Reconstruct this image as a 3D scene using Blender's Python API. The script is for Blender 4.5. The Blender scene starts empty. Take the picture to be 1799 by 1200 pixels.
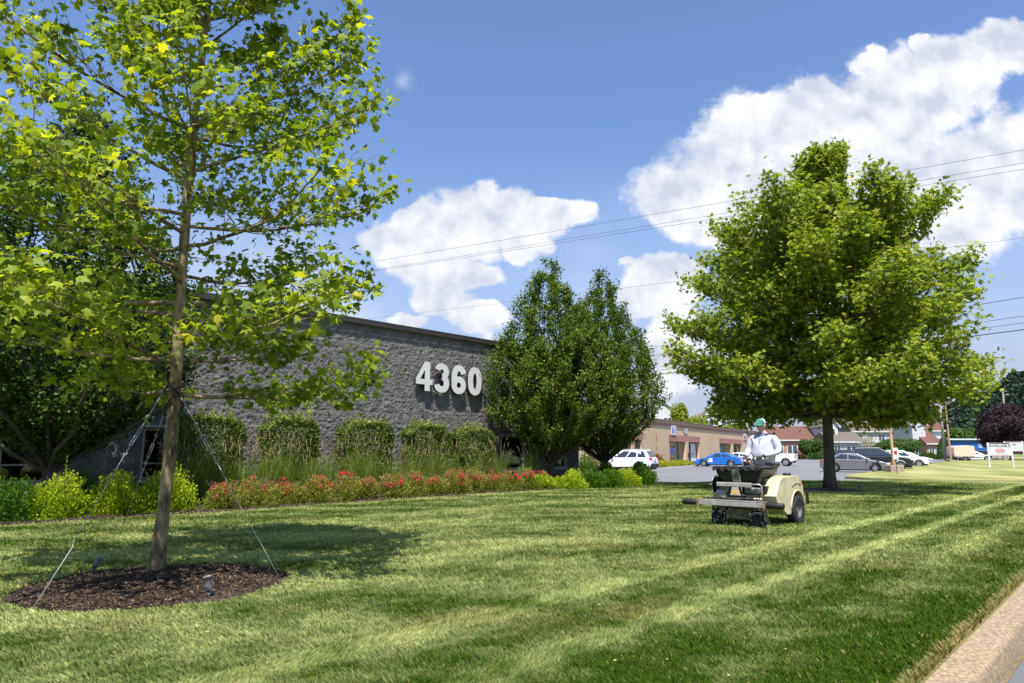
import bpy, bmesh, math, random
import numpy as np
from mathutils import Vector, Matrix
random.seed(7)
rng = np.random.default_rng(11)
PI = math.pi
SC = bpy.context.scene
COL = SC.collection

# ------------------------------------------------------------------ camera
CAM_H = 1.45
PITCH = math.atan(193 / 1200)
cd = bpy.data.cameras.new('camera'); cam = bpy.data.objects.new('camera', cd); COL.objects.link(cam)
cam.location = (0, 0, CAM_H); cam.rotation_euler = (PI / 2 + PITCH, 0, 0)
cd.sensor_width = 36; cd.lens = 1200 / 1799 * 36; cd.clip_end = 6000; cd.clip_start = .05
SC.camera = cam
SC.view_settings.view_transform = 'Standard'; SC.view_settings.look = 'None'
SC.view_settings.gamma = 1; SC.view_settings.exposure = 0.85
SC.render.engine = 'CYCLES'
SC.cycles.max_bounces = 6; SC.cycles.transparent_max_bounces = 4; SC.cycles.diffuse_bounces = 3
SC.cycles.transmission_bounces = 4; SC.cycles.glossy_bounces = 3

# ------------------------------------------------------------------ sun and sky
SUN_TRAVEL = Vector((.085, .996, 0)).normalized()      # where shadows fall on the ground
SUN_EL = math.radians(64)
sd = bpy.data.lights.new('sun', 'SUN'); sd.energy = 5.0; sd.angle = math.radians(.53); sd.color = (1, .955, .88)
sun = bpy.data.objects.new('sun', sd); COL.objects.link(sun)
sun_dir = Vector((SUN_TRAVEL.x * math.cos(SUN_EL), SUN_TRAVEL.y * math.cos(SUN_EL), -math.sin(SUN_EL)))
sun.rotation_euler = sun_dir.to_track_quat('-Z', 'Y').to_euler()
sun.location = (-20, -30, 60)
W = bpy.data.worlds.new('World'); SC.world = W; W.use_nodes = True
nt = W.node_tree; nt.nodes.clear()
def wn(t, **k):
    n = nt.nodes.new(t)
    for a, b in k.items(): setattr(n, a, b)
    return n
def L(a, b): nt.links.new(a, b)
sky = wn('ShaderNodeTexSky', sky_type='NISHITA', sun_disc=False)
sky.sun_elevation = SUN_EL
sky.sun_rotation = math.atan2(-SUN_TRAVEL.x, -SUN_TRAVEL.y)
sky.air_density = 1.15; sky.dust_density = .35; sky.ozone_density = 1.6; sky.altitude = 0
bg_sky = wn('ShaderNodeBackground'); bg_sky.inputs[1].default_value = 0.0925
tint = wn('ShaderNodeVectorMath', operation='MULTIPLY'); L(sky.outputs[0], tint.inputs[0]); tint.inputs[1].default_value = (.87, .95, 1.17)
# summer haze low over the horizon: the sky fades to a pale grey blue
hzr = wn('ShaderNodeMapRange', interpolation_type='SMOOTHERSTEP'); hzr.inputs[1].default_value = .50; hzr.inputs[2].default_value = -.12; hzr.inputs[3].default_value = 0; hzr.inputs[4].default_value = 1
hmx = wn('ShaderNodeMixRGB'); L(hzr.outputs[0], hmx.inputs[0]); L(tint.outputs[0], hmx.inputs[1]); hmx.inputs[2].default_value = (2.9, 3.15, 4.1, 1)
L(hmx.outputs[0], bg_sky.inputs[0])
# cumulus clouds, laid out by direction on the sky: x/y and z/y of the view direction (a distant cloud wall to the north)
tc = wn('ShaderNodeTexCoord'); sep = wn('ShaderNodeSeparateXYZ'); L(tc.outputs['Generated'], sep.inputs[0]); L(sep.outputs[2], hzr.inputs[0])
ymax = wn('ShaderNodeMath', operation='MAXIMUM'); L(sep.outputs[1], ymax.inputs[0]); ymax.inputs[1].default_value = .02
def wmath(op, a, b=None, c=None):
    n = wn('ShaderNodeMath', operation=op)
    for i, q in enumerate((a, b, c)):
        if q is None: continue
        if isinstance(q, (int, float)): n.inputs[i].default_value = q
        else: L(q, n.inputs[i])
    return n.outputs[0]
gx = wmath('DIVIDE', sep.outputs[0], ymax.outputs[0]); gz = wmath('DIVIDE', sep.outputs[2], ymax.outputs[0])
comb = wn('ShaderNodeCombineXYZ'); L(gx, comb.inputs[0]); L(gz, comb.inputs[1])
P2 = comb.outputs[0]
def cloud_xy(u, v):
    cx, cy = (u - 899.5) / 1200, (600 - v) / 1200
    y = math.cos(PITCH) - cy * math.sin(PITCH); z = math.sin(PITCH) + cy * math.cos(PITCH)
    return cx / y, z / y
# (column, row, half width, half height) of every billow
BLOBS = [(1235, 345, 125, 80), (1360, 285, 170, 115), (1330, 225, 80, 60), (1480, 245, 180, 112), (1590, 175, 120, 78), (1680, 130, 85, 60), (1750, 88, 62, 52), (1790, 70, 40, 40),
         (1700, 325, 120, 95), (1795, 275, 120, 98), (1650, 370, 160, 90), (1430, 165, 62, 38), (1345, 190, 40, 30), (1632, 95, 28, 20), (1520, 100, 34, 22), (1300, 380, 90, 50), (1480, 330, 160, 90),
         (725, 440, 100, 72), (800, 405, 95, 60), (890, 385, 100, 46), (970, 368, 75, 26), (720, 385, 40, 26), (800, 478, 90, 32), (930, 430, 42, 28), (1025, 362, 22, 8),
         (1160, 500, 82, 50), (1110, 515, 48, 38), (1190, 480, 50, 38), (1160, 555, 70, 24),
         (770, 532, 58, 30), (715, 575, 40, 16), (840, 566, 52, 30), (1205, 605, 66, 44), (1180, 668, 62, 30), (1250, 640, 70, 40),
         (1085, 462, 10, 10)]
wn1 = wn('ShaderNodeTexNoise'); wn1.inputs['Scale'].default_value = 5.5; wn1.inputs['Detail'].default_value = 7; wn1.inputs['Roughness'].default_value = .56
L(P2, wn1.inputs['Vector'])
wsub = wn('ShaderNodeVectorMath', operation='SUBTRACT'); L(wn1.outputs['Color'], wsub.inputs[0]); wsub.inputs[1].default_value = (.5, .5, .5)
wsc = wn('ShaderNodeVectorMath', operation='SCALE'); L(wsub.outputs[0], wsc.inputs[0]); wsc.inputs['Scale'].default_value = .13
wadd = wn('ShaderNodeVectorMath', operation='ADD'); L(P2, wadd.inputs[0]); L(wsc.outputs[0], wadd.inputs[1])
best = None
for (u, v, ru, rv) in BLOBS:
    x0, y0 = cloud_xy(u, v); x1, _ = cloud_xy(u + ru, v); _, y1 = cloud_xy(u, v - rv)
    sb = wn('ShaderNodeVectorMath', operation='SUBTRACT'); L(wadd.outputs[0], sb.inputs[0]); sb.inputs[1].default_value = (x0, y0, 0)
    ml = wn('ShaderNodeVectorMath', operation='MULTIPLY'); L(sb.outputs[0], ml.inputs[0]); ml.inputs[1].default_value = (1 / abs(x1 - x0), 1 / abs(y1 - y0), 0)
    ln = wn('ShaderNodeVectorMath', operation='LENGTH'); L(ml.outputs[0], ln.inputs[0])
    best = ln.outputs['Value'] if best is None else wmath('SMOOTH_MIN', best, ln.outputs['Value'], .12)
wn2 = wn('ShaderNodeTexNoise'); wn2.inputs['Scale'].default_value = 16; wn2.inputs['Detail'].default_value = 8; wn2.inputs['Roughness'].default_value = .62; L(P2, wn2.inputs['Vector'])
wn4 = wn('ShaderNodeTexNoise'); wn4.inputs['Scale'].default_value = 48; wn4.inputs['Detail'].default_value = 6; wn4.inputs['Roughness'].default_value = .6; L(P2, wn4.inputs['Vector'])
edge = wmath('ADD', wmath('ADD', wmath('SUBTRACT', 1.04, best), wmath('MULTIPLY', wmath('SUBTRACT', wn2.outputs[0], .5), .72)), wmath('MULTIPLY', wmath('SUBTRACT', wn4.outputs[0], .5), .30))
mr = wn('ShaderNodeMapRange', interpolation_type='SMOOTHSTEP'); L(edge, mr.inputs[0]); mr.inputs[1].default_value = -.10; mr.inputs[2].default_value = .20
mask = wmath('MULTIPLY', mr.outputs[0], wmath('GREATER_THAN', sep.outputs[1], .03))
# small soft wisps apart from the banks
for (u, v, ru, rv) in [(709, 140, 30, 32), (40, 50, 42, 28), (1520, 100, 40, 30)]:
    x0, y0 = cloud_xy(u, v); x1, _ = cloud_xy(u + ru, v); _, y1 = cloud_xy(u, v - rv)
    sb = wn('ShaderNodeVectorMath', operation='SUBTRACT'); L(P2, sb.inputs[0]); sb.inputs[1].default_value = (x0, y0, 0)
    ml = wn('ShaderNodeVectorMath', operation='MULTIPLY'); L(sb.outputs[0], ml.inputs[0]); ml.inputs[1].default_value = (1 / abs(x1 - x0), 1 / abs(y1 - y0), 0)
    ln = wn('ShaderNodeVectorMath', operation='LENGTH'); L(ml.outputs[0], ln.inputs[0])
    wm = wn('ShaderNodeMapRange', interpolation_type='SMOOTHSTEP'); L(wmath('ADD', wmath('SUBTRACT', .75, ln.outputs['Value']), wmath('MULTIPLY', wmath('SUBTRACT', wn2.outputs[0], .5), 2.4)), wm.inputs[0]); wm.inputs[1].default_value = -.1; wm.inputs[2].default_value = 1.1
    wx = wmath('MULTIPLY', wmath('MULTIPLY', wm.outputs[0], wmath('GREATER_THAN', sep.outputs[1], .03)), wmath('LESS_THAN', ln.outputs['Value'], 1.6)); mask = wmath('MAXIMUM', mask, wmath('MULTIPLY', wx, .75 if u > 1000 else .5))
# billow relief: how much denser the cloud is a little towards the sun (up) than here
def dens(offset):
    o = wn('ShaderNodeVectorMath', operation='ADD'); L(P2, o.inputs[0]); o.inputs[1].default_value = offset
    n = wn('ShaderNodeTexNoise'); n.inputs['Scale'].default_value = 9; n.inputs['Detail'].default_value = 7; n.inputs['Roughness'].default_value = .55
    L(o.outputs[0], n.inputs['Vector']); return n.outputs[0]
rel = wmath('SUBTRACT', dens((0, 0, 0)), dens((-.012, .03, 0)))
relm = wn('ShaderNodeMapRange'); L(rel, relm.inputs[0]); relm.inputs[1].default_value = -.13; relm.inputs[2].default_value = .08
crmp = wn('ShaderNodeMixRGB'); crmp.inputs[1].default_value = (.56, .60, .70, 1); crmp.inputs[2].default_value = (.86, .87, .90, 1); L(relm.outputs[0], crmp.inputs[0])
thin = wn('ShaderNodeMapRange'); L(edge, thin.inputs[0]); thin.inputs[1].default_value = 0; thin.inputs[2].default_value = .6
bg_cl = wn('ShaderNodeBackground'); bg_cl.inputs[1].default_value = .66; L(crmp.outputs[0], bg_cl.inputs[0])
# thin veil between the cumulus, low in the sky
wn3 = wn('ShaderNodeTexNoise'); wn3.inputs['Scale'].default_value = 2.6; wn3.inputs['Detail'].default_value = 6; wn3.inputs['Roughness'].default_value = .5; L(P2, wn3.inputs['Vector'])
v1 = wn('ShaderNodeMapRange', interpolation_type='SMOOTHSTEP'); L(wn3.outputs[0], v1.inputs[0]); v1.inputs[1].default_value = .44; v1.inputs[2].default_value = .66
v2 = wn('ShaderNodeMapRange', interpolation_type='SMOOTHSTEP'); L(gz, v2.inputs[0]); v2.inputs[1].default_value = .46; v2.inputs[2].default_value = .16
veil = wmath('MULTIPLY', wmath('MULTIPLY', v1.outputs[0], v2.outputs[0]), .5)
mixw = wn('ShaderNodeMixShader'); L(wmath('MULTIPLY', wmath('MAXIMUM', mask, veil), .97), mixw.inputs[0]); L(bg_sky.outputs[0], mixw.inputs[1]); L(bg_cl.outputs[0], mixw.inputs[2])
wo = wn('ShaderNodeOutputWorld'); L(mixw.outputs[0], wo.inputs[0])

# ------------------------------------------------------------------ frames of reference
TH = math.atan2(.942, 1.0129)               # heading of wall, kerb and mowing stripes, from +Y towards +X
D1 = np.array([math.sin(TH), math.cos(TH)]); NN = np.array([math.cos(TH), -math.sin(TH)])
SITE_ROT = -TH
def site(s, u, z=0):                         # s across towards the road, u along the building
    return Vector((s * NN[0] + u * D1[0], s * NN[1] + u * D1[1], z))
def at(u, v, z=0):                           # ground point seen at a column and row of the photograph
    cx, cy = (u - 899.5) / 1200, (600 - v) / 1200
    dy = math.cos(PITCH) - cy * math.sin(PITCH); dz = math.sin(PITCH) + cy * math.cos(PITCH)
    t = (z - CAM_H) / dz
    return Vector((cx * t, dy * t, z))
def col(u, t, z=0):                          # point in a column at depth t and height z
    return Vector(((u - 899.5) / 1200 * t, (t - (z - CAM_H) * math.sin(PITCH)) / math.cos(PITCH), z))
def zrow(v, t):                              # height seen in a row at depth t
    cy = (600 - v) / 1200
    return CAM_H + t * (math.sin(PITCH) + cy * math.cos(PITCH))

# ------------------------------------------------------------------ noise
def _h(ix, iy, iz, seed):
    n = (ix * 374761393 + iy * 668265263 + iz * 2147483647 + seed * 1274126177) & 0xFFFFFFFF
    n = ((n ^ (n >> 13)) * 1274126177) & 0xFFFFFFFF
    return ((n ^ (n >> 16)) & 0xFFFFFF) / float(0xFFFFFF)
def vn(x, y, z=0, seed=0):
    x = np.asarray(x, float); y = np.asarray(y, float); z = np.zeros_like(x) + z
    ix, iy, iz = np.floor(x).astype(np.int64), np.floor(y).astype(np.int64), np.floor(z).astype(np.int64)
    fx, fy, fz = x - ix, y - iy, z - iz
    fx, fy, fz = fx * fx * (3 - 2 * fx), fy * fy * (3 - 2 * fy), fz * fz * (3 - 2 * fz)
    r = 0
    for dx in (0, 1):
        for dy in (0, 1):
            for dz in (0, 1):
                w = (fx if dx else 1 - fx) * (fy if dy else 1 - fy) * (fz if dz else 1 - fz)
                r = r + w * _h(ix + dx, iy + dy, iz + dz, seed)
    return r
def fbm(x, y, z=0, seed=0, o=4, g=.5):
    r, a, t = 0, 1, 0
    for k in range(o):
        r = r + a * vn(np.asarray(x) * 2 ** k, np.asarray(y) * 2 ** k, np.asarray(z) * 2 ** k if not np.isscalar(z) else z * 2 ** k, seed + k); t += a; a *= g
    return r / t

# ------------------------------------------------------------------ materials
def lin(c):
    return tuple((x / 255 / 12.92 if x / 255 <= .04045 else ((x / 255 + .055) / 1.055) ** 2.4) for x in c)
def hx(s, k=1.0):
    s = s.lstrip('#'); return tuple(k * q for q in lin([int(s[i:i + 2], 16) for i in (0, 2, 4)]))
def node(m, t, **k):
    n = m.node_tree.nodes.new(t)
    for a, b in k.items(): setattr(n, a, b)
    return n
MATS = {}
def mat(name, c, rough=.6, metal=0, var=.18, scale=3., bump=0., bscale=40., spec=.5, coat=0, c2=None, detail=5, stretch=None, alpha=None):
    """general surface: base colour varied by object-space noise, optional second colour, optional bump"""
    if name in MATS: return MATS[name]
    m = bpy.data.materials.new(name); m.use_nodes = True; t = m.node_tree; b = t.nodes['Principled BSDF']
    b.inputs['Roughness'].default_value = rough; b.inputs['Metallic'].default_value = metal
    b.inputs['Specular IOR Level'].default_value = spec; b.inputs['Coat Weight'].default_value = coat
    tcn = node(m, 'ShaderNodeTexCoord'); mp = node(m, 'ShaderNodeMapping'); t.links.new(tcn.outputs['Object'], mp.inputs[0])
    if stretch: mp.inputs['Scale'].default_value = stretch
    nz = node(m, 'ShaderNodeTexNoise'); nz.inputs['Scale'].default_value = scale; nz.inputs['Detail'].default_value = detail
    t.links.new(mp.outputs[0], nz.inputs['Vector'])
    rp = node(m, 'ShaderNodeValToRGB'); t.links.new(nz.outputs[0], rp.inputs[0])
    a = c; e = c2 if c2 else c
    rp.color_ramp.elements[0].position = .32; rp.color_ramp.elements[1].position = .68
    rp.color_ramp.elements[0].color = (*[q * (1 - var) for q in a], 1); rp.color_ramp.elements[1].color = (*[min(1, q * (1 + var)) for q in e], 1)
    t.links.new(rp.outputs[0], b.inputs['Base Color'])
    if bump:
        n2 = node(m, 'ShaderNodeTexNoise'); n2.inputs['Scale'].default_value = bscale; n2.inputs['Detail'].default_value = 6
        t.links.new(mp.outputs[0], n2.inputs['Vector'])
        bp = node(m, 'ShaderNodeBump'); bp.inputs['Strength'].default_value = bump; bp.inputs['Distance'].default_value = .02
        t.links.new(n2.outputs[0], bp.inputs['Height']); t.links.new(bp.outputs[0], b.inputs['Normal'])
    MATS[name] = m; return m
def leafmat(name, stops, trans=.38, rough=.5, tcol=None):
    """foliage: colour per leaf from the attribute 'var', part of the light passes through"""
    m = bpy.data.materials.new(name); m.use_nodes = True; t = m.node_tree; b = t.nodes['Principled BSDF']; out = t.nodes['Material Output']
    at_ = node(m, 'ShaderNodeAttribute', attribute_name='var'); rp = node(m, 'ShaderNodeValToRGB'); t.links.new(at_.outputs['Fac'], rp.inputs[0])
    el = rp.color_ramp.elements
    while len(el) < len(stops): el.new(.5)
    for e, (p, c) in zip(el, stops): e.position = p; e.color = (*c, 1)
    t.links.new(rp.outputs[0], b.inputs['Base Color']); b.inputs['Roughness'].default_value = rough; b.inputs['Specular IOR Level'].default_value = .18
    tr = node(m, 'ShaderNodeBsdfTranslucent'); mx = node(m, 'ShaderNodeMixRGB', blend_type='MULTIPLY'); mx.inputs[0].default_value = 1
    t.links.new(rp.outputs[0], mx.inputs[1]); mx.inputs[2].default_value = (*(tcol or (1.5, 1.5, .55)), 1)
    t.links.new(mx.outputs[0], tr.inputs[0]); ms = node(m, 'ShaderNodeMixShader'); ms.inputs[0].default_value = trans
    t.links.new(b.outputs[0], ms.inputs[1]); t.links.new(tr.outputs[0], ms.inputs[2]); t.links.new(ms.outputs[0], out.inputs[0])
    MATS[name] = m; return m
def attrmat(name, rough=.9, spec=.2, bump=.0, bscale=60, trans=0):
    """surface whose colour is stored per vertex in 'Col' (stripes, dry patches)"""
    m = bpy.data.materials.new(name); m.use_nodes = True; t = m.node_tree; b = t.nodes['Principled BSDF']
    a = node(m, 'ShaderNodeAttribute', attribute_name='Col'); b.inputs['Roughness'].default_value = rough; b.inputs['Specular IOR Level'].default_value = spec
    nz = node(m, 'ShaderNodeTexNoise'); nz.inputs['Scale'].default_value = bscale; nz.inputs['Detail'].default_value = 5
    tcn = node(m, 'ShaderNodeTexCoord'); t.links.new(tcn.outputs['Object'], nz.inputs['Vector'])
    mr_ = node(m, 'ShaderNodeMapRange'); t.links.new(nz.outputs[0], mr_.inputs[0]); mr_.inputs[1].default_value = .3; mr_.inputs[2].default_value = .7; mr_.inputs[3].default_value = .72 if bump else 1; mr_.inputs[4].default_value = 1.28 if bump else 1
    mx = node(m, 'ShaderNodeVectorMath', operation='SCALE'); t.links.new(a.outputs['Color'], mx.inputs[0]); t.links.new(mr_.outputs[0], mx.inputs['Scale'])
    t.links.new(mx.outputs[0], b.inputs['Base Color'])
    if bump:
        bp = node(m, 'ShaderNodeBump'); bp.inputs['Strength'].default_value = bump; bp.inputs['Distance'].default_value = .03
        t.links.new(nz.outputs[0], bp.inputs['Height']); t.links.new(bp.outputs[0], b.inputs['Normal'])
    if trans:
        tr = node(m, 'ShaderNodeBsdfTranslucent'); sc2 = node(m, 'ShaderNodeMixRGB', blend_type='MULTIPLY'); sc2.inputs[0].default_value = 1; sc2.inputs[2].default_value = (1.3, 1.3, .6, 1)
        t.links.new(mx.outputs[0], sc2.inputs[1]); t.links.new(sc2.outputs[0], tr.inputs[0])
        ms = node(m, 'ShaderNodeMixShader'); ms.inputs[0].default_value = trans
        t.links.new(b.outputs[0], ms.inputs[1]); t.links.new(tr.outputs[0], ms.inputs[2]); t.links.new(ms.outputs[0], t.nodes['Material Output'].inputs[0])
    MATS[name] = m; return m
def glassmat(name, c=(.02, .03, .035), rough=.06):
    if name in MATS: return MATS[name]
    m = mat(name, c, rough, var=.25, scale=1.2, spec=.9, coat=.4); return m

# ------------------------------------------------------------------ object helpers
def tag(o, label=None, cat=None, group=None, kind=None):
    if label: o['label'] = label
    if cat: o['category'] = cat
    if group: o['group'] = group
    if kind: o['kind'] = kind
    return o
def thing(name, label, cat, loc=(0, 0, 0), rz=0, group=None):
    o = bpy.data.objects.new(name, None); COL.objects.link(o); o.empty_display_size = .1
    o.location = loc; o.rotation_euler = (0, 0, rz); return tag(o, label, cat, group)
def copy_tree(o, parent=None):
    c = o.copy(); COL.objects.link(c)
    if parent is not None: c.parent = parent
    for ch in list(o.children): copy_tree(ch, c)
    return c
class MB:
    """collects shapes and links them as one mesh object"""
    def __init__(s): s.v = []; s.f = []
    def add(s, vs, fs):
        k = len(s.v); s.v += [tuple(p) for p in vs]; s.f += [tuple(k + i for i in f) for f in fs]; return s
    def box(s, c, d, rz=0, M=None):
        a, b, e = d[0] / 2, d[1] / 2, d[2] / 2
        vs = [Vector((x * a, y * b, z * e)) for x in (-1, 1) for y in (-1, 1) for z in (-1, 1)]
        R = M if M is not None else Matrix.Rotation(rz, 3, 'Z')
        return s.add([R @ p + Vector(c) for p in vs], [(0, 1, 3, 2), (4, 6, 7, 5), (0, 4, 5, 1), (2, 3, 7, 6), (0, 2, 6, 4), (1, 5, 7, 3)])
    def tube(s, pts, rad, n=8, cap=True):
        pts = [Vector(p) for p in pts]
        if not hasattr(rad, '__len__'): rad = [rad] * len(pts)
        k0 = len(s.v); prev = None
        for i, p in enumerate(pts):
            d = (pts[min(i + 1, len(pts) - 1)] - pts[max(i - 1, 0)])
            d = d.normalized() if d.length > 1e-9 else Vector((0, 0, 1))
            if prev is None:
                a = d.orthogonal().normalized()
            else:
                a = (prev - d * prev.dot(d)); a = a.normalized() if a.length > 1e-6 else d.orthogonal().normalized()
            prev = a; b = d.cross(a)
            for j in range(n):
                q = 2 * PI * j / n; s.v.append(tuple(p + (a * math.cos(q) + b * math.sin(q)) * rad[i]))
        for i in range(len(pts) - 1):
            for j in range(n):
                j2 = (j + 1) % n; s.f.append((k0 + i * n + j, k0 + i * n + j2, k0 + (i + 1) * n + j2, k0 + (i + 1) * n + j))
        if cap:
            s.f.append(tuple(k0 + j for j in range(n))[::-1]); s.f.append(tuple(k0 + (len(pts) - 1) * n + j for j in range(n)))
        return s
    def prism(s, prof, y0, y1, ax='y', sc1=1.0):
        """extrude a closed profile (a, z) along an axis"""
        n = len(prof); k = len(s.v)
        for y in (y0, y1):
            for (a, z) in prof:
                s.v.append((a, y, z) if ax == 'y' else (y, a, z) if ax == 'x' else (a, z, y))
        s.f.append(tuple(k + i for i in range(n))[::-1]); s.f.append(tuple(k + n + i for i in range(n)))
        for i in range(n):
            j = (i + 1) % n; s.f.append((k + i, k + j, k + n + j, k + n + i))
        return s
    def ball(s, c, r, nu=12, nv=8, rz=0):
        r = r if hasattr(r, '__len__') else (r, r, r); k = len(s.v); R = Matrix.Rotation(rz, 3, 'Z')
        for i in range(nv + 1):
            ph = PI * i / nv
            for j in range(nu):
                th = 2 * PI * j / nu
                s.v.append(tuple(R @ Vector((r[0] * math.sin(ph) * math.cos(th), r[1] * math.sin(ph) * math.sin(th), r[2] * math.cos(ph))) + Vector(c)))
        for i in range(nv):
            for j in range(nu):
                j2 = (j + 1) % nu; s.f.append((k + i * nu + j, k + (i + 1) * nu + j, k + (i + 1) * nu + j2, k + i * nu + j2))
        return s
    def lathe(s, prof, n=24, c=(0, 0, 0), ax='z'):
        k = len(s.v)
        for (r, h) in prof:
            for j in range(n):
                q = 2 * PI * j / n; a, b = r * math.cos(q), r * math.sin(q)
                p = (a, b, h) if ax == 'z' else (h, a, b) if ax == 'x' else (b, h, a)
                s.v.append((p[0] + c[0], p[1] + c[1], p[2] + c[2]))
        for i in range(len(prof) - 1):
            for j in range(n):
                j2 = (j + 1) % n; s.f.append((k + i * n + j, k + i * n + j2, k + (i + 1) * n + j2, k + (i + 1) * n + j))
        return s
    def build(s, name, m, parent=None, smooth=False, bevel=0, seg=2, loc=None, rot=None, angle=35):
        me = bpy.data.meshes.new(name); me.from_pydata(s.v, [], s.f); me.update()
        bm = bmesh.new(); bm.from_mesh(me); bmesh.ops.recalc_face_normals(bm, faces=bm.faces); bm.to_mesh(me); bm.free()
        o = bpy.data.objects.new(name, me); COL.objects.link(o)
        for q in (m if isinstance(m, (list, tuple)) else [m]): me.materials.append(q)
        if parent is not None: o.parent = parent
        if loc is not None: o.location = loc
        if rot is not None: o.rotation_euler = rot
        if smooth: me.shade_smooth()
        if bevel:
            b = o.modifiers.new('bevel', 'BEVEL'); b.width = bevel; b.segments = seg; b.limit_method = 'ANGLE'; b.angle_limit = math.radians(angle)
            me.shade_smooth()
            w = o.modifiers.new('wn', 'WEIGHTED_NORMAL'); w.keep_sharp = True
        return o
def fast_mesh(name, V, F, m, parent=None, attrs=None, colr=None, smooth=False):
    """numpy mesh: V (n,3), F (m,k)"""
    me = bpy.data.meshes.new(name); n, k = F.shape
    me.vertices.add(len(V)); me.vertices.foreach_set('co', np.ascontiguousarray(V, dtype=np.float32).ravel())
    me.loops.add(n * k); me.loops.foreach_set('vertex_index', np.ascontiguousarray(F, dtype=np.int32).ravel())
    me.polygons.add(n); me.polygons.foreach_set('loop_start', np.arange(0, n * k, k, dtype=np.int32)); me.polygons.foreach_set('loop_total', np.full(n, k, dtype=np.int32))
    me.update(calc_edges=True)
    if attrs:
        for an, av in attrs.items():
            a = me.attributes.new(an, 'FLOAT', 'POINT'); a.data.foreach_set('value', np.ascontiguousarray(av, dtype=np.float32))
    if colr is not None:
        a = me.attributes.new('Col', 'FLOAT_COLOR', 'POINT'); c4 = np.ones((len(V), 4), np.float32); c4[:, :3] = colr; a.data.foreach_set('color', c4.ravel())
    if smooth: me.shade_smooth()
    me.materials.append(m)
    o = bpy.data.objects.new(name, me); COL.objects.link(o)
    if parent is not None: o.parent = parent
    return o
def text_mesh(txt, size, m, parent, name='lettering', depth=.004, bold=0., loc=(0, 0, 0), rot=(PI / 2, 0, 0), align='CENTER', sx=1.):
    cu = bpy.data.curves.new(name, 'FONT'); cu.body = txt; cu.size = size; cu.extrude = depth; cu.offset = bold; cu.align_x = align; cu.align_y = 'CENTER'
    t = bpy.data.objects.new('tmp', cu); COL.objects.link(t)
    dg = bpy.context.evaluated_depsgraph_get(); me = bpy.data.meshes.new_from_object(t.evaluated_get(dg)); bpy.data.objects.remove(t)
    me.name = name; me.materials.clear(); me.materials.append(m)
    o = bpy.data.objects.new(name, me); COL.objects.link(o); o.parent = parent; o.location = loc; o.rotation_euler = rot; o.scale = (sx, 1, 1)
    return o

# ------------------------------------------------------------------ leaves
MAPLE = (np.array([[0, 0, 0], [.16, .10, -.01], [.42, .12, -.12], [.30, .34, 0], [.52, .62, -.14], [.24, .58, .01], [0, 1, -.2],
                   [-.24, .58, .01], [-.52, .62, -.14], [-.30, .34, 0], [-.42, .12, -.12], [-.16, .10, -.01], [0, .38, .04]]),
         np.array([[0, 1, 12], [1, 2, 12], [2, 3, 12], [3, 4, 12], [4, 5, 12], [5, 6, 12], [6, 7, 12], [7, 8, 12], [8, 9, 12], [9, 10, 12], [10, 11, 12], [11, 0, 12]]))
LOBED = (np.array([[0, 0, 0], [.45, .22, -.04], [.5, .66, -.05], [0, 1, -.06], [-.5, .66, -.05], [-.45, .22, -.04], [0, .45, .04]]),
         np.array([[0, 1, 6], [1, 2, 6], [2, 3, 6], [3, 4, 6], [4, 5, 6], [5, 0, 6]]))
STAR = (np.array([[0, 0, 0], [.46, .14, -.08], [.24, .33, 0], [.50, .66, -.10], [.17, .60, 0], [0, 1.06, -.14], [-.17, .60, 0], [-.50, .66, -.10], [-.24, .33, 0], [-.46, .14, -.08], [0, .36, .05]]),
        np.array([[i, (i + 1) % 10, 10] for i in range(10)]))
OVAL = (np.array([[0, 0, 0], [.28, .45, .05], [0, 1, 0], [-.28, .45, .05]]), np.array([[0, 1, 2], [0, 2, 3]]))
BROAD = (np.array([[0, 0, 0], [.42, .45, .06], [0, 1, 0], [-.42, .45, .06]]), np.array([[0, 1, 2], [0, 2, 3]]))
def unit(a): return a / np.maximum(np.linalg.norm(a, axis=1, keepdims=True), 1e-9)
def leaves(name, P, Nrm, D, S, tpl, m, parent=None, var=None):
    tv, tf = tpl; n = len(P); k = len(tv)
    D = unit(D); Nrm = unit(Nrm - D * np.sum(Nrm * D, 1, keepdims=True)); X = np.cross(D, Nrm)
    S = np.asarray(S).reshape(-1, 1, 1)
    V = P[:, None, :] + S * (X[:, None, :] * tv[None, :, 0:1] + D[:, None, :] * tv[None, :, 1:2] + Nrm[:, None, :] * tv[None, :, 2:3])
    F = (np.arange(n)[:, None, None] * k + tf[None]).reshape(-1, 3)
    if var is None: var = rng.random(n)
    return fast_mesh(name, V.reshape(-1, 3), F, m, parent, {'var': np.repeat(var, k)})
def rand_dirs(n):
    return unit(rng.normal(size=(n, 3)))
# ================================================================== GROUND
def poly_sheet(name, pts, z, m, kind='structure', thick=None, label=None):
    mb = MB(); n = len(pts)
    if thick:
        mb.v = [(p[0], p[1], z) for p in pts] + [(p[0], p[1], z - thick) for p in pts]
        mb.f = [tuple(range(n))] + [((i + 1) % n, i, n + i, n + (i + 1) % n) for i in range(n)]
    else:
        mb.v = [(p[0], p[1], z) for p in pts]; mb.f = [tuple(range(n))]
    o = mb.build(name, m); o['kind'] = kind
    return o
M_ASPH = mat('asphalt_grey', (.150, .150, .158), .85, var=.10, scale=.35, bump=.25, bscale=120)
M_ROAD = mat('road_asphalt', (.115, .118, .125), .85, var=.35, scale=90, bump=.25, bscale=200)
M_CONC = mat('kerb_concrete', (.185, .140, .085), .92, var=.30, scale=38, bump=.08, bscale=200, c2=(.30, .222, .138), detail=9)
M_MULCH = mat('mulch_bed', (.028, .02, .016), .95, var=.6, scale=45, bump=1., bscale=60, c2=(.06, .04, .03))
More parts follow.
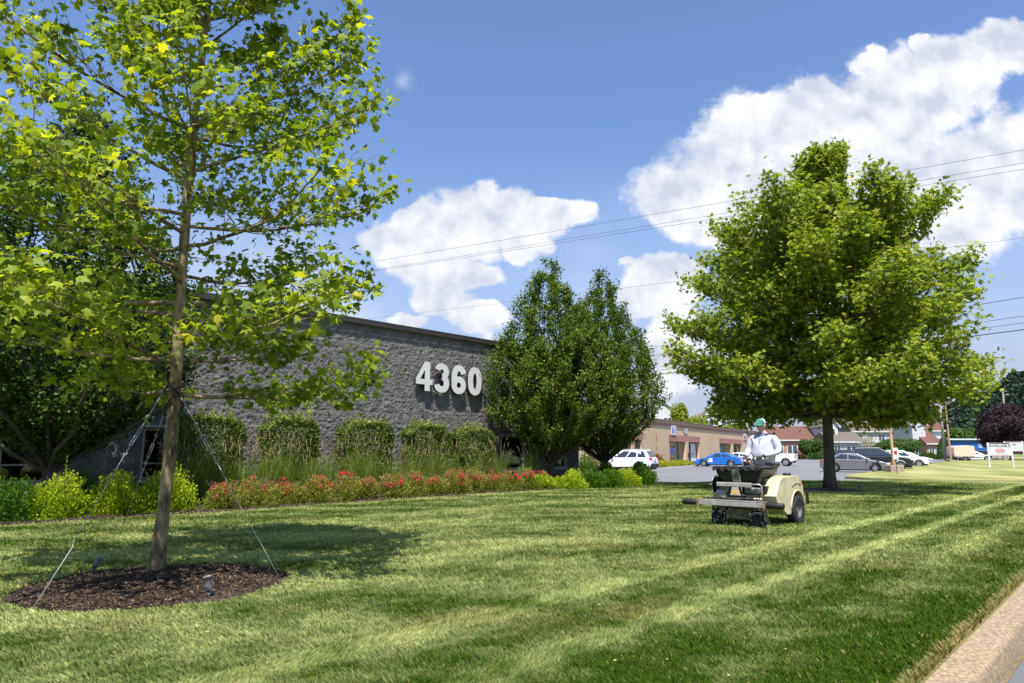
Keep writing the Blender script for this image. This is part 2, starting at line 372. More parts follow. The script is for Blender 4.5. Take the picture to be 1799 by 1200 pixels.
M_WHITE_LINE = mat('line_paint', (.62, .62, .60), .8, var=.2, scale=5)
M_FARGRASS = mat('far_grass', (.12, .17, .045), .95, var=.35, scale=.25, c2=(.19, .21, .06), bump=.4, bscale=12)

MULCH_C = (-3.86, 7.78); MULCH_R = 1.38
MID = Vector((11.9, 26.1, 0)); MID_R = 1.25
BED_S = -16.75; BED_U1 = 28.4
def bed_edge(u):
    """s of the curved front edge of the long mulch bed"""
    return BED_S + .25 * math.sin(u * .22 + .5) + (max(0, u - 17) * .065)
# lawn outline in (s, u), s towards the road; the far edge is the drive
LAWN = [(-1.24, -40), (-1.24, 38.6), (-1.7, 39.9), (-2.8, 40.6), (-4.7, 40.6), (-8, 39.2), (-12.7, 36.4), (-15.2, 33.2), (-16.4, 30.6), (-17.2, 29.6), (-19.5, 29.0), (-22, 28.9), (-22, -40)]
def in_poly(x, y, poly):
    x = np.asarray(x); y = np.asarray(y); c = np.zeros(x.shape, bool); n = len(poly)
    for i in range(n):
        x1, y1 = poly[i]; x2, y2 = poly[(i + 1) % n]
        if y1 == y2: continue
        c ^= ((y1 > y) != (y2 > y)) & (x < (x2 - x1) * (y - y1) / (y2 - y1) + x1)
    return c
BASE_CUT = -40
g = MB(); g.v = [(-2500, -400, -.30), (2500, -400, -.30), (2500, 3500, -.30), (-2500, 3500, -.30)]; g.f = [(0, 1, 2, 3)]
tag(g.build('ground', M_FARGRASS), kind='structure')
LOT_Z = -.14
poly_sheet('parking_lot', [tuple(site(s, u)[:2]) for s, u in [(-1.0, 26), (-1.0, 330), (-60, 250), (-60, 27.4), (-22, 27.4), (-18, 27.4)]], LOT_Z, M_ASPH)
poly_sheet('road', [tuple(site(s, u)[:2]) for s, u in [(-1.0, -60), (9, -60), (9, 420), (-1.0, 420)]], -.146, M_ROAD)
def lawn_col(x, y):
    """colour of the turf: mowing stripes that follow the kerb (sheen of bent blades painted in), patches, dry rim"""
    s = x * NN[0] + y * NN[1]; u = x * D1[0] + y * D1[1]
    wob = .26 * (fbm(s * .35, u * .12, 0, 5) - .5) * 2 + .20 * (fbm(s * 2.2, u * .9, 0, 6, 3) - .5) * 2
    st = s + wob
    key = np.array([-20, -16.7, -15.6, -14.7, -13.6, -12.8, -11.7, -10.9, -9.8, -9.0, -8.0, -7.2, -6.7, -5.8, -5.1, -4.75, -4.42, -4.1, -3.65, -3.3, -2.95, -2.55, -2.25, -1.75, -1.3, -1])
    val = np.array([.7, .7, .2, .75, .2, .8, .25, .8, .25, .75, .35, .75, .3, .35, .75, .75, .95, .45, .25, .85, .35, .05, .45, .02, .2, .5])
    a = np.interp(st, key, val)  # stripe tone: how bent blades catch the light, put into the colour
    a = a + np.clip((u - 8) / 5, 0, 1) * .75 * np.exp(-((st + 2.35) / .38) ** 2)
    # crossing passes
    q = u * .76 - s * .60
    b = np.clip(.5 + .9 * np.sin(q * 2 * PI / 1.9 + 5 * fbm(s * .3, u * .3, 0, 9)), 0, 1)
    fade = np.clip((s + 3.4) / -2.5, .0, 1)
    near = np.clip((u + s * .2 - 3) / 6, 0, 1)
    patch = .5 * fbm(s * .55, u * .22, 0, 21, 4) + .5 * fbm(x * .42, y * 1.25, 0, 23, 4)
    mott = fbm(s * 2.6, u * 2.0, 0, 31, 3)
    fine = fbm(s * 9, u * 5.5, 0, 83, 3)
    near_ = np.clip((s + 8) / 3, 0, 1); br = np.clip((.66 + .16 * near_) * a + .32 * b * fade + (2.3 - .6 * near_) * (patch - .5) + .9 * (mott - .5) + .75 * (fine - .5) + .0 + .10 * np.clip((-4.5 - s) / 3, 0, 1), 0, 1.1)
    dark = np.array([.056, .108, .007]); light = np.array([.345, .385, .145])
    c = dark + (light - dark) * br[..., None]
    dry = np.clip((fbm(s * 1.1, u * .9, 0, 77, 4) - .60) * 5, 0, 1) * .4
    rim = np.clip(1 - (-1.26 - s) / .10, 0, 1) * .65 + np.clip(1 - (np.array(-16.8) * 0 + (BED_S * -1 + s) * -1) / .0001, 0, 0)
    dry = np.clip(dry + rim, 0, 1)
    straw = np.array([.34, .29, .11])
    return c * (1 - dry[..., None]) + straw * dry[..., None]
# lawn base sheet on a grid, clipped to the outline
def lawn_sheet():
    poly = [tuple(site(s, u)[:2]) for s, u in LAWN]
    bm = bmesh.new(); bm.faces.new([bm.verts.new((p[0], p[1], 0)) for p in poly])
    for ax, lo, hi, st in (((1, 0, 0), -60, 40, .5), ((0, 1, 0), -40, 50, .5)):
        v = lo
        while v < hi:
            step = st if (-14 < v < 26 if ax[0] else 3 < v < 42) else 4
            bmesh.ops.bisect_plane(bm, geom=bm.verts[:] + bm.edges[:] + bm.faces[:], plane_co=Vector(ax) * v, plane_no=ax)
            v += step
    bmesh.ops.triangulate(bm, faces=[f for f in bm.faces if len(f.verts) > 4])
    me = bpy.data.meshes.new('lawn'); bm.to_mesh(me); bm.free()
    n = len(me.vertices); co = np.zeros(n * 3, np.float32); me.vertices.foreach_get('co', co); co = co.reshape(-1, 3)
    a = me.attributes.new('Col', 'FLOAT_COLOR', 'POINT'); c4 = np.ones((n, 4), np.float32); c4[:, :3] = lawn_col(co[:, 0], co[:, 1]) * .75; a.data.foreach_set('color', c4.ravel())
    me.materials.append(attrmat('turf', bump=.9, bscale=70)); o = bpy.data.objects.new('lawn', me); COL.objects.link(o); o['kind'] = 'structure'
    # the soil side of the lawn towards the drive
    mb = MB(); k = len(poly)
    for i in range(k):
        a_, b_ = poly[i], poly[(i + 1) % k]; j = len(mb.v)
        mb.v += [(a_[0], a_[1], -.004), (b_[0], b_[1], -.004), (b_[0], b_[1], -.29), (a_[0], a_[1], -.29)]; mb.f.append((j, j + 1, j + 2, j + 3))
    tag(mb.build('lawn_edge', mat('lawn_soil', (.12, .10, .05), .95, var=.4, scale=8)), kind='structure')
lawn_sheet()

# kerb along the road, real step
kb = MB()
prof = [(-1.24, -.28), (-1.24, .0), (-1.225, .012), (-1.04, .006), (-1.012, -.012), (-1.0, -.04), (-.965, -.16), (-.965, -.28)]
us = np.arange(-40.2, 38.7, 3.0)
for i in range(len(us) - 1):
    u0, u1 = us[i] + .010, us[i + 1] - .010; k = len(kb.v)
    for u in (u0, u1):
        for s, z in prof: kb.v.append(tuple(site(s, u, z)))
    n = len(prof)
    for j in range(n): kb.f.append((k + j, k + (j + 1) % n, k + n + (j + 1) % n, k + n + j))
    kb.f.append(tuple(range(k, k + n))[::-1]); kb.f.append(tuple(range(k + n, k + 2 * n)))
# rounded corner into the drive
cen = (-4.2, 37.7)
arc = [(cen[0] + 3.08 * math.cos(a), cen[1] + 3.08 * math.sin(a)) for a in np.linspace(0, PI / 2 * .95, 12)]
tag(kb.build('kerb', M_CONC, bevel=.006), kind='structure')
# dry straw and dust gathered in the gutter
strip = MB()
for i in range(300):
    u = -2 + i * .1; w = .03 + .05 * float(vn(u * 1.7, 3.1, 0, 4)); k = len(strip.v); w2 = .03 + .05 * float(vn((u + .1) * 1.7, 3.1, 0, 4))
    if float(vn(u * 2.3, 9.1, 0, 6)) < .42: continue
    w *= .55; w2 *= .55
    strip.v += [tuple(site(-.962, u, -.140)), tuple(site(-.962 + w, u, -.140)), tuple(site(-.962 + w2, u + .1, -.140)), tuple(site(-.962, u + .1, -.140))]
    strip.f.append((k, k + 1, k + 2, k + 3))
tag(strip.build('gutter_dust', mat('gutter_straw', (.15, .11, .05), .95, var=.5, scale=40, bump=.5)), kind='structure')

# grass blades, denser and finer towards the kerb corner where one stands close
def in_frustum(x, y, pad=.12):
    return np.abs(x) < (.75 + pad) * y + .8
def grass_blades():
    N = 1250000
    r = 3.3 * (38 / 3.3) ** rng.random(N); th = rng.uniform(-.80, .80, N)
    x = r * np.sin(th); y = r * np.cos(th)
    s = x * NN[0] + y * NN[1]; u = x * D1[0] + y * D1[1]
    be = BED_S + .25 * np.sin(u * .22 + .5) + np.maximum(0, u - 17) * .065
    ok = in_frustum(x, y) & in_poly(s, u, LAWN) & (s < -1.255) & (s > be + .02 - .1 * rng.random(N) ** 3)
    rj = MULCH_R * (.985 + .05 * (fbm(np.arctan2(y - MULCH_C[1], x - MULCH_C[0]) * 4, x * 0, 0, 3) - .5)) + rng.normal(0, .015, N)
    ok &= np.hypot(x - MULCH_C[0], y - MULCH_C[1]) > rj
    ok &= np.hypot(x - MID.x, y - MID.y) > MID_R + rng.normal(0, .02, N)
    x, y, r, s, u = x[ok], y[ok], r[ok], s[ok], u[ok]; n = len(x)
    c = lawn_col(x, y)
    dirn = rng.uniform(0, 2 * PI, n)
    k = np.clip(r / 4.5, .8, 8)
    hgt = (.028 + .018 * rng.random(n)) * np.clip(k, 1, 1.5) ** .5 * (.65 + .5 * fbm(x * 1.2, y * 1.2, 0, 14) + .45 * vn(x * 11, y * 11, 0, 15))
    edge = np.clip(1 - (-1.255 - s) / .08, 0, 1); hgt = hgt * (1 + .35 * edge)
    wid = (.0021 + .0012 * rng.random(n)) * k ** 1.05
    # blades lie over one way or the other in alternate mowing passes
    lay = np.where(np.interp(s, [-16, -4.8, -4.45, -4.1, -3.6, -3.3, -3.0, -1], [0, 0, 1, 0, 0, 1, 0, 0]) > .5, 1., -1.)
    lean = rng.uniform(.15, .75, n)
    lx = np.cos(dirn) * lean + D1[0] * .35 * lay; ly = np.sin(dirn) * lean + D1[1] * .35 * lay
    a = rng.uniform(0, PI, n); bx, by = np.cos(a) * wid, np.sin(a) * wid
    # blades: two triangles, bent at mid height
    V = np.zeros((n, 4, 3), np.float32)
    V[:, 0, 0] = x - bx; V[:, 0, 1] = y - by; V[:, 0, 2] = -.004
    V[:, 1, 0] = x + bx; V[:, 1, 1] = y + by; V[:, 1, 2] = -.004
    V[:, 2, 0] = x + bx * .8 + lx * hgt * .35; V[:, 2, 1] = y + by * .8 + ly * hgt * .35; V[:, 2, 2] = hgt * .62
    V[:, 3, 0] = x + lx * hgt; V[:, 3, 1] = y + ly * hgt; V[:, 3, 2] = hgt
    F = np.array([[0, 1, 2], [0, 2, 3]])[None] + np.arange(n)[:, None, None] * 4
    b = rng.normal(1, .30, (n, 1)).clip(.4, 1.9); cc = c * b
    straw = rng.random(n) < (.03 + .32 * edge); cc[straw] = np.array([.42, .35, .15]) * rng.uniform(.6, 1.1, (straw.sum(), 1))
    yel = rng.random(n) < .07; cc[yel] = cc[yel] * np.array([1.35, 1.12, .95])
    cc = np.clip(cc * 1.12, 0, .8)
    o = fast_mesh('grass', V.reshape(-1, 3), F.reshape(-1, 3), attrmat('grass_blades', rough=.7, spec=.12, trans=.32), None, None, np.repeat(cc, 4, 0))
    tag(o, 'short striped green lawn grass', 'grass', kind='stuff')
    print('blades', n)
grass_blades()
# small pale seed heads and clippings on the near lawn
def clippings():
    n = 260; x = rng.uniform(-4, 5, n); y = rng.uniform(3.8, 13, n); s = x * NN[0] + y * NN[1]
    ok = (s < -1.4) & (np.hypot(x - MULCH_C[0], y - MULCH_C[1]) > 1.5); x, y = x[ok], y[ok]; n = len(x)
    P = np.c_[x, y, rng.uniform(.03, .05, n)]
    o = leaves('clippings', P, np.c_[rng.normal(0, .3, (n, 2)), np.ones(n)], np.c_[rng.normal(size=(n, 2)), np.zeros(n)], rng.uniform(.018, .04, n), OVAL,
               mat('dry_clipping', (.50, .40, .22), .8, var=.3, scale=2))
    tag(o, 'dry brown clippings scattered over the near lawn', 'clippings', kind='stuff')
clippings()

# ================================================================== MULCH
def mulch_ring(name, c, R, hgt, m, seedv=3):
    mb = MB(); nr, na = 12, 64
    mb.v.append((c[0], c[1], hgt))
    for i in range(1, nr + 1):
        f = i / nr
        for j in range(na):
            a = 2 * PI * j / na; rr = R * f * (1 + (.03 * math.sin(3 * a + seedv) + .02 * math.sin(7 * a)) * f)
            z = hgt * (1 - f ** 2.2) + .012 * (float(vn(c[0] + rr * math.cos(a) * 5, rr * math.sin(a) * 5, 0, seedv)) - .5) * (1 if i < nr else 0) + .004
            mb.v.append((c[0] + rr * math.cos(a), c[1] + rr * math.sin(a), z))
    for j in range(na): mb.f.append((0, 1 + j, 1 + (j + 1) % na))
    for i in range(nr - 1):
        for j in range(na): mb.f.append((1 + i * na + j, 1 + (i + 1) * na + j, 1 + (i + 1) * na + (j + 1) % na, 1 + i * na + (j + 1) % na))
    o = mb.build(name, m, smooth=True); o['kind'] = 'structure'; return o
mulch_ring('mulch_mound', MULCH_C, MULCH_R + .02, .10, M_MULCH)
mulch_ring('mulch_mound', (MID.x, MID.y), MID_R + .03, .09, M_MULCH, 5)
def chips(n, xy, z, size, name, label):
    P = np.c_[xy, z]
    nrm = np.c_[rng.normal(0, .55, (n, 2)), np.ones(n)]; D = np.c_[rng.normal(size=(n, 2)), rng.normal(0, .25, n)]
    m = leafmat(name + '_wood', [(0, (.012, .009, .008)), (.45, (.034, .023, .017)), (.8, (.095, .064, .040)), (1, (.28, .19, .11))], trans=0, rough=.85)
    CH = (np.array([[-.12, 0, 0], [.10, .05, .06], [.13, .95, .02], [-.08, 1, .05]]), np.array([[0, 1, 2], [0, 2, 3]]))
    o = leaves(name, P, nrm, D, size, CH, m); tag(o, label, 'wood chips', kind='stuff'); return o
n = 60000; rr = MULCH_R * np.sqrt(rng.random(n)) * 1.01; a = rng.uniform(0, 2 * PI, n)
chips(n, np.c_[MULCH_C[0] + rr * np.cos(a), MULCH_C[1] + rr * np.sin(a)], .10 * (1 - (rr / MULCH_R) ** 2.2) + rng.uniform(.002, .018, n), rng.uniform(.008, .042, n) ** 1.0, 'mulch_chips', 'dark shredded bark mulch around the near tree')
# long bed in front of the building
bm_ = MB(); NU = 90
for i in range(NU + 1):
    u = -14 + (BED_U1 + 14) * i / NU
    for j, (s, z) in enumerate([(bed_edge(u) + .03, .006), (bed_edge(u) - .4, .05), (-18.3, .07), (-20.42, .05)]): bm_.v.append(tuple(site(s, u, z)))
for i in range(NU):
    for j in range(3): k = i * 4 + j; bm_.f.append((k, k + 1, k + 5, k + 4))
tag(bm_.build('mulch_bed', M_MULCH, smooth=True), kind='structure')
n = 22000; u_ = rng.uniform(-4, BED_U1, n); s_ = BED_S + .25 * np.sin(u_ * .22 + .5) + np.maximum(0, u_ - 17) * .065 - rng.random(n) ** 1.3 * 1.4
XY = np.c_[s_ * NN[0] + u_ * D1[0], s_ * NN[1] + u_ * D1[1]]
chips(n, XY, .03 + rng.uniform(0, .03, n), rng.uniform(.03, .09, n), 'bed_chips', 'dark bark mulch along the front of the planted bed')

# ================================================================== BUILDING of dark split-face block
WS, WH, WU0, WU1 = -20.5, 6.02, -14., 26.8
M_BLOCK = mat('split_block', (.124, .119, .111), .95, var=.22, scale=3.2, bump=.9, bscale=38, c2=(.156, .150, .140), detail=10)
M_COPE = mat('coping_metal', (.045, .038, .036), .45, var=.1, metal=.2)
M_FRAME = mat('window_frame_metal', (.30, .32, .30), .45, var=.08)
M_PANE = glassmat('dark_window_glass', (.016, .012, .009))
M_SILL = mat('precast_sill', (.30, .30, .31), .8, var=.12, scale=8)
bldg = thing('office_building', 'low building of dark grey split-face block with thin dark roof coping', 'building', tuple(site(WS, 0)), SITE_ROT)
WINS = [(-1.2, 1.25), (3.8, 1.3), (7.0, 1.0), (18.2, 1.0), (21.3, 1.5), (24.6, 1.1)]
def block_wall():
    st = .033; nu = int((WU1 - WU0) / st); nz = int(WH / st) + 1
    uu = np.linspace(WU0, WU1, nu + 1); zz = np.linspace(-.1, WH, nz + 1)
    U, Z = np.meshgrid(uu, zz, indexing='ij')
    wu_, wz_ = U + .10 * (fbm(U * 6, Z * 6, 0, 7, 2) - .5), Z + .10 * (fbm(U * 6, Z * 6, 0, 8, 2) - .5)
    rg = 1 - np.abs(2 * fbm(wu_ * 7.5, wz_ * 9.5, 0, 41, 3, .6) - 1)
    f2 = 1 - np.abs(2 * fbm(wu_ * 15 + Z * 3, wz_ * 17, 0, 61, 3, .6) - 1)
    f3 = vn(U * 26, Z * 26, 0, 71)
    d = .022 * (rg ** 1.8) + .024 * f2 ** 1.5 + .022 * f3 + .014 * vn(U * 14, Z * 14, 0, 72) + .02 * (fbm(U * 1.3, Z * 1.6, 0, 91, 2) - .5)
    bz = np.abs((Z / .203) % 1 - .5); d -= .007 * (bz > .46)
    bu = np.abs(((U + .2 * (np.floor(Z / .203) % 2)) / .406) % 1 - .5)
    d -= .004 * (bu > .48)
    d = np.clip(d, -.02, .15)
    d *= np.clip((WU1 - U) / .1, 0, 1)
    V = np.stack([d, U, Z], -1).reshape(-1, 3)
    idx = np.arange((nu + 1) * (nz + 1)).reshape(nu + 1, nz + 1)
    F = np.stack([idx[:-1, :-1], idx[1:, :-1], idx[1:, 1:], idx[:-1, 1:]], -1)
    uc = (uu[:-1] + uu[1:]) / 2; zc = (zz[:-1] + zz[1:]) / 2; keep = np.ones((nu, nz), bool)
    for (wu, ww) in WINS: keep &= ~((np.abs(uc[:, None] - wu - ww / 2) < ww / 2) & (zc[None] > .70) & (zc[None] < 2.08))
    keep &= ~((np.abs(uc[:, None] - 19.55) < .018) & (zc[None] > 0))
    F = F[keep]
    o = fast_mesh('wall', V, F.reshape(-1, 4), M_BLOCK, bldg, smooth=False)
    for p in (): pass
    b = MB()
    b.box((-.06, 19.55, WH / 2), (.1, .12, WH))
    b.build('control_joint', mat('joint_caulk', (.22, .21, .205), .8), bldg)
    e = MB()      # end wall, back wall and roof
    e.prism([(-.25, -.1), (-.25, WH - .02), (-26, WH - .02), (-26, -.1)], WU0, WU1 - .003)
    e.build('rear_walls', M_BLOCK, bldg)
    c = MB(); c.box((-.03, (WU0 + WU1) / 2, WH + .075), (.36, WU1 - WU0 + .12, .15)); c.box((.17, (WU0 + WU1) / 2, WH - .03), (.035, WU1 - WU0 + .12, .08)); c.build('coping', M_COPE, bldg, bevel=.01)
    for (wu, ww) in WINS:
        f = MB(); s0 = -.02
        f.box((s0, wu + .03, 1.39), (.16, .06, 1.38)); f.box((s0, wu + ww - .03, 1.39), (.16, .06, 1.38))
        f.box((s0, wu + ww / 2, 2.055), (.16, ww - .124, .05)); f.box((s0, wu + ww / 2, .725), (.16, ww - .124, .05)); f.box((s0 + .01, wu + ww / 2, 1.12), (.12, ww - .124, .045))
        w = f.build('window', M_FRAME, bldg, bevel=.004)
        g = MB(); g.box((-.06, wu + ww / 2, 1.39), (.012, ww - .13, 1.28)); g.build('pane', M_PANE, w)
        g = MB(); g.box((.08, wu + ww / 2, .64), (.3, ww + .2, .09)); g.build('sill', M_SILL, w, bevel=.008)
        g = MB(); g.box((.06, wu + ww / 2, 2.14), (.26, ww + .1, .07)); g.build('lintel', M_FRAME, w, bevel=.006)
block_wall()
# pale slatted screen on the roof
scr = thing('roof_screen', 'pale slatted equipment screen standing on the flat roof', 'screen', tuple(site(WS - 5.5, 6.6, WH - .02)), SITE_ROT)
b = MB()
for i in range(24): b.box((0, i * .28, .75), (.03, .16, 1.1))
b.build('slats', mat('screen_wood', (.40, .36, .31), .8, var=.2, scale=4, stretch=(1, 1, .2)), scr)
b = MB(); b.box((-.05, 3.3, 1.15), (.05, 6.9, .1)); b.box((-.05, 3.3, .4), (.05, 6.9, .1)); 
for y in (0, 2.2, 4.4, 6.6): b.box((-.12, y, .6), (.08, .08, 1.25))
b.build('frame', M_COPE, scr)

# ---- the street number 4360 in thick letters
M_NUMF = mat('number_face', (.62, .62, .61), .45, var=.04, scale=2); M_NUMS = mat('number_return', (.035, .028, .027), .5)
DX = 1.14
def ribbon(path, w, closed=False):
    """outline of a stroke of width w along path: list of (left, right) pairs"""
    n = len(path); out = []
    for i in range(n):
        if closed: a, b_ = path[i - 1], path[(i + 1) % n]
        else: a, b_ = path[max(0, i - 1)], path[min(n - 1, i + 1)]
        d = Vector((b_[0] - a[0], b_[1] - a[1])).normalized(); nx, nz = -d.y, d.x
        ww = w[i] if hasattr(w, '__len__') else w
        out.append(((path[i][0] + nx * ww / 2, path[i][1] + nz * ww / 2), (path[i][0] - nx * ww / 2, path[i][1] - nz * ww / 2)))
    return out
def stroke(face, side, path, w, u0, z0, h, depth, off, closed=False):
    rb = ribbon(path, w, closed); n = len(rb)
    def P(q, x): return (x, u0 + q[0] * h * DX, z0 + q[1] * h)
    for i in range(n if closed else n - 1):
        j = (i + 1) % n; k = len(face.v)
        face.v += [P(rb[i][0], off + depth), P(rb[i][1], off + depth), P(rb[j][1], off + depth), P(rb[j][0], off + depth)]; face.f.append((k, k + 1, k + 2, k + 3))
        for e in (0, 1):
            k = len(side.v); side.v += [P(rb[i][e], off), P(rb[j][e], off), P(rb[j][e], off + depth - .002), P(rb[i][e], off + depth - .002)]; side.f.append((k, k + 1, k + 2, k + 3))
    if not closed:
        for i in (0, n - 1):
            k = len(side.v); side.v += [P(rb[i][0], off), P(rb[i][1], off), P(rb[i][1], off + depth - .002), P(rb[i][0], off + depth - .002)]; side.f.append((k, k + 1, k + 2, k + 3))
def arcp(cx, cz, rx, rz, a0, a1, n=18, p=1.0):
    o = []
    for i in range(n + 1):
        a = math.radians(a0 + (a1 - a0) * i / n); c_, s_ = math.cos(a), math.sin(a)
        o.append((cx + rx * math.copysign(abs(c_) ** p, c_), cz + rz * math.copysign(abs(s_) ** p, s_)))
    return o
num = thing('street_number', 'large white raised street number 4360 on the dark block wall', 'number sign', tuple(site(WS + .12, 0)), SITE_ROT)
def digit(ch, u0, z0, h, par=None, dp=.11, off=.03):
    par = par or num; f, s = MB(), MB(); w = .225
    if ch == '0': stroke(f, s, arcp(.29, .5, .19, .40, 0, 352, 44, .8), w, u0, z0, h, dp, off, True)
    if ch == '6':
        stroke(f, s, arcp(.29, .30, .19, .205, 0, 352, 36, .9), w * .98, u0, z0, h, dp, off, True)
        stroke(f, s, arcp(.30, .52, .205, .385, 25, 200, 26, .8), w * .98, u0, z0, h, dp - .003, off)
    if ch == '3':
        stroke(f, s, arcp(.28, .72, .18, .18, 165, -85, 26, .9), w * .95, u0, z0, h, dp, off)
        stroke(f, s, arcp(.28, .31, .195, .215, 85, -168, 26, .9), w * .98, u0, z0, h, dp - .003, off)
    if ch == '4':
        pts_o = [(.34, 0), (.34, .22), (.0, .22), (.0, .40), (.33, 1), (.54, 1), (.54, .40), (.64, .40), (.64, .22), (.54, .22), (.54, 0)]
        hole = [(.17, .40), (.34, .40), (.34, .73)]
        # face pieces around the triangular opening
        for poly in ([(.34, 0), (.54, 0), (.54, .22), (.34, .22)], [(0, .22), (.64, .22), (.64, .40), (0, .40)], [(.34, .40), (.54, .40), (.54, 1), (.34, 1)], [(0, .40), (.17, .40), (.34, .73), (.34, 1), (.33, 1)]):
            k = len(f.v); f.v += [(off + dp, u0 + a_ * h * DX, z0 + b_ * h) for a_, b_ in poly]; f.f.append(tuple(range(k, k + len(poly))))
        for lp in (pts_o, hole):
            for i in range(len(lp)):
                a_, b_ = lp[i], lp[(i + 1) % len(lp)]; k = len(s.v)
                s.v += [(off, u0 + a_[0] * h * DX, z0 + a_[1] * h), (off, u0 + b_[0] * h * DX, z0 + b_[1] * h), (off + dp - .002, u0 + b_[0] * h * DX, z0 + b_[1] * h), (off + dp - .002, u0 + a_[0] * h * DX, z0 + a_[1] * h)]; s.f.append((k, k + 1, k + 2, k + 3))
    o = f.build('digit', M_NUMF, par); o['label'] = 'white raised digit ' + ch
    s.build('return', M_NUMS, o)
def u_col(c_, s):
    k = (c_ - 899.5) / 1200 * math.cos(PITCH); return (s * (NN[0] - k * NN[1])) / (k * D1[1] - D1[0])
NUM_Z, NUM_H = 3.74, 1.13; NUM_U = u_col(729, -20.2); NUM_P = (u_col(847.5, -20.15) - NUM_U - .66 * NUM_H) / 3
for i, ch in enumerate('4360'): digit(ch, NUM_U + NUM_P * i + (.04 if i else 0) * (3 - i) / 3, NUM_Z, NUM_H)
# ================================================================== TREES
M_BARK_PLANE = mat('plane_bark', (.055, .037, .014), .85, var=.5, scale=11, c2=(.25, .19, .10), bump=.7, bscale=22, stretch=(1, 1, .45), detail=8)
M_BARK_DARK = mat('dark_bark', (.085, .065, .048), .9, var=.4, scale=6, bump=.9, bscale=18, stretch=(1, 1, .25), detail=8)
M_BARK_GREY = mat('grey_bark', (.075, .066, .055), .9, var=.35, scale=5, bump=.6, bscale=16, stretch=(1, 1, .3))
def grow(axis, profile, n1, z0, z1, rise0, rise1, r_br, n2=9, l2=.42, n3=4, curve=.25, wob=.06, seed=1, az_cut=None, droop=0., len_jit=.18):
    """limbs off a trunk. axis(z) -> (x, y); profile(z_tip, az) -> reach. Returns limb polylines and twig nodes (pos, dir, weight)"""
    R = random.Random(seed); limbs = []; nodes = []
    for i in range(n1):
        f = (i + .5) / n1; z = z0 + (z1 - z0) * f + R.uniform(-.1, .1); az = i * 2.39996 + R.uniform(-.35, .35)
        rise = math.radians(rise0 + (rise1 - rise0) * f + R.uniform(-6, 6))
        # reach measured where the tip ends up
        reach = profile(z, az); reach = profile(z + reach * math.tan(rise) * .8, az) * R.uniform(1 - len_jit, 1 + len_jit * .5)
        if reach < .12: continue
        Ltot = reach / max(.25, math.cos(rise)); x0, y0 = axis(z); p = Vector((x0, y0, z)); N = 9; pts = [p.copy()]
        a, e = az, rise - curve * .5
        for k in range(N):
            e2 = e + curve * k / N - droop * (k / N) ** 2; a += R.gauss(0, wob)
            d = Vector((math.cos(a) * math.cos(e2), math.sin(a) * math.cos(e2), math.sin(e2) + R.gauss(0, wob * .6)))
            p = p + d * (Ltot / N); pts.append(p.copy())
        rb = r_br * (.45 + .55 * (1 - f)) * (Ltot / 2.5) ** .5
        limbs.append((pts, [rb * (1 - .85 * k / N) + .002 for k in range(N + 1)], 6 if rb > .02 else 5))
        for k in range(n2):
            t = .18 + .82 * (k + R.random() * .7) / n2; q = t * N; j = min(int(q), N - 1); b = pts[j].lerp(pts[j + 1], q - j)
            dm = (pts[j + 1] - pts[j]).normalized(); side = 1 if k % 2 else -1
            sa = side * math.radians(R.uniform(28, 62)); up = R.uniform(-.12, .45)
            ds = (Matrix.Rotation(sa, 3, 'Z') @ dm + Vector((0, 0, up))).normalized()
            l = Ltot * l2 * (1 - .55 * t) * R.uniform(.6, 1.15) + .08; q2 = [b.copy()]; pp = b.copy(); dd = ds.copy()
            for m_ in range(5):
                dd = (dd + Vector((R.gauss(0, .13), R.gauss(0, .13), R.gauss(.02, .10)))).normalized(); pp = pp + dd * (l / 5); q2.append(pp.copy())
            limbs.append((q2, [max(.0025, rb * .38 * (1 - t * .6)) * (1 - .75 * m_ / 5) for m_ in range(6)], 4))
            for m_ in range(1, 6): nodes.append((q2[m_], (q2[m_] - q2[m_ - 1]).normalized(), 1 if m_ < 5 else 1.8))
            for h in range(n3):
                j2 = R.randint(1, 4); b3 = q2[j2]; d3 = (Matrix.Rotation(R.uniform(-1.1, 1.1), 3, 'Z') @ dd + Vector((0, 0, R.uniform(-.2, .5)))).normalized()
                l3 = l * R.uniform(.25, .5); e3 = b3 + d3 * l3; mid = b3.lerp(e3, .5) + Vector((R.gauss(0, .02), R.gauss(0, .02), .02))
                limbs.append(([b3, mid, e3], [.004 * (r_br / .04) ** .5, .003 * (r_br / .04) ** .5, .0015], 3))
                nodes.append((mid, d3, 1)); nodes.append((e3, d3, 1.7))
        nodes.append((pts[-1], (pts[-1] - pts[-2]).normalized(), 2.5))
    return limbs, nodes
def tree(name, label, cat, pos, trunk, limbs, barkm, leaf_args, group=None, bark_parent_parts=True):
    root = thing(name, label, cat, pos, 0, group)
    t = MB(); t.tube(*trunk); t.build('trunk', barkm, root, smooth=True)
    b = MB()
    for pts, rad, n in limbs: b.tube(pts, rad, n, cap=False)
    if b.v: b.build('branches', barkm, root, smooth=True)
    P, Nr, D, S, tpl, m, var = leaf_args
    leaves('crown', P, Nr, D, S, tpl, m, root, var)
    return root
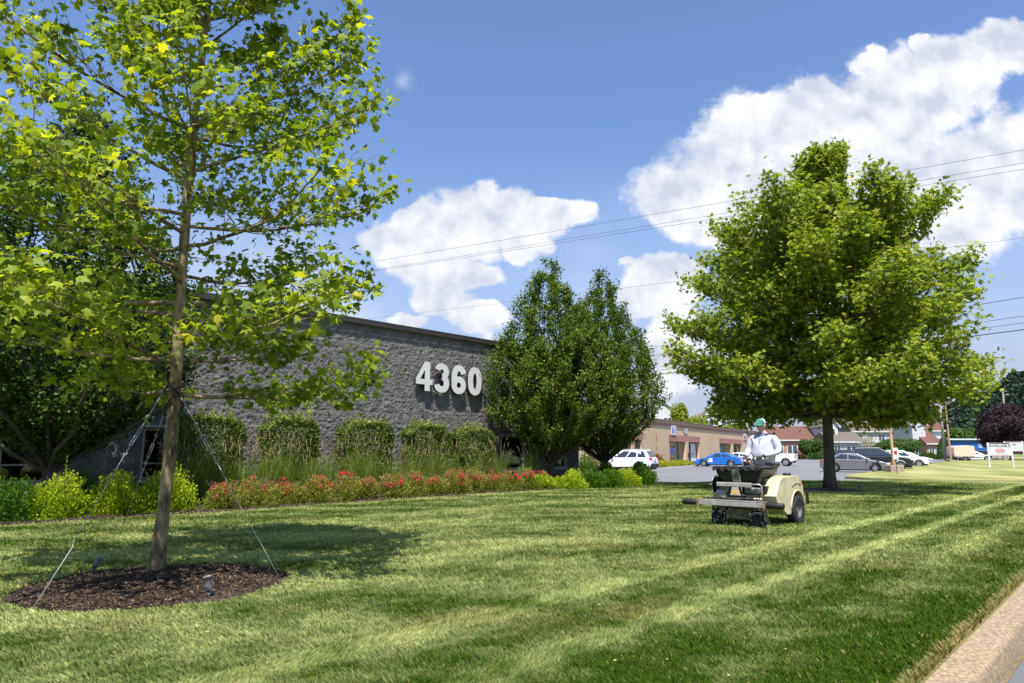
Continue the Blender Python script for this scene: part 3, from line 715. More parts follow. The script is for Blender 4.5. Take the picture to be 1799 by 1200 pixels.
def leaf_cloud(nodes, n, scat, size, seed, up=.8, sun=.4, hang=.25, sj=.3, lumpvar=.25, outw=0.):
    """scatter leaves round twig nodes"""
    g_ = np.random.default_rng(seed); NP = np.array([tuple(a[0]) for a in nodes]); ND = np.array([tuple(a[1]) for a in nodes]); w = np.array([a[2] for a in nodes], float)
    id_ = g_.choice(len(NP), n, p=w / w.sum()); P = NP[id_] + g_.normal(0, 1, (n, 3)) * scat
    D = ND[id_] * .5 + unit(g_.normal(size=(n, 3)) * np.array([1, 1, .5])) * .9; D[:, 2] -= hang
    Nr = g_.normal(0, .55, (n, 3)); Nr[:, 2] += up; Nr[:, 0] -= SUN_TRAVEL.x * sun; Nr[:, 1] -= SUN_TRAVEL.y * sun
    S = size * np.exp(g_.normal(0, sj, n)).clip(.45, 1.7)
    var = np.clip(g_.normal(.5, .2, n) + lumpvar * (vn(P[:, 0] * 1.3, P[:, 1] * 1.3, P[:, 2] * 1.3, seed) - .5), 0, 1)
    return P, Nr, D, S, var

# ---- young plane tree close to the camera
ML_PLANE = leafmat('plane_leaf', [(0, (.055, .108, .009)), (.33, (.13, .20, .016)), (.7, (.275, .345, .034)), (.96, (.42, .46, .06)), (.993, (.45, .42, .05)), (1, (.50, .46, .05))], trans=.5, tcol=(1.7, 1.6, .4))
NB = Vector((-4.12, 8.22, 0))
def ax_near(z):
    return (.012 * z + .035 * math.sin(z * .9), .01 * math.sin(z * 1.3))
def prof_near(z, az):
    # crown outline: fills quickly above 2.2 m, widest about 4 m, then slowly narrows
    r = np.interp(z, [1.9, 2.3, 2.9, 4.0, 5.2, 7.4, 9.2, 10.6], [1.3, 2.05, 2.6, 2.75, 2.55, 1.85, 1.1, .2])
    return float(r * (1 + .12 * math.sin(2 * az + 1.0 * z) + (.12 if math.cos(az) < -.2 else 0)))
limbs, nodes = grow(ax_near, prof_near, 58, 2.05, 9.9, 4, 56, .027, n2=13, l2=.40, n3=5, curve=.38, wob=.08, seed=5)
tz = np.linspace(-.05, 10.4, 26); trunk = ([(ax_near(z)[0], ax_near(z)[1], z) for z in tz], [(.070 * max(0, 1 - z / 11.2) ** .8 + .008 + (.040 * math.exp(-max(z, 0) * 5.5)) + .004 * math.sin(z * 5) + .003 * math.sin(z * 13)) for z in tz], 16)
P, Nr, D, S, var = leaf_cloud(nodes, 25500, .085, .098, 3, up=.65, sun=.6, sj=.28, hang=.3)
near_tree = tree('plane_tree', 'young plane tree held by three guy wires, standing in the near mulch mound', 'tree', NB, trunk, limbs, M_BARK_PLANE, (P, Nr, D, S, MAPLE, ML_PLANE, var))

# ---- big spreading tree on the right
ML_BIG = leafmat('spreading_leaf', [(0, (.05, .095, .008)), (.35, (.15, .215, .016)), (.7, (.29, .335, .036)), (.95, (.37, .38, .05)), (1, (.45, .38, .10))], trans=.38, tcol=(1.5, 1.5, .5))
def ax_mid(z): return (.02 * z + .075 * max(0, z - 3) * .35 + .05 * math.sin(z * .6), .04 * math.sin(z * .5))
def prof_mid(z, az):
    r = np.interp(z, [2.2, 3.0, 3.8, 5, 7, 8.5, 9.8, 11, 12, 12.9], [2.9, 4.7, 5.3, 5.5, 5.4, 5.0, 4.5, 3.7, 2.4, .7])
    return float(r * (1 + .06 * math.sin(3 * az + .9 * z) + .06 * math.sin(5 * az + 2 * z)))
limbs, nodes = grow(ax_mid, prof_mid, 124, 2.8, 12.2, 0, 60, .060, n2=13, l2=.34, n3=4, curve=.42, wob=.08, seed=12, len_jit=.16)
tz = np.linspace(-.05, 13.6, 24); trunk = ([(ax_mid(z)[0], ax_mid(z)[1], z) for z in tz], [(.195 * max(0, 1 - z / 14.6) ** .8 + .012 + .10 * math.exp(-max(z, 0) * 3.2)) for z in tz], 18)
P, Nr, D, S, var = leaf_cloud(nodes, 140000, .19, .150, 4, up=.6, sun=.5, sj=.28)
tree('spreading_tree', 'large spreading green tree behind the man, its single trunk in a ring of mulch', 'tree', MID, trunk, limbs, M_BARK_DARK, (P, Nr, D, S, STAR, ML_BIG, var))

# ---- three upright hornbeams against the building
ML_HORN = leafmat('hornbeam_leaf', [(0, (.028, .056, .006)), (.45, (.068, .115, .009)), (.8, (.15, .20, .018)), (1, (.25, .31, .035))], trans=.32, tcol=(1.4, 1.5, .5))
ML_SHADED = leafmat('shaded_hornbeam_leaf', [(0, (.014, .036, .005)), (.45, (.034, .068, .007)), (.8, (.070, .115, .012)), (1, (.14, .18, .025))], trans=.2, tcol=(1.4, 1.5, .5))  # same species; the left tree's shade is put into a darker leaf colour
def hornbeam(label, s, u, H, Rm, seed, n=30000, lm=None):
    R = random.Random(seed); root = thing('hornbeam_tree', label, 'tree', tuple(site(s, u)), R.uniform(0, 6), 'upright hornbeam trees by the building')
    limbs = []; nodes = []
    def wrad(z): return float(np.interp(z / H, [.08, .17, .3, .42, .55, .7, .82, .92, 1], [.50, .84, 1, .98, .87, .68, .46, .28, .07])) * Rm
    ns = 22
    t = MB(); t.tube([(0, 0, -.05), (.02, .01, .3), (0, .02, .75), (.02, 0, 1.15)], [.19, .14, .135, .15], 12)
    for i in range(ns):
        az = i * 2.39996; f = (i + .5) / ns; out = math.sqrt(f); pts = [Vector((.06 * math.cos(az), .06 * math.sin(az), .95 + .25 * (1 - f)))]
        top = H * (1 - .45 * out ** 2) * R.uniform(.93, 1.02) * (1 if i > 1 else 1.0)
        N = 12
        for k in range(1, N + 1):
            g = k / N; z = 1.0 + (top - 1.0) * g
            rr = out * wrad(max(z, .1)) * min(1, (g * 2.9) ** .62) * .88
            az2 = az + R.gauss(0, .04)
            pts.append(Vector((rr * math.cos(az2) + R.gauss(0, .04), rr * math.sin(az2) + R.gauss(0, .04), z)))
        limbs.append((pts, [.055 * (1 - .9 * k / N) + .004 for k in range(N + 1)], 5))
        for k in range(30):
            g = .04 + .96 * (k + R.random()) / 30; q = g * N; j = min(int(q), N - 1); b = pts[j].lerp(pts[j + 1], q - j)
            a2 = az + R.uniform(-1.5, 1.5); e = math.radians(R.uniform(25, 62)); l = R.uniform(.35, .95) * (1.15 - .65 * g) * Rm / 2.3
            if g > .9: l *= .6
            d = Vector((math.cos(a2) * math.cos(e), math.sin(a2) * math.cos(e), math.sin(e))); p = b.copy(); q2 = [p.copy()]
            for m_ in range(4):
                d = (d + Vector((R.gauss(0, .1), R.gauss(0, .1), .06))).normalized(); p = p + d * l / 4; q2.append(p.copy()); nodes.append((p.copy(), d.copy(), 1 if m_ < 3 else 1.6))
            limbs.append((q2, [.010, .008, .006, .004, .002], 3))
    t.build('trunk', M_BARK_GREY, root, smooth=True)
    b = MB()
    for pts, rad, k in limbs: b.tube(pts, rad, k, cap=False)
    b.build('branches', M_BARK_GREY, root, smooth=True)
    P, Nr, D, S, var = leaf_cloud(nodes, n, .10, .080, seed, up=.5, sun=.45, hang=.05, sj=.25)
    leaves('crown', P, Nr, D, S, BROAD, lm or ML_HORN, root, var); return root
hornbeam('dense upright tree shading the left end of the block wall, behind the wired tree', -18.9, 4.5, 10.9, 3.0, 31, 65000, ML_SHADED)
hornbeam('taller of the two oval trees near the wall number', -18.6, 22.4, 10.1, 3.15, 32, 70000)
hornbeam('right one of the two oval trees past the corner of the block wall', -18.2, 25.7, 9.9, 3.0, 33, 66000)

# ================================================================== SHRUBS AND FLOWERS OF THE BED
def lumpy(n, R3, g_, lumps=9, lr=.45, base=.0, shell=.35):
    """points in a lumpy mound with outward normals"""
    C = g_.normal(size=(lumps, 3)); C = unit(C); C[:, 2] = np.abs(C[:, 2]) * .9; C *= (1 - lr) * .95
    id_ = g_.integers(0, lumps, n); d = unit(g_.normal(size=(n, 3))); r = lr * (1 - shell * g_.random(n) ** 2) * g_.uniform(.85, 1.12, n)
    P = C[id_] + d * r[:, None]; P = P[P[:, 2] > -.25]; nn = unit(P); P = P.copy(); P[:, 2] = np.maximum(P[:, 2], 0) + base
    return P * np.array(R3), nn
def shrub(name, label, s, u, R3, m, n, size, seed, cat='shrub', group=None, tpl=OVAL, upbias=.7, lumps=14, lr=.42, shoots=0, dirup=.8, rootrot=0., varmul=1.):
    g_ = np.random.default_rng(seed); root = thing(name, label, cat, tuple(site(s, u, .05)), SITE_ROT, group)
    P, nn = lumpy(n, R3, g_, lumps, lr); k = len(P)
    lm = fbm(P[:, 0] * 3.2 + seed, P[:, 1] * 3.2, P[:, 2] * 3.2, 3, 3); P = P * (1 + .55 * (lm - .5))[:, None]
    ns_ = max(3, n // 260); sp_ = []; sn_ = []      # shoots that stand out of the mound
    for q in range(ns_):
        c = P[g_.integers(0, k)]; d = unit(np.array([[c[0], c[1], abs(c[2]) + .35]]))[0] + g_.normal(0, .2, 3); h = g_.uniform(.06, .20) * R3[2] / .8; m_ = 16
        tt = np.linspace(0, h, m_)[:, None]; sp_.append(c + d * tt + g_.normal(0, .012, (m_, 3))); sn_.append(unit(g_.normal(size=(m_, 3))))
    P = np.vstack([P] + sp_); nn = np.vstack([nn] + sn_); k = len(P); P[:, 2] = np.maximum(P[:, 2], 0)
    D = nn * .7 + g_.normal(0, .45, (k, 3)); D[:, 2] += dirup; Nr = nn + g_.normal(0, .5, (k, 3)); Nr[:, 2] += upbias * .5
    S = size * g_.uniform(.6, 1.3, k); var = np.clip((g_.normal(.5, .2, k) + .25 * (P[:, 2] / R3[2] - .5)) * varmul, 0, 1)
    leaves('foliage', P, Nr, D, S, tpl, m, root, var)
    b = MB(); R = random.Random(seed)
    for i in range(12):
        a = R.uniform(0, 2 * PI); e = R.uniform(.35, .8)
        b.tube([(0, 0, -.02), (R3[0] * e * .5 * math.cos(a), R3[1] * e * .5 * math.sin(a), R3[2] * .45), (R3[0] * e * math.cos(a), R3[1] * e * math.sin(a), R3[2] * .85)], [.012, .008, .003], 4)
    b.build('stems', M_BARK_GREY, root, smooth=True)
    return root
ML_SPI = leafmat('spirea_leaf', [(0, (.085, .16, .008)), (.35, (.22, .33, .012)), (.7, (.42, .50, .02)), (1, (.66, .62, .05))], trans=.35, tcol=(1.4, 1.4, .4))
ML_GRN = leafmat('green_shrub_leaf', [(0, (.030, .080, .006)), (.5, (.065, .155, .010)), (1, (.15, .25, .02))], trans=.32, tcol=(1.4, 1.5, .4))
ML_ROSE = leafmat('rose_leaf', [(0, (.07, .12, .010)), (.4, (.16, .22, .022)), (.66, (.30, .27, .045)), (.88, (.40, .24, .08)), (1, (.50, .20, .11))], trans=.3)
ML_VIB = leafmat('hedge_leaf', [(0, (.045, .075, .012)), (.4, (.095, .14, .024)), (.75, (.18, .225, .05)), (1, (.30, .32, .09))], trans=.25)
M_FLOW = leafmat('rose_petal', [(0, (.55, .01, .05)), (.6, (.75, .03, .12)), (.85, (.80, .10, .24)), (1, (.72, .25, .28))], trans=.25, tcol=(1.2, .8, .8), rough=.6)
UC = lambda c: u_col(c, -17.4)
gY = 'yellow green mounded shrubs of the bed'; gG = 'dark green rounded shrubs of the bed'
YS = [(-17.45, UC(32), (.72, .66, .92), ML_GRN, 'dull green shrub at the left edge of the bed'),
      (-17.35, UC(112), (.74, .72, 1.02), ML_SPI, 'yellow green shrub left of the wired trunk, next to the dull green one'),
      (-17.5, UC(212), (.72, .72, .98), ML_SPI, 'yellow green shrub between the wired trunk and the leftmost yellow one'),
      (-17.45, UC(302), (.80, .74, 1.12), ML_SPI, 'largest yellow green shrub, just right of the wired trunk'),
      (-18.3, UC(165), (.8, .6, 1.05), ML_GRN, 'dark green shrub behind the yellow ones left of the wired trunk'),
      (-17.4, UC(-45), (.75, .66, .9), ML_GRN, 'green shrub cut by the left edge of the photo')]
for i, (s, u, R3, m, lb) in enumerate(YS):
    shrub('mounded_shrub', lb, s, u, (R3[1], R3[0], R3[2]), m, 8500, .055, 50 + i, group=gY if m is ML_SPI else gG)
YS2 = [(-17.3, u_col(950, -17.3), (.5, .5, .60), ML_SPI, 'small yellow green shrub behind the last red roses, left of the oval trees'),
       (-16.75, u_col(1000, -16.75), (.80, .75, .74), ML_SPI, 'bright yellow green shrub under the taller oval tree, after the last rose'),
       (-16.6, u_col(1035, -16.6), (.8, .75, .72), ML_GRN, 'green shrub right of the bright yellow one under the oval trees'),
       (-16.5, u_col(1065, -16.5), (.85, .75, .76), ML_GRN, 'green shrub in front of the right oval tree trunk'),
       (-16.5, u_col(1095, -16.5), (.8, .75, .70), ML_SPI, 'yellow green shrub near the right end of the bed'),
       (-16.5, u_col(1125, -16.5), (.75, .72, .78), ML_GRN, 'last green shrub at the right end of the bed'),
       (-17.9, 25.3, (.9, .6, .95), ML_GRN, 'taller green shrub between the two oval tree trunks'),
       (-18.2, 20.4, (.5, .8, .9), ML_GRN, 'green shrub behind the roses below the end of the clipped hedge'),
       (-18.0, 28.0, (.9, .9, .95), ML_GRN, 'back green shrub past the corner of the building')]
for i, (s, u, R3, m, lb) in enumerate(YS2):
    shrub('mounded_shrub', lb, s, u, R3, m, 4800, .078, 70 + i, group=gY if m is ML_SPI else gG)
# red carpet roses
nro = 15; pos_words = ['first rose bush, nearest the large yellow green shrub'] 
for i in range(nro):
    f = i / (nro - 1); u = UC(392) + i * (UC(955) - UC(392)) / 14; s = bed_edge(u) - .62 - .1 * (i % 3)
    lab = {0: 'leftmost red rose bush, next to the large yellow green shrub', 1: 'second red rose bush from the left end of the row', 14: 'last red rose bush on the right, next to the bright yellow shrub', 13: 'second last red rose bush at the right end of the row',
           7: 'middle red rose bush of the row in front of the hedges'}.get(i, 'red flowering rose bush, number %s counted from the left of the row' % ['', '', 'three', 'four', 'five', 'six', 'seven', '', 'nine', 'ten', 'eleven', 'twelve', 'thirteen', '', ''][i])
    hh = .80 + .09 * math.sin(i * 2.1) + .03 * (i > 8)
    o = shrub('rose_bush', lab, s, u, (.58, .60 + .05 * f * 3, hh), ML_ROSE, 4600, .046, 100 + i, 'rose bush', 'red carpet roses along the bed', lumps=13, lr=.4, dirup=.5)
    g_ = np.random.default_rng(200 + i); cl = []; P, nn = lumpy(2500, (.58, .52, hh * 1.08), g_, 13, .4); P = P[P[:, 2] > hh * .40]
    idx = g_.choice(len(P), 16 + int(8 * f)); pts = []; 
    for q in idx:
        for _ in range(g_.integers(3, 7)):
            c = P[q] + g_.normal(0, .045, 3)
            for p in range(6): pts.append((c, p))
    PP = np.array([p[0] for p in pts]) + g_.normal(0, .006, (len(pts), 3)); a = np.array([p[1] for p in pts]) * PI / 3 + g_.random(len(pts))
    DD = np.c_[np.cos(a), np.sin(a), np.full(len(a), .55)]; NR = np.c_[-np.cos(a) * .5, -np.sin(a) * .5, np.ones(len(a))]
    leaves('blossoms', PP, NR, DD, g_.uniform(.034, .050, len(PP)), BROAD, M_FLOW, o, g_.random(len(PP)))
# clipped flat-topped hedge shrubs on thin stems
HED = [(10.15, 12.25, 2.33, 'dark clipped hedge shrub, leftmost of the five, half in shade'), (12.55, 14.55, 2.38, 'second clipped hedge shrub from the left, with long shoots on top'),
       (15.05, 16.75, 2.36, 'middle clipped hedge shrub, left of the number on the wall'), (17.1, 18.75, 2.32, 'fourth clipped hedge shrub, directly below the street number'), (18.85, 20.45, 2.26, 'rightmost clipped hedge shrub, rounded shoulder, beside the oval tree')]
for i, (u0, u1, zt, lb) in enumerate(HED):
    u0, u1 = [(u_col(a + 2, -19.4), u_col(b - 2, -19.4)) for a, b in ((292, 440), (458, 572), (598, 700), (714, 797), (802, 876))][i]
    u0, u1 = u0 + .22, u1 - .22
    g_ = np.random.default_rng(300 + i); root = thing('clipped_hedge', lb, 'hedge', tuple(site(-19.7, (u0 + u1) / 2, .05)), SITE_ROT, 'clipped hedge shrubs against the wall')
    n = 24000; hw = (u1 - u0) / 2; q = g_.uniform(-1, 1, (n, 3)); q[:, 2] = g_.random(n)
    # push most points to the skin of the box, thin out the lower half
    ax = g_.integers(0, 5, n); sk = 1 - .14 * g_.random(n) ** 1.5
    q[ax == 0, 2] = 1 - .06 * g_.random((ax == 0).sum()); q[ax == 1, 0] = sk[ax == 1]; q[ax == 2, 1] = sk[ax == 2]; q[ax == 3, 1] = -sk[ax == 3]
    keep = g_.random(n) < np.clip(.42 + (q[:, 2] - .25) * 1.9, .35, 1); q = q[keep]; n = len(q)
    P = np.c_[q[:, 0] * .36, q[:, 1] * hw, .1 + q[:, 2] * (zt - .1)]
    lump = fbm(P[:, 1] * 2.2 + i * 7, P[:, 2] * 2.2, P[:, 0] * 2.2, 5); P[:, :2] *= (1 + .26 * (lump - .5) * 2)[:, None]; P[:, 2] += .22 * (fbm(P[:, 1] * 2.5 + i * 3, P[:, 0] * 2.5, 0, 15) - .5) * (q[:, 2] > .6)
    crn = np.clip((np.abs(q[:, 1]) - .55) / .45, 0, 1); P[:, 2] -= crn ** 2 * .26 * np.clip((q[:, 2] - .5) * 2, 0, 1)
    P += g_.normal(0, .03, P.shape)
    nn = unit(np.c_[q[:, 0], q[:, 1] * .6, (q[:, 2] - .4) * 1.2]) + g_.normal(0, .5, (n, 3)); D = g_.normal(0, .7, (n, 3)); D[:, 2] += .3; D[:, 0] += .3
    pts = [P]; dd = [D]; nr = [nn]
    for k in range(44):      # upright shoots above the clipped top
        c = np.array([g_.uniform(-.4, .4), g_.uniform(-hw, hw) * .9, zt - .05]); h = g_.uniform(.08, .34); m_ = int(h * 60) + 4
        z = np.linspace(0, h, m_); pts.append(c + np.c_[g_.normal(0, .015, m_), g_.normal(0, .015, m_), z]); aa = g_.uniform(0, 6.28, m_)
        dd.append(np.c_[np.cos(aa), np.sin(aa), np.full(m_, .9)]); nr.append(np.c_[-np.cos(aa), -np.sin(aa), np.ones(m_)])
    P = np.vstack(pts); D = np.vstack(dd); nn = np.vstack(nr); n = len(P)
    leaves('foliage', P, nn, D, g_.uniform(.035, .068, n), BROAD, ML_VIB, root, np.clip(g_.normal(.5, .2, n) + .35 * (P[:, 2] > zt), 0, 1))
    b = MB(); R = random.Random(i)
    for k in range(9):
        y = R.uniform(-hw, hw) * .8; x = R.uniform(-.2, .2); b.tube([(x, y, -.05), (x + R.gauss(0, .05), y + R.gauss(0, .08), 1.0), (x * 2, y + R.gauss(0, .15), zt - .15)], [.018, .013, .006], 5)
    b.build('stems', M_BARK_GREY, root, smooth=True)
# feather reed grass clumps
M_BLADE = leafmat('reed_blade', [(0, (.065, .12, .012)), (.5, (.15, .22, .022)), (.85, (.27, .32, .06)), (1, (.42, .37, .14))], trans=.3)
M_PLUME = mat('reed_plume', (.20, .14, .075), .85, var=.3, scale=6, c2=(.30, .22, .12))
BL = (np.array([[-.5, 0, 0], [.5, 0, 0], [.42, .5, 0], [-.42, .5, 0], [.0, 1, 0]]), None)
def reed(label, s, u, h, seed, npl=26, nb=340, spread=.42):
    g_ = np.random.default_rng(seed); root = thing('reed_grass', label, 'ornamental grass', tuple(site(s, u, .05)), SITE_ROT, 'feathery reed grasses in front of the hedges')
    n = nb; a = g_.uniform(0, 2 * PI, n); r0 = .22 * np.sqrt(g_.random(n)); bx, by = r0 * np.cos(a), r0 * np.sin(a); ln = h * g_.uniform(.35, .84, n); sp = g_.uniform(.05, 1, n) * spread
    w = g_.uniform(.0045, .009, n); pa = a + PI / 2 + g_.normal(0, .5, n); V = []; 
    ts = [0, .35, .7, 1]; rows = []
    for t in ts:
        cx = bx + np.cos(a) * sp * t ** 1.8; cy = by + np.sin(a) * sp * t ** 1.8; cz = ln * (t - .12 * sp / spread * t ** 3); ww = w * (1 - t * .9)
        rows.append(np.stack([np.c_[cx - np.cos(pa) * ww, cy - np.sin(pa) * ww, cz], np.c_[cx + np.cos(pa) * ww, cy + np.sin(pa) * ww, cz]], 1))
    V = np.concatenate(rows, 1); base = np.arange(n)[:, None, None] * 8
    F = (base + np.array([[0, 1, 3, 2], [2, 3, 5, 4], [4, 5, 7, 6]])[None]).reshape(-1, 4)
    fast_mesh('blades', V.reshape(-1, 3), F, M_BLADE, root, {'var': np.repeat(g_.random(n), 8)})
    b = MB(); R = random.Random(seed); pl = MB()
    for i in range(npl):
        q = R.uniform(0, 2 * PI); sp2 = R.uniform(.05, .42); hh = h * R.uniform(.68, 1.10); ln2 = R.uniform(.18, .30)
        p0 = Vector((.1 * math.cos(q), .1 * math.sin(q), 0)); p1 = p0 + Vector((sp2 * .5 * math.cos(q), sp2 * .5 * math.sin(q), hh * .55)); p2 = p0 + Vector((sp2 * math.cos(q), sp2 * math.sin(q), hh - ln2))
        d = (p2 - p1).normalized() + Vector((R.gauss(0, .05), R.gauss(0, .05), 0)); p3 = p2 + d * ln2 * .5; p4 = p2 + d * ln2 + Vector((.03 * math.cos(q), .03 * math.sin(q), 0))
        b.tube([p0, p1, p2], [.0035, .003, .0025], 4, cap=False); pl.tube([p2, p2.lerp(p3, .4), p3, p4], [.003, .008, .007, .002], 5, cap=False)
    b.build('stalks', M_BLADE, root); pl.build('plumes', M_PLUME, root)
    return root
names_rg = [(10.3, 'leftmost reed grass, in shade beside the large yellow green shrub'), (10.95, 'reed grass in front of the dark leftmost hedge shrub, left of two'), (11.7, 'reed grass in front of the dark leftmost hedge shrub, right of two'),
            (12.4, 'reed grass filling the gap between the first and second hedge shrubs'), (13.1, 'reed grass at the left side of the second hedge shrub'), (13.8, 'reed grass before the middle of the second hedge shrub'), (14.5, 'reed grass at the right side of the second hedge shrub'),
            (15.2, 'reed grass at the left side of the middle hedge shrub'), (15.9, 'reed grass before the middle of the middle hedge shrub'), (16.6, 'reed grass at the right side of the middle hedge shrub'), (17.3, 'reed grass at the left side of the fourth hedge shrub'),
            (18.0, 'reed grass below the zero of the street number'), (18.8, 'reed grass where the fourth and fifth hedge shrubs touch'), (19.5, 'reed grass before the middle of the rightmost hedge shrub'), (20.2, 'reed grass at the right side of the rightmost hedge shrub'),
            (21.0, 'reed grass with tan plumes just right of the hedges'), (21.9, 'reed grass with arching tan plumes, last before the taller oval tree')]
for i, (u, lb) in enumerate(names_rg):
    u = [u_col(c, -18.5) for c in (332, 366, 400, 436, 470, 508, 545, 583, 618, 655, 692, 728, 762, 798, 840, 880, 935)][i]
    reed(lb, -18.5 - .15 * (i % 2), u, 1.80 + .16 * math.sin(i * 1.7), 400 + i, npl=22, nb=420)
# ================================================================== GUY WIRES AND UPLIGHTS OF THE NEAR TREE
M_GALV = mat('galvanised_steel', (.40, .40, .40), .5, metal=.6, var=.2, scale=30)
M_WIRE = mat('wire_cable', (.36, .36, .35), .55, metal=.4, var=.2, scale=60)
M_HOSE = mat('black_hose', (.012, .012, .012), .5, var=.2)
def sub(a, b, t): return Vector(a).lerp(Vector(b), t)
def guy(label, top, anchor, tb0, tb1, kink=None, slack=0.):
    """strap round the trunk, cable, turnbuckle, cable to the ground"""
    root = thing('guy_wire', label, 'guy wire', tuple(anchor), 0, 'wires bracing the near plane tree'); A = Vector(anchor)
    top = Vector(top) - A; g0 = Vector((0, 0, 0))
    tc0 = Vector((NB.x + ax_near(top.z)[0], NB.y + ax_near(top.z)[1], 0)) - A; tc0.z = top.z + A.z
    h = MB(); d = (g0 - top); dh = Vector((d.x, d.y, 0)).normalized(); pts = [top.lerp(g0, .035)]
    n = 14; a0 = math.atan2(dh.y, dh.x)
    for i in range(n + 1):
        a = a0 - 2.2 + (-(2 * PI - 4.4)) * i / n if False else a0 + 1.5 + (2 * PI - 3.0) * i / n
        pts.append(Vector((tc0.x + .098 * math.cos(a), tc0.y + .098 * math.sin(a), top.z + .16 * math.sin(PI * i / n))))
    pts.append(top.lerp(g0, .035) + Vector((.004, .004, 0)))
    h.tube(pts, .011, 7); h.build('hose_loop', M_HOSE, root, smooth=True)
    p0, p1 = top.lerp(g0, tb0), top.lerp(g0, tb1)
    w = MB(); off = Vector((-d.y, d.x, 0)).normalized() * .008
    w.tube([pts[0], p0], .0032, 5); w.tube([pts[0] + off, p0.lerp(p1, .1) + off * .4], .0032, 5)
    low = [p1]
    if kink: low += [sub(p1, g0, kink[0]) + Vector(kink[1]), sub(p1, g0, kink[0] + .045) + Vector(kink[2])]
    elif slack: low += [sub(p1, g0, .35) + Vector((0, 0, -slack)), sub(p1, g0, .7) + Vector((0, 0, -slack))]
    low.append(g0 - Vector((0, 0, .03))); w.tube(low, .0036, 6)
    c0 = sub(p1, low[1], .16); w.tube([c0, sub(p1, low[1], .20)], .009, 6)
    w.build('cable', M_WIRE, root, smooth=True)
    t = MB(); dn = (p1 - p0).normalized(); s = dn.cross(Vector((0, 1, 0))).normalized() * .014
    L_ = (p1 - p0).length
    def ring(c, r):
        k = 12; a = dn; b = dn.cross(Vector((.3, 1, 0))).normalized()
        t.tube([c + a * r * math.cos(2 * PI * i / k) + s.normalized() * r * math.sin(2 * PI * i / k) for i in range(k + 1)], .0042, 5, cap=False)
    ring(p0, .019); ring(p1, .019)
    q0, q1 = p0 + dn * L_ * .30, p1 - dn * L_ * .22
    t.tube([p0 + dn * .018, q0], .0055, 6); t.tube([q1, p1 - dn * .018], .0055, 6)
    t.tube([q0 + s, q1 + s], .0058, 6); t.tube([q0 - s, q1 - s], .0058, 6); t.tube([q0 - s * 1.3, q0 + s * 1.3], .009, 6); t.tube([q1 - s * 1.3, q1 + s * 1.3], .009, 6)
    t.build('turnbuckle', M_GALV, root, smooth=True)
    return root
guy('kinked guy wire from the near trunk to the front left of the mulch', (NB.x + .0, NB.y - .09, 2.22), (-4.36, 6.46, .01), .17, .36, kink=(.575, (-.01, .02, -.03), (.035, 0, -.012)))
guy('right guy wire, running from the near trunk to the right end of the mulch', (NB.x + .08, NB.y - .03, 2.20), (-2.58, 8.0, .02), .20, .40, slack=.02)
guy('rear guy wire, half hidden behind the left side of the near trunk', (NB.x - .06, NB.y + .06, 1.95), (-5.45, 9.6, .0), .16, .33, slack=.03)
M_SPOT = mat('weathered_black_metal', (.055, .058, .06), .7, var=.5, scale=14, c2=(.22, .225, .22), bump=.3, bscale=50)
def uplight(label, pos, tilt, az, k=1.):
    root = thing('spot_light', label, 'garden light', tuple(pos), az, 'ground lights aimed up at the trees')
    R = Matrix.Rotation(tilt, 3, 'Y'); b = MB()
    b.lathe([(.0, 0), (.036, 0), (.042, .012), (.045, .03), (.046, .165), (.050, .168), (.050, .185), (.044, .186), (.043, .15), (.0, .149)], 20)
    b.v = [tuple((R @ Vector(v)) * k + Vector((0, 0, .07))) for v in b.v]; b.build('housing', M_SPOT, root, smooth=True)
    o = [c for c in COL.objects if c.parent == root]
    st = MB(); st.tube([(0, 0, -.06), (0, 0, .06)], .013, 8); st.box((0, 0, .06), (.03, .045, .04)); st.build('stake', M_SPOT, root)
    return root
uplight('small black spot light at the front right of the near mulch', (-2.98, 7.03, .02), -.20, 0, .80)
uplight('small black spot light on the grass behind the left end of the near mulch', (-5.0, 8.5, .0), .35, .6, .75)
uplight('tiny spot light on the mulch right of the spreading tree', (MID.x + 1.0, MID.y - .15, .04), .5, .4, 1.0)

# ================================================================== RIDE-ON SPREADER SPRAYER
M_CREAM = mat('cream_tank', (.54, .46, .27), .42, var=.12, scale=5, spec=.4, c2=(.60, .52, .32))
M_BLACK = mat('black_plastic', (.007, .007, .008), .6, var=.3, scale=6)
M_RUB = mat('tyre_rubber', (.020, .020, .021), .85, var=.3, scale=20, bump=.3, bscale=60)
M_ALU = mat('dusty_aluminium', (.36, .345, .33), .5, metal=.35, var=.18, scale=9)
M_DKST = mat('dark_steel', (.06, .058, .055), .5, metal=.5, var=.3, scale=10)
M_RUST = mat('rusty_steel', (.16, .10, .055), .8, var=.5, scale=14, c2=(.28, .17, .08))
M_CANV = mat('canvas_side', (.16, .145, .105), .85, var=.2, scale=8)
M_YEL = mat('caution_yellow', (.75, .38, .03), .5); M_RED = mat('red_plastic', (.45, .02, .02), .4)
M_GRILL = mat('vent_grey_green', (.25, .27, .21), .6, var=.1)
def L2(o): o.data.shade_smooth(); return o
mach = thing('ride_on_spreader', 'cream and black ride-on lawn spreader with wide front bumper, on the striped lawn', 'lawn machine', tuple(site(-6.08, 13.72)), SITE_ROT)
mach.scale = (1, 1, 1)
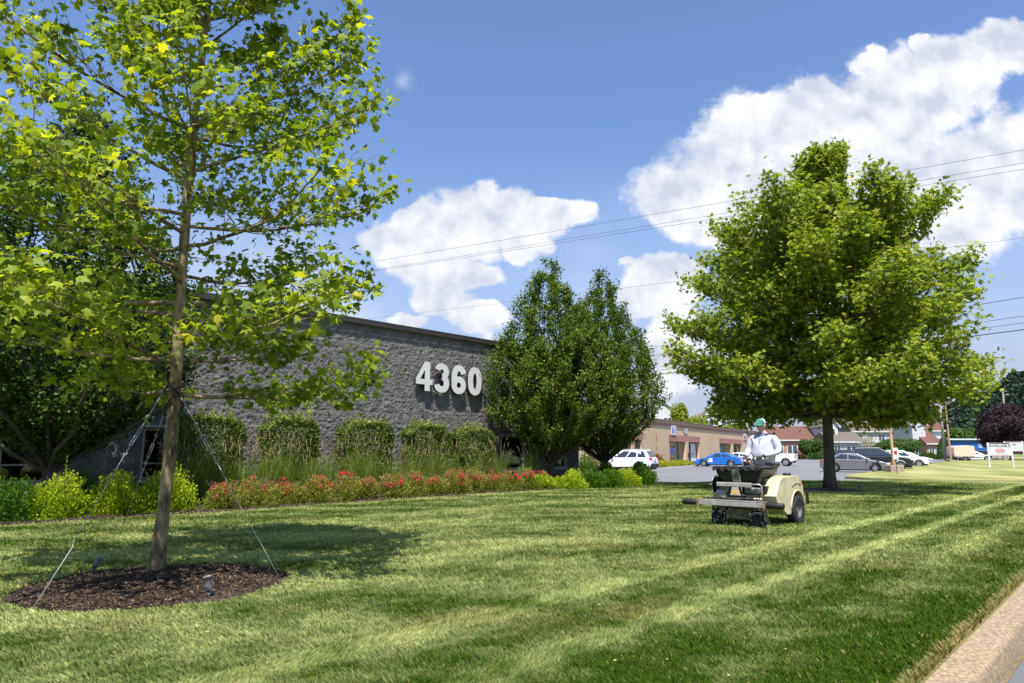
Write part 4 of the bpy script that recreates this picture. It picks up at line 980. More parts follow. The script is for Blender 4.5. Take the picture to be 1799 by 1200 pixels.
# side tanks with wheel arch
def tank(sx):
    b = MB(); pr = [(-.40, .47), (-.46, .60), (-.36, .70), (-.30, .80), (-.22, .89), (-.08, .945), (.30, .965), (.72, .955), (.84, .90), (.95, .74), (.985, .50), (.985, .36)]
    arch = [(.62 + .345 * math.cos(a), .30 + .36 * math.sin(a)) for a in np.linspace(.15, PI - .1, 12)]
    pr2 = pr + arch + [(.26, .22), (.05, .22)]
    x0, x1 = (.34, .66) if sx > 0 else (-.66, -.34)
    b.prism(pr2, x0, x1, ax='x'); t = b.build('side_tank', M_CREAM, mach, bevel=.035, seg=4, angle=25)
    # lip of the arch, filler cap, decal
    a = MB(); xo = sx * .662
    pts = [(.62 + .352 * math.cos(q), .30 + .37 * math.sin(q)) for q in np.linspace(.1, PI - .05, 14)]
    a.tube([(xo, y, z) for y, z in pts], .014, 6); a.build('arch_rim', M_CREAM, t, smooth=True)
    c = MB(); c.lathe([(0, 0), (.075, 0), (.08, .01), (.08, .045), (.07, .055), (0, .055)], 18, (sx * .5, .55, .955)); c.build('filler_cap', M_BLACK, t, smooth=True)
    if sx > 0:
        d = MB()
        for z in (.80, .765): d.box((.662, .78, z), (.006, .10, .025))
        d.build('decal', M_RED, t)
        d = MB(); d.tube([(.663, .35, .74), (.663, .55, .80), (.663, .7, .80)], .006, 5); d.build('trim_line', M_BLACK, t)
    return t
tank(1); tank(-1)
def wheel(x, y, r, w, name='wheel', hub=M_CREAM, parent=mach, tread=22, hubr=.5):
    root = MB(); e = r * .97
    pr = [(r * hubr, -w * .42), (r * .80, -w * .5), (r * .93, -w * .47), (r, -w * .36), (r, w * .36), (r * .93, w * .47), (r * .80, w * .5), (r * hubr, w * .42)]
    root.lathe(pr, 32, (x, y, r), 'x')
    for i in range(tread):
        a = 2 * PI * i / tread
        for s in (-1, 1):
            c = Vector((x + s * w * .22, y + r * 1.005 * math.cos(a + s * .07), r + r * 1.005 * math.sin(a + s * .07)))
            root.box(c, (w * .36, r * .14, r * .05), M=Matrix.Rotation(a + PI / 2, 3, 'X') @ Matrix.Rotation(s * .35, 3, 'Z'))
    t = root.build(name, M_RUB, parent)
    h = MB(); h.lathe([(0, w * .1), (r * .16, w * .30), (r * .22, w * .22), (r * .3, w * .05), (r * hubr * .92, w * .12), (r * hubr, w * .40), (r * (hubr + .03), w * .40), (r * (hubr + .03), -w * .40), (r * hubr, -w * .4), (r * hubr * .92, -w * .12), (0, -w * .12)], 24, (x, y, r), 'x')
    if x < 0: h.v = [(2 * x - v[0], v[1], v[2]) for v in h.v]
    h.build('rim', hub, t, smooth=True); return t
wheel(.60, .62, .285, .19, hub=mat('wheel_rim_grey', (.22, .21, .19), .5, metal=.4, var=.3, scale=12), tread=26, hubr=.52)
wheel(-.60, .62, .285, .19, hub=MATS['wheel_rim_grey'], tread=26, hubr=.52)
for sx in (-1, 1):
    wheel(sx * .40, -.70, .165, .20, name='caster_wheel', hub=M_DKST, tread=16, hubr=.45)
    f = MB()      # fork and mud scraper
    f.box((sx * .40, -.69, .40), (.23, .17, .025)); f.box((sx * .40 + .125, -.69, .28), (.014, .09, .26)); f.box((sx * .40 - .125, -.69, .28), (.014, .09, .26)); f.tube([(sx * .40, -.69, .4), (sx * .40, -.69, .50)], .03, 8)
    f.tube([(sx * .4 + .15, -.69, .42), (sx * .4 + .18, -.72, .30), (sx * .4 + .17, -.72, .12), (sx * .4 + .13, -.70, .10)], .014, 6)
    f.build('caster_fork', M_DKST, mach, bevel=.004)
    g = MB(); g.box((sx * .40, -.74, .372), (.19, .16, .012), M=Matrix.Rotation(-.35, 3, 'X')); g.build('mud_guard', M_CANV, mach)
# deck, frame, platform
b = MB(); b.box((0, -.1, .38), (.72, 1.35, .05)); b.box((0, .95, .30), (.62, .46, .035)); b.box((.30, .3, .36), (.05, 1.3, .08)); b.box((-.30, .3, .36), (.05, 1.3, .08)); b.box((0, .62, .30), (1.1, .07, .07))
b.build('chassis', M_DKST, mach, bevel=.006)
b = MB(); b.box((0, -.42, .24), (.56, .5, .20)); b.box((.1, -.66, .24), (.20, .02, .10)); b.build('front_tank', mat('dirty_cream', (.17, .165, .115), .6, var=.3, scale=7), mach, bevel=.03)
b = MB(); b.prism([(-.36, .22), (.30, .22), (.30, .33), (-.62, .36)], .28, .36, ax='x'); b.build('side_skirt', mat('skirt_cream', (.48, .38, .17), .6, var=.2, scale=6), mach, bevel=.01)
# front bumper
b = MB(); b.box((0, -1.02, .455), (1.32, .05, .085)); b.box((0, -.985, .515), (1.32, .11, .012)); b.build('bumper_bar', M_ALU, mach, bevel=.006)
for sx in (-1, 1): b = MB(); b.box((sx * .67, -1.0, .455), (.04, .14, .14)); b.build('bumper_bracket', M_RUST, mach, bevel=.004); b = MB(); b.box((sx * .35, -.85, .47), (.05, .34, .05)); b.build('bumper_arm', M_RUST, mach, bevel=.004)
for sx in (-1, 1):
    r = MB(); r.lathe([(0, -.17), (.052, -.17), (.058, -.16), (.058, .16), (.052, .17), (0, .17)], 18, (sx * .845, -1.0, .455), 'x')
    for q in np.linspace(-.13, .13, 7): r.lathe([(.058, q - .004), (.061, q), (.058, q + .004)], 18, (sx * .845, -1.0, .455), 'x')
    r.build('bumper_roller', M_BLACK, mach, smooth=True)
b = MB(); b.tube([(-.62, -.93, .53), (-.3, -.90, .56), (0, -.93, .54), (.3, -.9, .565), (.62, -.93, .53)], .014, 6); b.tube([(-.62, -.86, .53), (0, -.84, .56), (.62, -.86, .54)], .012, 6)
for x in np.linspace(-.5, .5, 6): b.tube([(x, -.93, .5), (x, -.93, .56), (x + .03, -.97, .54)], .016, 6)
b.build('spray_boom', M_DKST, mach, smooth=True)
# white cross beam and pipe frame
b = MB(); b.box((-.10, -.62, .80), (.72, .07, .085)); b.build('cross_beam', mat('beam_grey', (.27, .275, .25), .6, var=.15, scale=10), mach, bevel=.014, seg=3)
b = MB(); b.tube([(.26, -.62, .81), (.40, -.60, .815), (.435, -.58, .79), (.44, -.58, .50)], .018, 8); b.build('pipe_frame', M_ALU, mach, smooth=True); b = MB(); b.tube([(-.42, -.55, .80), (-.44, -.5, .5)], .018, 8); b.build('pipe_leg', M_ALU, mach, smooth=True)
# spreader cone, spinner motor, engine
b = MB(); b.lathe([(.05, .0), (.16, .03), (.21, .10), (.16, .12), (0, .12)], 18, (-.05, -.5, .50)); b.tube([(-.05, -.5, .45), (-.05, -.5, .72)], .04, 10); b.box((-.30, -.45, .58), (.2, .25, .12)); b.box((.22, -.50, .57), (.26, .2, .09)); b.build('spinner', M_DKST, mach, smooth=False)
b = MB(); b.prism([(-.10, .0), (.10, .0), (.06, .16), (-.06, .16)], -.70, -.68, ax='y'); b.v = [(v[0] - .05, v[1], v[2] + .60) for v in b.v]; b.build('warning_plate', mat('plate_grey', (.42, .42, .36), .6), mach)
b = MB(); b.box((-.05, -.702, .655), (.10, .004, .06)); b.build('caution_sticker', M_YEL, mach)
b = MB(); b.box((.05, .05, .60), (.42, .42, .34)); b.lathe([(0, 0), (.13, 0), (.14, .03), (.12, .10), (0, .11)], 18, (.05, .0, .77)); b.box((.30, -.1, .66), (.14, .22, .12)); b.build('engine', M_BLACK, mach, bevel=.02)
b = MB()
for i in range(5): 
    y = -.42 + i * .08; b.tube([(.20 + .03 * i, -.45 + .05 * i, .50), (.26, y, .60 + .03 * i), (.33, y + .1, .74)], .012, 6)
b.tube([(.34, -.34, .98), (.40, -.28, .82), (.36, -.2, .60)], .016, 7); b.tube([(.44, -.15, 1.14), (.40, -.1, .84)], .012, 6); b.build('hoses', M_DKST, mach, smooth=True)
b = MB(); b.box((.40, -.36, .70), (.15, .17, .16)); b.box((.40, -.40, .62), (.10, .12, .05)); b.build('valve_box', M_BLACK, mach, bevel=.015)
b = MB(); 
for x in (.30, .36, .42): b.tube([(x, -.60, .50), (x, -.60, .56)], .022, 8)
b.build('nozzle_caps', M_CREAM, mach, smooth=True)
# clear bag behind the beam
b = MB(); b.box((.22, -.48, .69), (.30, .16, .13)); b.build('spreader_shield', mat('grimy_plastic', (.19, .19, .17), .4, var=.4, scale=12), mach, bevel=.03)
# hose reel at the left
b = MB(); b.lathe([(.045, -.055), (.175, -.055), (.185, -.045), (.17, -.035), (.10, -.03), (.10, .03), (.17, .035), (.185, .045), (.175, .055), (.045, .055)], 30, (-.56, -.36, .78), 'x'); b.build('hose_reel', M_BLACK, mach, smooth=True)
b = MB(); b.lathe([(.183, -.056), (.190, -.05), (.183, -.044)], 30, (-.56, -.36, .78), 'x'); b.lathe([(0, -.075), (.05, -.07), (.055, -.05), (0, -.05)], 16, (-.56, -.36, .78), 'x'); b.tube([(-.63, -.36, .78), (-.74, -.40, .78)], .012, 6); b.build('reel_flange', M_ALU, mach, smooth=True)
b = MB(); b.box((-.40, -.52, .60), (.24, .12, .12), M=Matrix.Rotation(.4, 3, 'Y')); b.build('pump_housing', mat('pump_silver', (.34, .35, .33), .4, metal=.4, var=.2), mach, bevel=.02)
# hopper: tapered tub
def loft(rects, name, m, bevel=.02):
    b = MB()
    for (x0, x1, y0, y1, z) in rects: b.v += [(x0, y0, z), (x1, y0, z), (x1, y1, z), (x0, y1, z)]
    n = len(rects)
    for i in range(n - 1):
        for j in range(4): b.f.append((4 * i + j, 4 * i + (j + 1) % 4, 4 * i + 4 + (j + 1) % 4, 4 * i + 4 + j))
    b.f.append((3, 2, 1, 0)); b.f.append(tuple(4 * (n - 1) + j for j in range(4)))
    return b.build(name, m, mach, bevel=bevel, seg=3, angle=30)
hop = loft([(-.26, .22, -.46, -.10, .78), (-.36, .30, -.53, -.04, .86), (-.46, .42, -.58, .0, .97), (-.49, .45, -.61, .02, 1.12), (-.51, .465, -.63, .03, 1.125), (-.51, .465, -.63, .03, 1.145)], 'hopper', M_BLACK)
b = MB(); b.prism([(-.56, 1.10), (.08, 1.10), (.08, .99), (-.05, .80), (-.42, .80), (-.54, .98)], .0, .012, ax='x')
for i, v in enumerate(b.v):
    b.v[i] = (.475 + (v[2] - 1.12) * .62 * 1.0 + v[0] if v[2] < 1.0 else .478 + v[0], v[1], v[2])
b.build('hopper_side_panel', M_CANV, hop)
# sagging fabric cover
b = MB(); nx, ny = 22, 16
for i in range(nx + 1):
    for j in range(ny + 1):
        fx, fy = i / nx, j / ny; e = min(fx, 1 - fx, fy, 1 - fy) * 6
        z = 1.158 + (.014 * math.sin(fx * 17) * math.sin(fy * 9) - .03 * min(1, e) + .012 * vn(fx * 6, fy * 6, 0, 8)) if e > .01 else 1.145 - .02 * abs(math.sin(i * 1.3 + j * 1.9))
        b.v.append((-.525 + 1.0 * fx, -.655 + .70 * fy, float(z)))
for i in range(nx):
    for j in range(ny): k = i * (ny + 1) + j; b.f.append((k, k + ny + 1, k + ny + 2, k + 1))
o = b.build('hopper_cover', mat('cover_fabric', (.035, .033, .032), .75, var=.4, scale=7), mach, smooth=True); so = o.modifiers.new('s', 'SOLIDIFY'); so.thickness = .01
b = MB()
for i in range(40):
    f = i / 40; g_2 = (i + 1) / 40; k = len(b.v); z0_, z1_ = 1.085 - .02 * math.sin(i * .9) - .012 * math.sin(i * 2.3), 1.085 - .02 * math.sin((i + 1) * .9) - .012 * math.sin((i + 1) * 2.3)
    b.v += [(-.525 + f, -.657, 1.15), (-.525 + g_2, -.657, 1.15), (-.525 + g_2, -.668 - .01 * math.sin(i + 1.), z1_), (-.525 + f, -.668 - .01 * math.sin(i * 1.), z0_)]; b.f.append((k, k + 1, k + 2, k + 3))
b.build('cover_skirt', M_BLACK, o)
# rounded vent plate on the hopper front
vp = [(-.085, .0), (.085, .0), (.085, .17)] + [(.085 * math.cos(a), .17 + .085 * math.sin(a)) for a in np.linspace(.2, PI - .2, 8)] + [(-.085, .17)]
b = MB(); b.prism(vp, -.02, 0, ax='y'); Rt = Matrix.Rotation(.30, 3, 'X'); b.v = [tuple(Rt @ Vector(v) + Vector((-.05, -.575, .86))) for v in b.v]; vplate = b.build('vent_plate', M_GRILL, mach, bevel=.006)
b = MB()
for i in range(5): b.box((-.056 + i * .028, -.026, .12), (.007, .006, .14))
b.v = [tuple(Rt @ Vector(v) + Vector((-.05, -.575, .86))) for v in b.v]; b.build('vent_slots', M_BLACK, vplate)
# control head and levers behind the hopper
b = MB(); b.box((.06, .24, 1.13), (.62, .12, .07)); b.box((-.25, .24, .85), (.05, .06, .6)); b.box((.33, .24, .85), (.05, .06, .6)); b.tube([(.32, .24, 1.19), (.50, .22, 1.205)], .013, 8); b.box((.27, .22, 1.19), (.12, .08, .07)); b.box((-.2, .22, 1.19), (.10, .08, .07)); b.build('control_head', M_BLACK, mach, bevel=.008)
M_LEV = mat('lever_grip', (.48, .44, .36), .55, var=.1)
for i, x in enumerate((-.09, -.005, .08, .16)):
    b = MB(); b.tube([(x, .23, 1.16), (x, .22, 1.25), (x + .004, .215, 1.29)], [.008, .009, .012], 8); b.tube([(x, .22, 1.24), (x + .004, .205, 1.33)], .015, 8); b.build('lever', M_LEV, mach, smooth=True)
b = MB(); b.ball((-.125, .20, 1.24), .018); b.build('lever_knob', M_YEL, mach, smooth=True)
b = MB(); b.ball((-.16, .19, 1.215), .016); b.build('stop_button', M_RED, mach, smooth=True)
for sx in (-1, 1): b = MB(); b.box((sx * .72, .99, .52), (.05, .06, .28)); b.build('rear_guard', M_BLACK, mach, bevel=.01)
# pellets thrown out under the bumper
g_ = np.random.default_rng(5); n = 130; lp = np.c_[g_.uniform(-.55, .75, n), g_.uniform(-1.5, -.2, n), g_.uniform(.03, .42, n)]
P = np.array([tuple(site(-6.08 + a, 13.72 + b_, c)) for a, b_, c in lp]); tet = (np.array([[-.5, 0, -.3], [.5, 0, -.3], [0, .9, -.3], [0, .3, .5]]), np.array([[0, 1, 3], [1, 2, 3], [2, 0, 3], [0, 2, 1]]))
tag(leaves('fertiliser_pellets', P, g_.normal(size=(n, 3)), g_.normal(size=(n, 3)), g_.uniform(.006, .014, n), tet, mat('pellet_white', (.8, .8, .78), .6)), 'white fertiliser pellets flying out under the ride-on spreader', 'pellets', kind='stuff')

# ================================================================== OPERATOR
PX, PY, PZ = 0., .66, .318     # his feet in machine coordinates
person_pos = site(-6.08 + PX, 13.72 + PY, PZ)
def skinned(chains, sub=2, smooth_iter=0):
    """chains: list of [(pos, (rx, ry)), ...]; first point of a chain joins an existing equal point"""
    me = bpy.data.meshes.new('sk'); verts = []; rad = []; edges = []; key = {}
    for ch in chains:
        prev = None
        for p, r in ch:
            k = tuple(round(c, 4) for c in p)
            if k not in key: key[k] = len(verts); verts.append(p); rad.append(r if hasattr(r, '__len__') else (r, r))
            i = key[k]
            if prev is not None and prev != i: edges.append((prev, i))
            prev = i
    me.from_pydata(verts, edges, []); o = bpy.data.objects.new('sk', me); COL.objects.link(o)
    sk = o.modifiers.new('skin', 'SKIN'); sk.use_smooth_shade = True; sk.branch_smoothing = .6
    for i, r in enumerate(rad): me.skin_vertices[0].data[i].radius = r
    me.skin_vertices[0].data[0].use_root = True
    sb = o.modifiers.new('sub', 'SUBSURF'); sb.levels = sub; sb.render_levels = sub
    dg = bpy.context.evaluated_depsgraph_get(); m2 = bpy.data.meshes.new_from_object(o.evaluated_get(dg))
    bpy.data.objects.remove(o); v = [tuple(q.co) for q in m2.vertices]; f = [tuple(p.vertices) for p in m2.polygons]
    mb = MB(); mb.v = v; mb.f = f; return mb
M_SKIN = mat('skin', (.56, .29, .20), .55, var=.10, scale=12, spec=.35)
M_SHIRT = mat('lavender_white_shirt', (.46, .465, .54), .85, var=.05, scale=5, bump=.25, bscale=9)
M_TEE = mat('blue_grey_tee', (.27, .31, .46), .9, var=.08, scale=8)
M_TROU = mat('olive_trousers', (.22, .19, .12), .9, var=.15, scale=8)
M_GLOVE = mat('black_glove', (.018, .018, .02), .75, var=.35, scale=18, c2=(.05, .05, .05))
M_BOOT = mat('brown_boot', (.07, .045, .03), .7)
M_CAPG = mat('green_cap', (.025, .17, .11), .8, var=.08); M_CAPW = mat('cap_mesh_white', (.75, .74, .74), .85, var=.05)
M_BEARD = mat('grey_beard', (.36, .27, .23), .95, var=.35, scale=60)
HS = 1.0
# joints (feet at origin, x to image right, y away)
hipz, shz = .93, 1.475
HL = Vector((-.235, -.40, 1.015)); HR = Vector((.125, -.415, 1.025))     # wrists, on the levers
body_ch = [[((0, .02, hipz), (.19, .14)), ((0, -.01, 1.10), (.215, .185)), ((0, -.01, 1.26), (.215, .18)), ((0, .02, 1.40), (.20, .14)), ((0, .02, 1.475), (.12, .09)), ((0, .0, 1.54), (.072, .075)), ((0, -.02, 1.61), (.070, .074))],
           [((0, .02, hipz), (.19, .14)), ((-.11, .02, .84), (.11, .12)), ((-.13, .0, .48), (.075, .08)), ((-.14, .02, .12), (.05, .055)), ((-.14, -.13, .045), (.045, .035))],
           [((0, .02, hipz), (.19, .14)), ((.11, .02, .84), (.11, .12)), ((.13, .0, .48), (.075, .08)), ((.14, .02, .12), (.05, .055)), ((.14, -.13, .045), (.045, .035))],
           [((0, .02, 1.40), (.20, .14)), ((-.20, .02, 1.42), (.075, .075)), ((-.29, .0, 1.24), (.05, .05)), ((-.318, -.03, 1.125), (.035, .035)), ((-.285, -.21, 1.08), (.033, .033)), (tuple(HL + Vector((0, .06, 0))), (.026, .026))],
           [((0, .02, 1.40), (.20, .14)), ((.20, .02, 1.42), (.075, .075)), ((.30, .0, 1.24), (.05, .05)), ((.328, -.02, 1.125), (.035, .035)), ((.25, -.21, 1.085), (.033, .033)), (tuple(HR + Vector((0, .06, 0))), (.026, .026))]]
bod = skinned(body_ch)
# head with brow, nose, lips, ears, joined to the neck
def head_mesh(c, yaw, pitch):
    mb = MB(); nu, nv = 36, 28; R = Matrix.Rotation(yaw, 3, 'Z') @ Matrix.Rotation(pitch, 3, 'X'); rx, ry, rz = .088, .106, .130
    def G(x, z, x0, z0, sx, sz): return math.exp(-((x - x0) / sx) ** 2 - ((z - z0) / sz) ** 2)
    for i in range(nv + 1):
        ph = PI * i / nv
        for j in range(nu):
            th = 2 * PI * j / nu; x = math.sin(ph) * math.cos(th); y = math.sin(ph) * math.sin(th); z = math.cos(ph)
            k = 1 - .20 * max(0, -z) ** 1.4; X, Y, Z = rx * x * k, ry * y * (1 - .12 * max(0, -z)), rz * z
            if y < 0:
                fr = min(1, -y * 1.6); d = 0
                d += .030 * G(X, Z, 0, -.020, .014, .026) + .012 * G(X, Z, 0, .012, .010, .02)     # nose
                d += .006 * G(X, Z, 0, -.062, .024, .008) - .004 * G(X, Z, 0, -.069, .02, .004) + .005 * G(X, Z, 0, -.078, .02, .007)   # lips
                d += .014 * G(X, Z, 0, -.108, .03, .018)     # chin
                d -= .010 * (G(X, Z, .031, .014, .014, .010) + G(X, Z, -.031, .014, .014, .010))   # eye sockets
                d += .007 * (G(X, Z, .03, .036, .022, .009) + G(X, Z, -.03, .036, .022, .009))     # brow
                d += .006 * (G(X, Z, .042, -.022, .02, .02) + G(X, Z, -.042, -.022, .02, .02))     # cheeks
                Y -= d * fr
            mb.v.append(tuple(R @ Vector((X, Y, Z)) + c))
    for i in range(nv):
        for j in range(nu):
            j2 = (j + 1) % nu; mb.f.append((i * nu + j, (i + 1) * nu + j, (i + 1) * nu + j2, i * nu + j2))
    for sx in (-1, 1):
        k0 = len(mb.v); e = MB(); e.ball((0, 0, 0), (.012, .022, .034), 10, 8)
        e.v = [tuple(R @ (Vector(v) + Vector((sx * .087, .012, -.002))) + c) for v in e.v]; mb.add(e.v, e.f)
    return mb, R
hc = Vector((-.012, -.05, 1.675)); YAW, PIT = -.20, .16
hm, HR_ = head_mesh(hc, YAW, PIT)
bod.add(hm.v, hm.f)
person = bod.build('person', M_SKIN, smooth=True); person.location = person_pos; person.rotation_euler = (0, 0, SITE_ROT)
tag(person, 'bearded man in green cap, pale long-sleeved shirt and black gloves standing at the levers', 'person')
def hp(v): return HR_ @ Vector(v) + hc
# eyes
for sx in (-1, 1):
    e = MB(); e.ball(hp((sx * .032, -.089, .014)), .0105, 10, 8); e.build('eye', mat('eye_dark', (.05, .035, .03), .3), person, smooth=True)
# beard: thick shell over the jaw
bd, _ = head_mesh(hc, YAW, PIT); keep = []
inv = HR_.transposed(); loc = [inv @ (Vector(v) - hc) for v in bd.v]
bv = []
for l_ in loc:
    bv.append(tuple(hp((l_.x * 1.045, l_.y * 1.045 + (.0 if l_.y > 0 else -.002), l_.z * 1.03))))
ff = []
for f in bd.f[:36 * 28]:
    c = sum((loc[i] for i in f), Vector()) / len(f)
    lipband = abs(c.x) < .026 and -.082 < c.z < -.062
    if c.y < .02 and c.z < -.060 + .28 * abs(c.x) and c.z > -.14 and not lipband: ff.append(f)
b2 = MB(); b2.v = bv; b2.f = ff; b2.build('beard', M_BEARD, person, smooth=True)
# short hair below the cap
b2 = MB(); ff = []
for f in bd.f[:36 * 28]:
    c = sum((loc[i] for i in f), Vector()) / len(f)
    if c.z > -.03 and (c.y > -.01) and c.z < .06: ff.append(f)
b2.v = bv; b2.f = ff; b2.build('hair', M_BEARD, person, smooth=True)
# cap
def cap_part(cond, name, m, k=1.10):
    q = MB(); nu, nv = 32, 12
    for i in range(nv + 1):
        ph = PI / 2 * i / nv
        for j in range(nu):
            th = 2 * PI * j / nu; q.v.append(tuple(hp((.098 * math.sin(ph) ** .8 * math.cos(th), .117 * math.sin(ph) ** .8 * math.sin(th) + .002, .044 + .102 * math.cos(ph) ** .85))))
    for i in range(nv):
        for j in range(nu):
            a = 2 * PI * (j + .5) / nu
            if cond(a): q.f.append((i * nu + j, (i + 1) * nu + j, (i + 1) * nu + (j + 1) % nu, i * nu + (j + 1) % nu))
    o = q.build(name, m, cap_root, smooth=True); return o
cap_root = MB()
nb = 14; cb = cap_root
for lay in (0, 1):
    for i in range(nb + 1):
        a = PI + .25 + (PI - .5) * i / nb; ex = math.sin(PI * i / nb)
        for r_ in (0, 1):
            x = .096 * math.cos(a) * (1 + .04 * r_); y = .115 * math.sin(a) - r_ * .068 * ex ** .6; z = .050 - r_ * .022 - .018 * (abs(math.cos(a)) ** 2) * (r_) - lay * .005
            cb.v.append(tuple(hp((x, y, z))))
m_ = (nb + 1) * 2
for lay in (0, 1):
    for i in range(nb): k = lay * m_ + i * 2; cb.f.append((k, k + 2, k + 3, k + 1))
for i in range(nb): k = i * 2 + 1; cb.f.append((k, k + 2, m_ + k + 2, m_ + k))
cap_root = cb.build('cap', M_CAPG, person, smooth=True)
cap_part(lambda a: a > PI * .98 or a < .02, 'cap_front', M_CAPG); cap_part(lambda a: .02 <= a <= PI * .98, 'cap_back', M_CAPW)
q = MB(); # white mountain-shaped badge on the cap
for (x, z) in [(-.036, 0), (-.022, .020), (-.010, .012), (.004, .030), (.020, .014), (.036, 0)]:
    q.v.append(tuple(hp((x, -.1175 + 3.5 * x * x - .25 * 0 + (z * .30 if z > 0 else 0) - .004, .066 + z))))
q.f = [(0, 1, 2, 3, 4, 5)]; q.build('cap_badge', M_CAPW, cap_root)
q = MB(); q.box(hp((.068, .092, .052)), (.035, .02, .02)); q.build('cap_strap', M_RED, cap_root, bevel=.004)
# shirt: its own thicker skin over torso and arms
sh_ch = [[((0, .02, .80), (.225, .175)), ((0, .01, hipz), (.235, .19)), ((0, -.03, 1.08), (.275, .25)), ((0, -.03, 1.22), (.275, .24)), ((0, .01, 1.36), (.25, .185)), ((0, .02, 1.455), (.17, .12)), ((0, .012, 1.515), (.115, .095))],
         [((0, .01, 1.36), (.245, .18)), ((-.22, .02, 1.415), (.105, .105)), ((-.30, .0, 1.24), (.080, .085)), ((-.325, -.03, 1.12), (.072, .074)), ((-.285, -.21, 1.085), (.060, .060)), ((HL.x - .008, HL.y + .07, HL.z + .01), (.048, .046))],
         [((0, .01, 1.36), (.245, .18)), ((.22, .02, 1.415), (.105, .105)), ((.305, .0, 1.24), (.080, .085)), ((.335, -.02, 1.12), (.072, .074)), ((.25, -.21, 1.09), (.060, .060)), ((HR.x + .02, HR.y + .07, HR.z + .01), (.048, .046))]]
shirt = skinned(sh_ch, 3); sv = []
for v in shirt.v:
    x, y, z = v; n1 = float(fbm(x * 5 + z * 2, z * 7, y * 5, 7, 3) - .5); fold = .022 * n1 + .010 * math.sin(x * 30 + z * 18) * float(vn(x * 4, z * 4, y * 4, 2))
    c = Vector((x * .6, 0, z)); d = (Vector(v) - Vector((0 if abs(x) < .25 else math.copysign(.31, x), -.02, z))); d = d.normalized() if d.length > .01 else Vector((0, 0, 0))
    sv.append(tuple(Vector(v) + d * fold))
shirt.v = sv; shirt.build('shirt', M_SHIRT, person, smooth=True)
# open V neck: grey-blue tee below, chain and pendant
q = MB()
SV = np.array(sv)
def front_y(x, z):
    d = (SV[:, 0] - x) ** 2 + (SV[:, 2] - z) ** 2; m = (d < .02 ** 2) & (SV[:, 1] < .02)
    if not m.any(): m = d <= d.min() * 1.5 + 1e-9
    return float(np.sort(SV[m, 1])[:3].mean())
for i in range(9):
    z = 1.53 - i * .030; hw = .085 * (1 - (i / 8.2) ** 1.3) + .010
    for j in range(7): x = -.015 - hw + 2 * hw * j / 6; q.v.append((x, front_y(x, z) - .006, z))
for i in range(8):
    for j in range(6): k = i * 7 + j; q.f.append((k, k + 1, k + 8, k + 7))
q.build('tee_shirt', M_TEE, person, smooth=True)
def on_chest(pts, off):
    out = []
    for k in range(len(pts) - 1):
        for t in (0, .33, .66): x = pts[k][0] + (pts[k + 1][0] - pts[k][0]) * t; z = pts[k][1] + (pts[k + 1][1] - pts[k][1]) * t; out.append((x, front_y(x, z) - off, z))
    x, z = pts[-1]; out.append((x, front_y(x, z) - off, z)); return out
q = MB(); q.tube(on_chest([(-.06, 1.50), (-.045, 1.43), (-.014, 1.35), (.02, 1.43), (.04, 1.50)], .012), .003, 5); q.ball((-.014, front_y(-.014, 1.335) - .014, 1.335), (.011, .007, .018)); q.build('necklace', M_BLACK, person, smooth=True)
q = MB(); q.tube(on_chest([(-.11, 1.53), (-.075, 1.43), (-.015, 1.285), (.055, 1.43), (.095, 1.53)], .006), .010, 6); q.build('collar', M_SHIRT, person, smooth=True)
q = MB(); q.box((.135, front_y(.135, 1.335) - .003, 1.335), (.045, .004, .008)); q.build('chest_mark', mat('grey_print', (.3, .32, .3), .8), person)
tr_ch = [[((0, .03, .86), (.20, .16)), ((-.115, .02, .76), (.125, .13)), ((-.13, .0, .45), (.098, .10)), ((-.14, .03, .12), (.085, .09)), ((-.14, .03, .06), (.085, .09))], [((0, .03, .86), (.20, .16)), ((.115, .02, .76), (.125, .13)), ((.13, .0, .45), (.098, .10)), ((.14, .03, .12), (.085, .09)), ((.14, .03, .06), (.085, .09))]]
skinned(tr_ch, 2).build('trousers', M_TROU, person, smooth=True)
for sx in (-1, 1):
    q = MB(); q.ball((sx * .14, -.05, .05), (.055, .15, .052), 14, 8); q.box((sx * .14, -.05, .012), (.10, .28, .024)); q.build('boot', M_BOOT, person, smooth=True)
# gloved hands: palm, four bent fingers and a thumb each, closed over the levers
def glove(w, sx, aim):
    aim = Vector(aim).normalized(); side = aim.cross(Vector((0, 0, 1))).normalized() * (1 if sx > 0 else -1); dn = Vector((0, 0, -1)); palm = w + aim * .055
    ch = [[(tuple(w - aim * .035), (.036, .034)), (tuple(w + aim * .012), (.034, .028)), (tuple(palm), (.043, .024))]]
    for i, (o_, l_) in enumerate(((-.032, .062), (-.011, .072), (.011, .068), (.031, .054))):
        b0 = palm + side * o_ * .9 + aim * .016; b1 = b0 + aim * l_ * .42 + dn * .008 + side * o_ * .15; b2_ = b1 + aim * l_ * .16 + dn * l_ * .42; b3 = b2_ - aim * l_ * .22 + dn * l_ * .22
        ch.append([(tuple(palm), (.043, .024)), (tuple(b0), (.0125, .0125)), (tuple(b1), (.0115, .0115)), (tuple(b2_), (.010, .010)), (tuple(b3), (.0085, .0085))])
    t0 = w + aim * .02 - side * .030; t1 = t0 + aim * .03 - side * .022 + dn * .018; t2 = t1 + aim * .03 + side * .006 + dn * .02
    ch.append([(tuple(w + aim * .012), (.034, .028)), (tuple(t0), (.014, .014)), (tuple(t1), (.013, .013)), (tuple(t2), (.010, .010))])
    g = skinned(ch, 2); o = g.build('glove', M_GLOVE, person, smooth=True)
    c = MB(); c.tube([w - aim * .055, w - aim * .03], [.041, .040], 14); c.build('cuff', M_BLACK, o, smooth=True); return o
glove(HL, -1, (.35, -.75, -.12)); glove(HR, 1, (-.45, -.7, -.05))
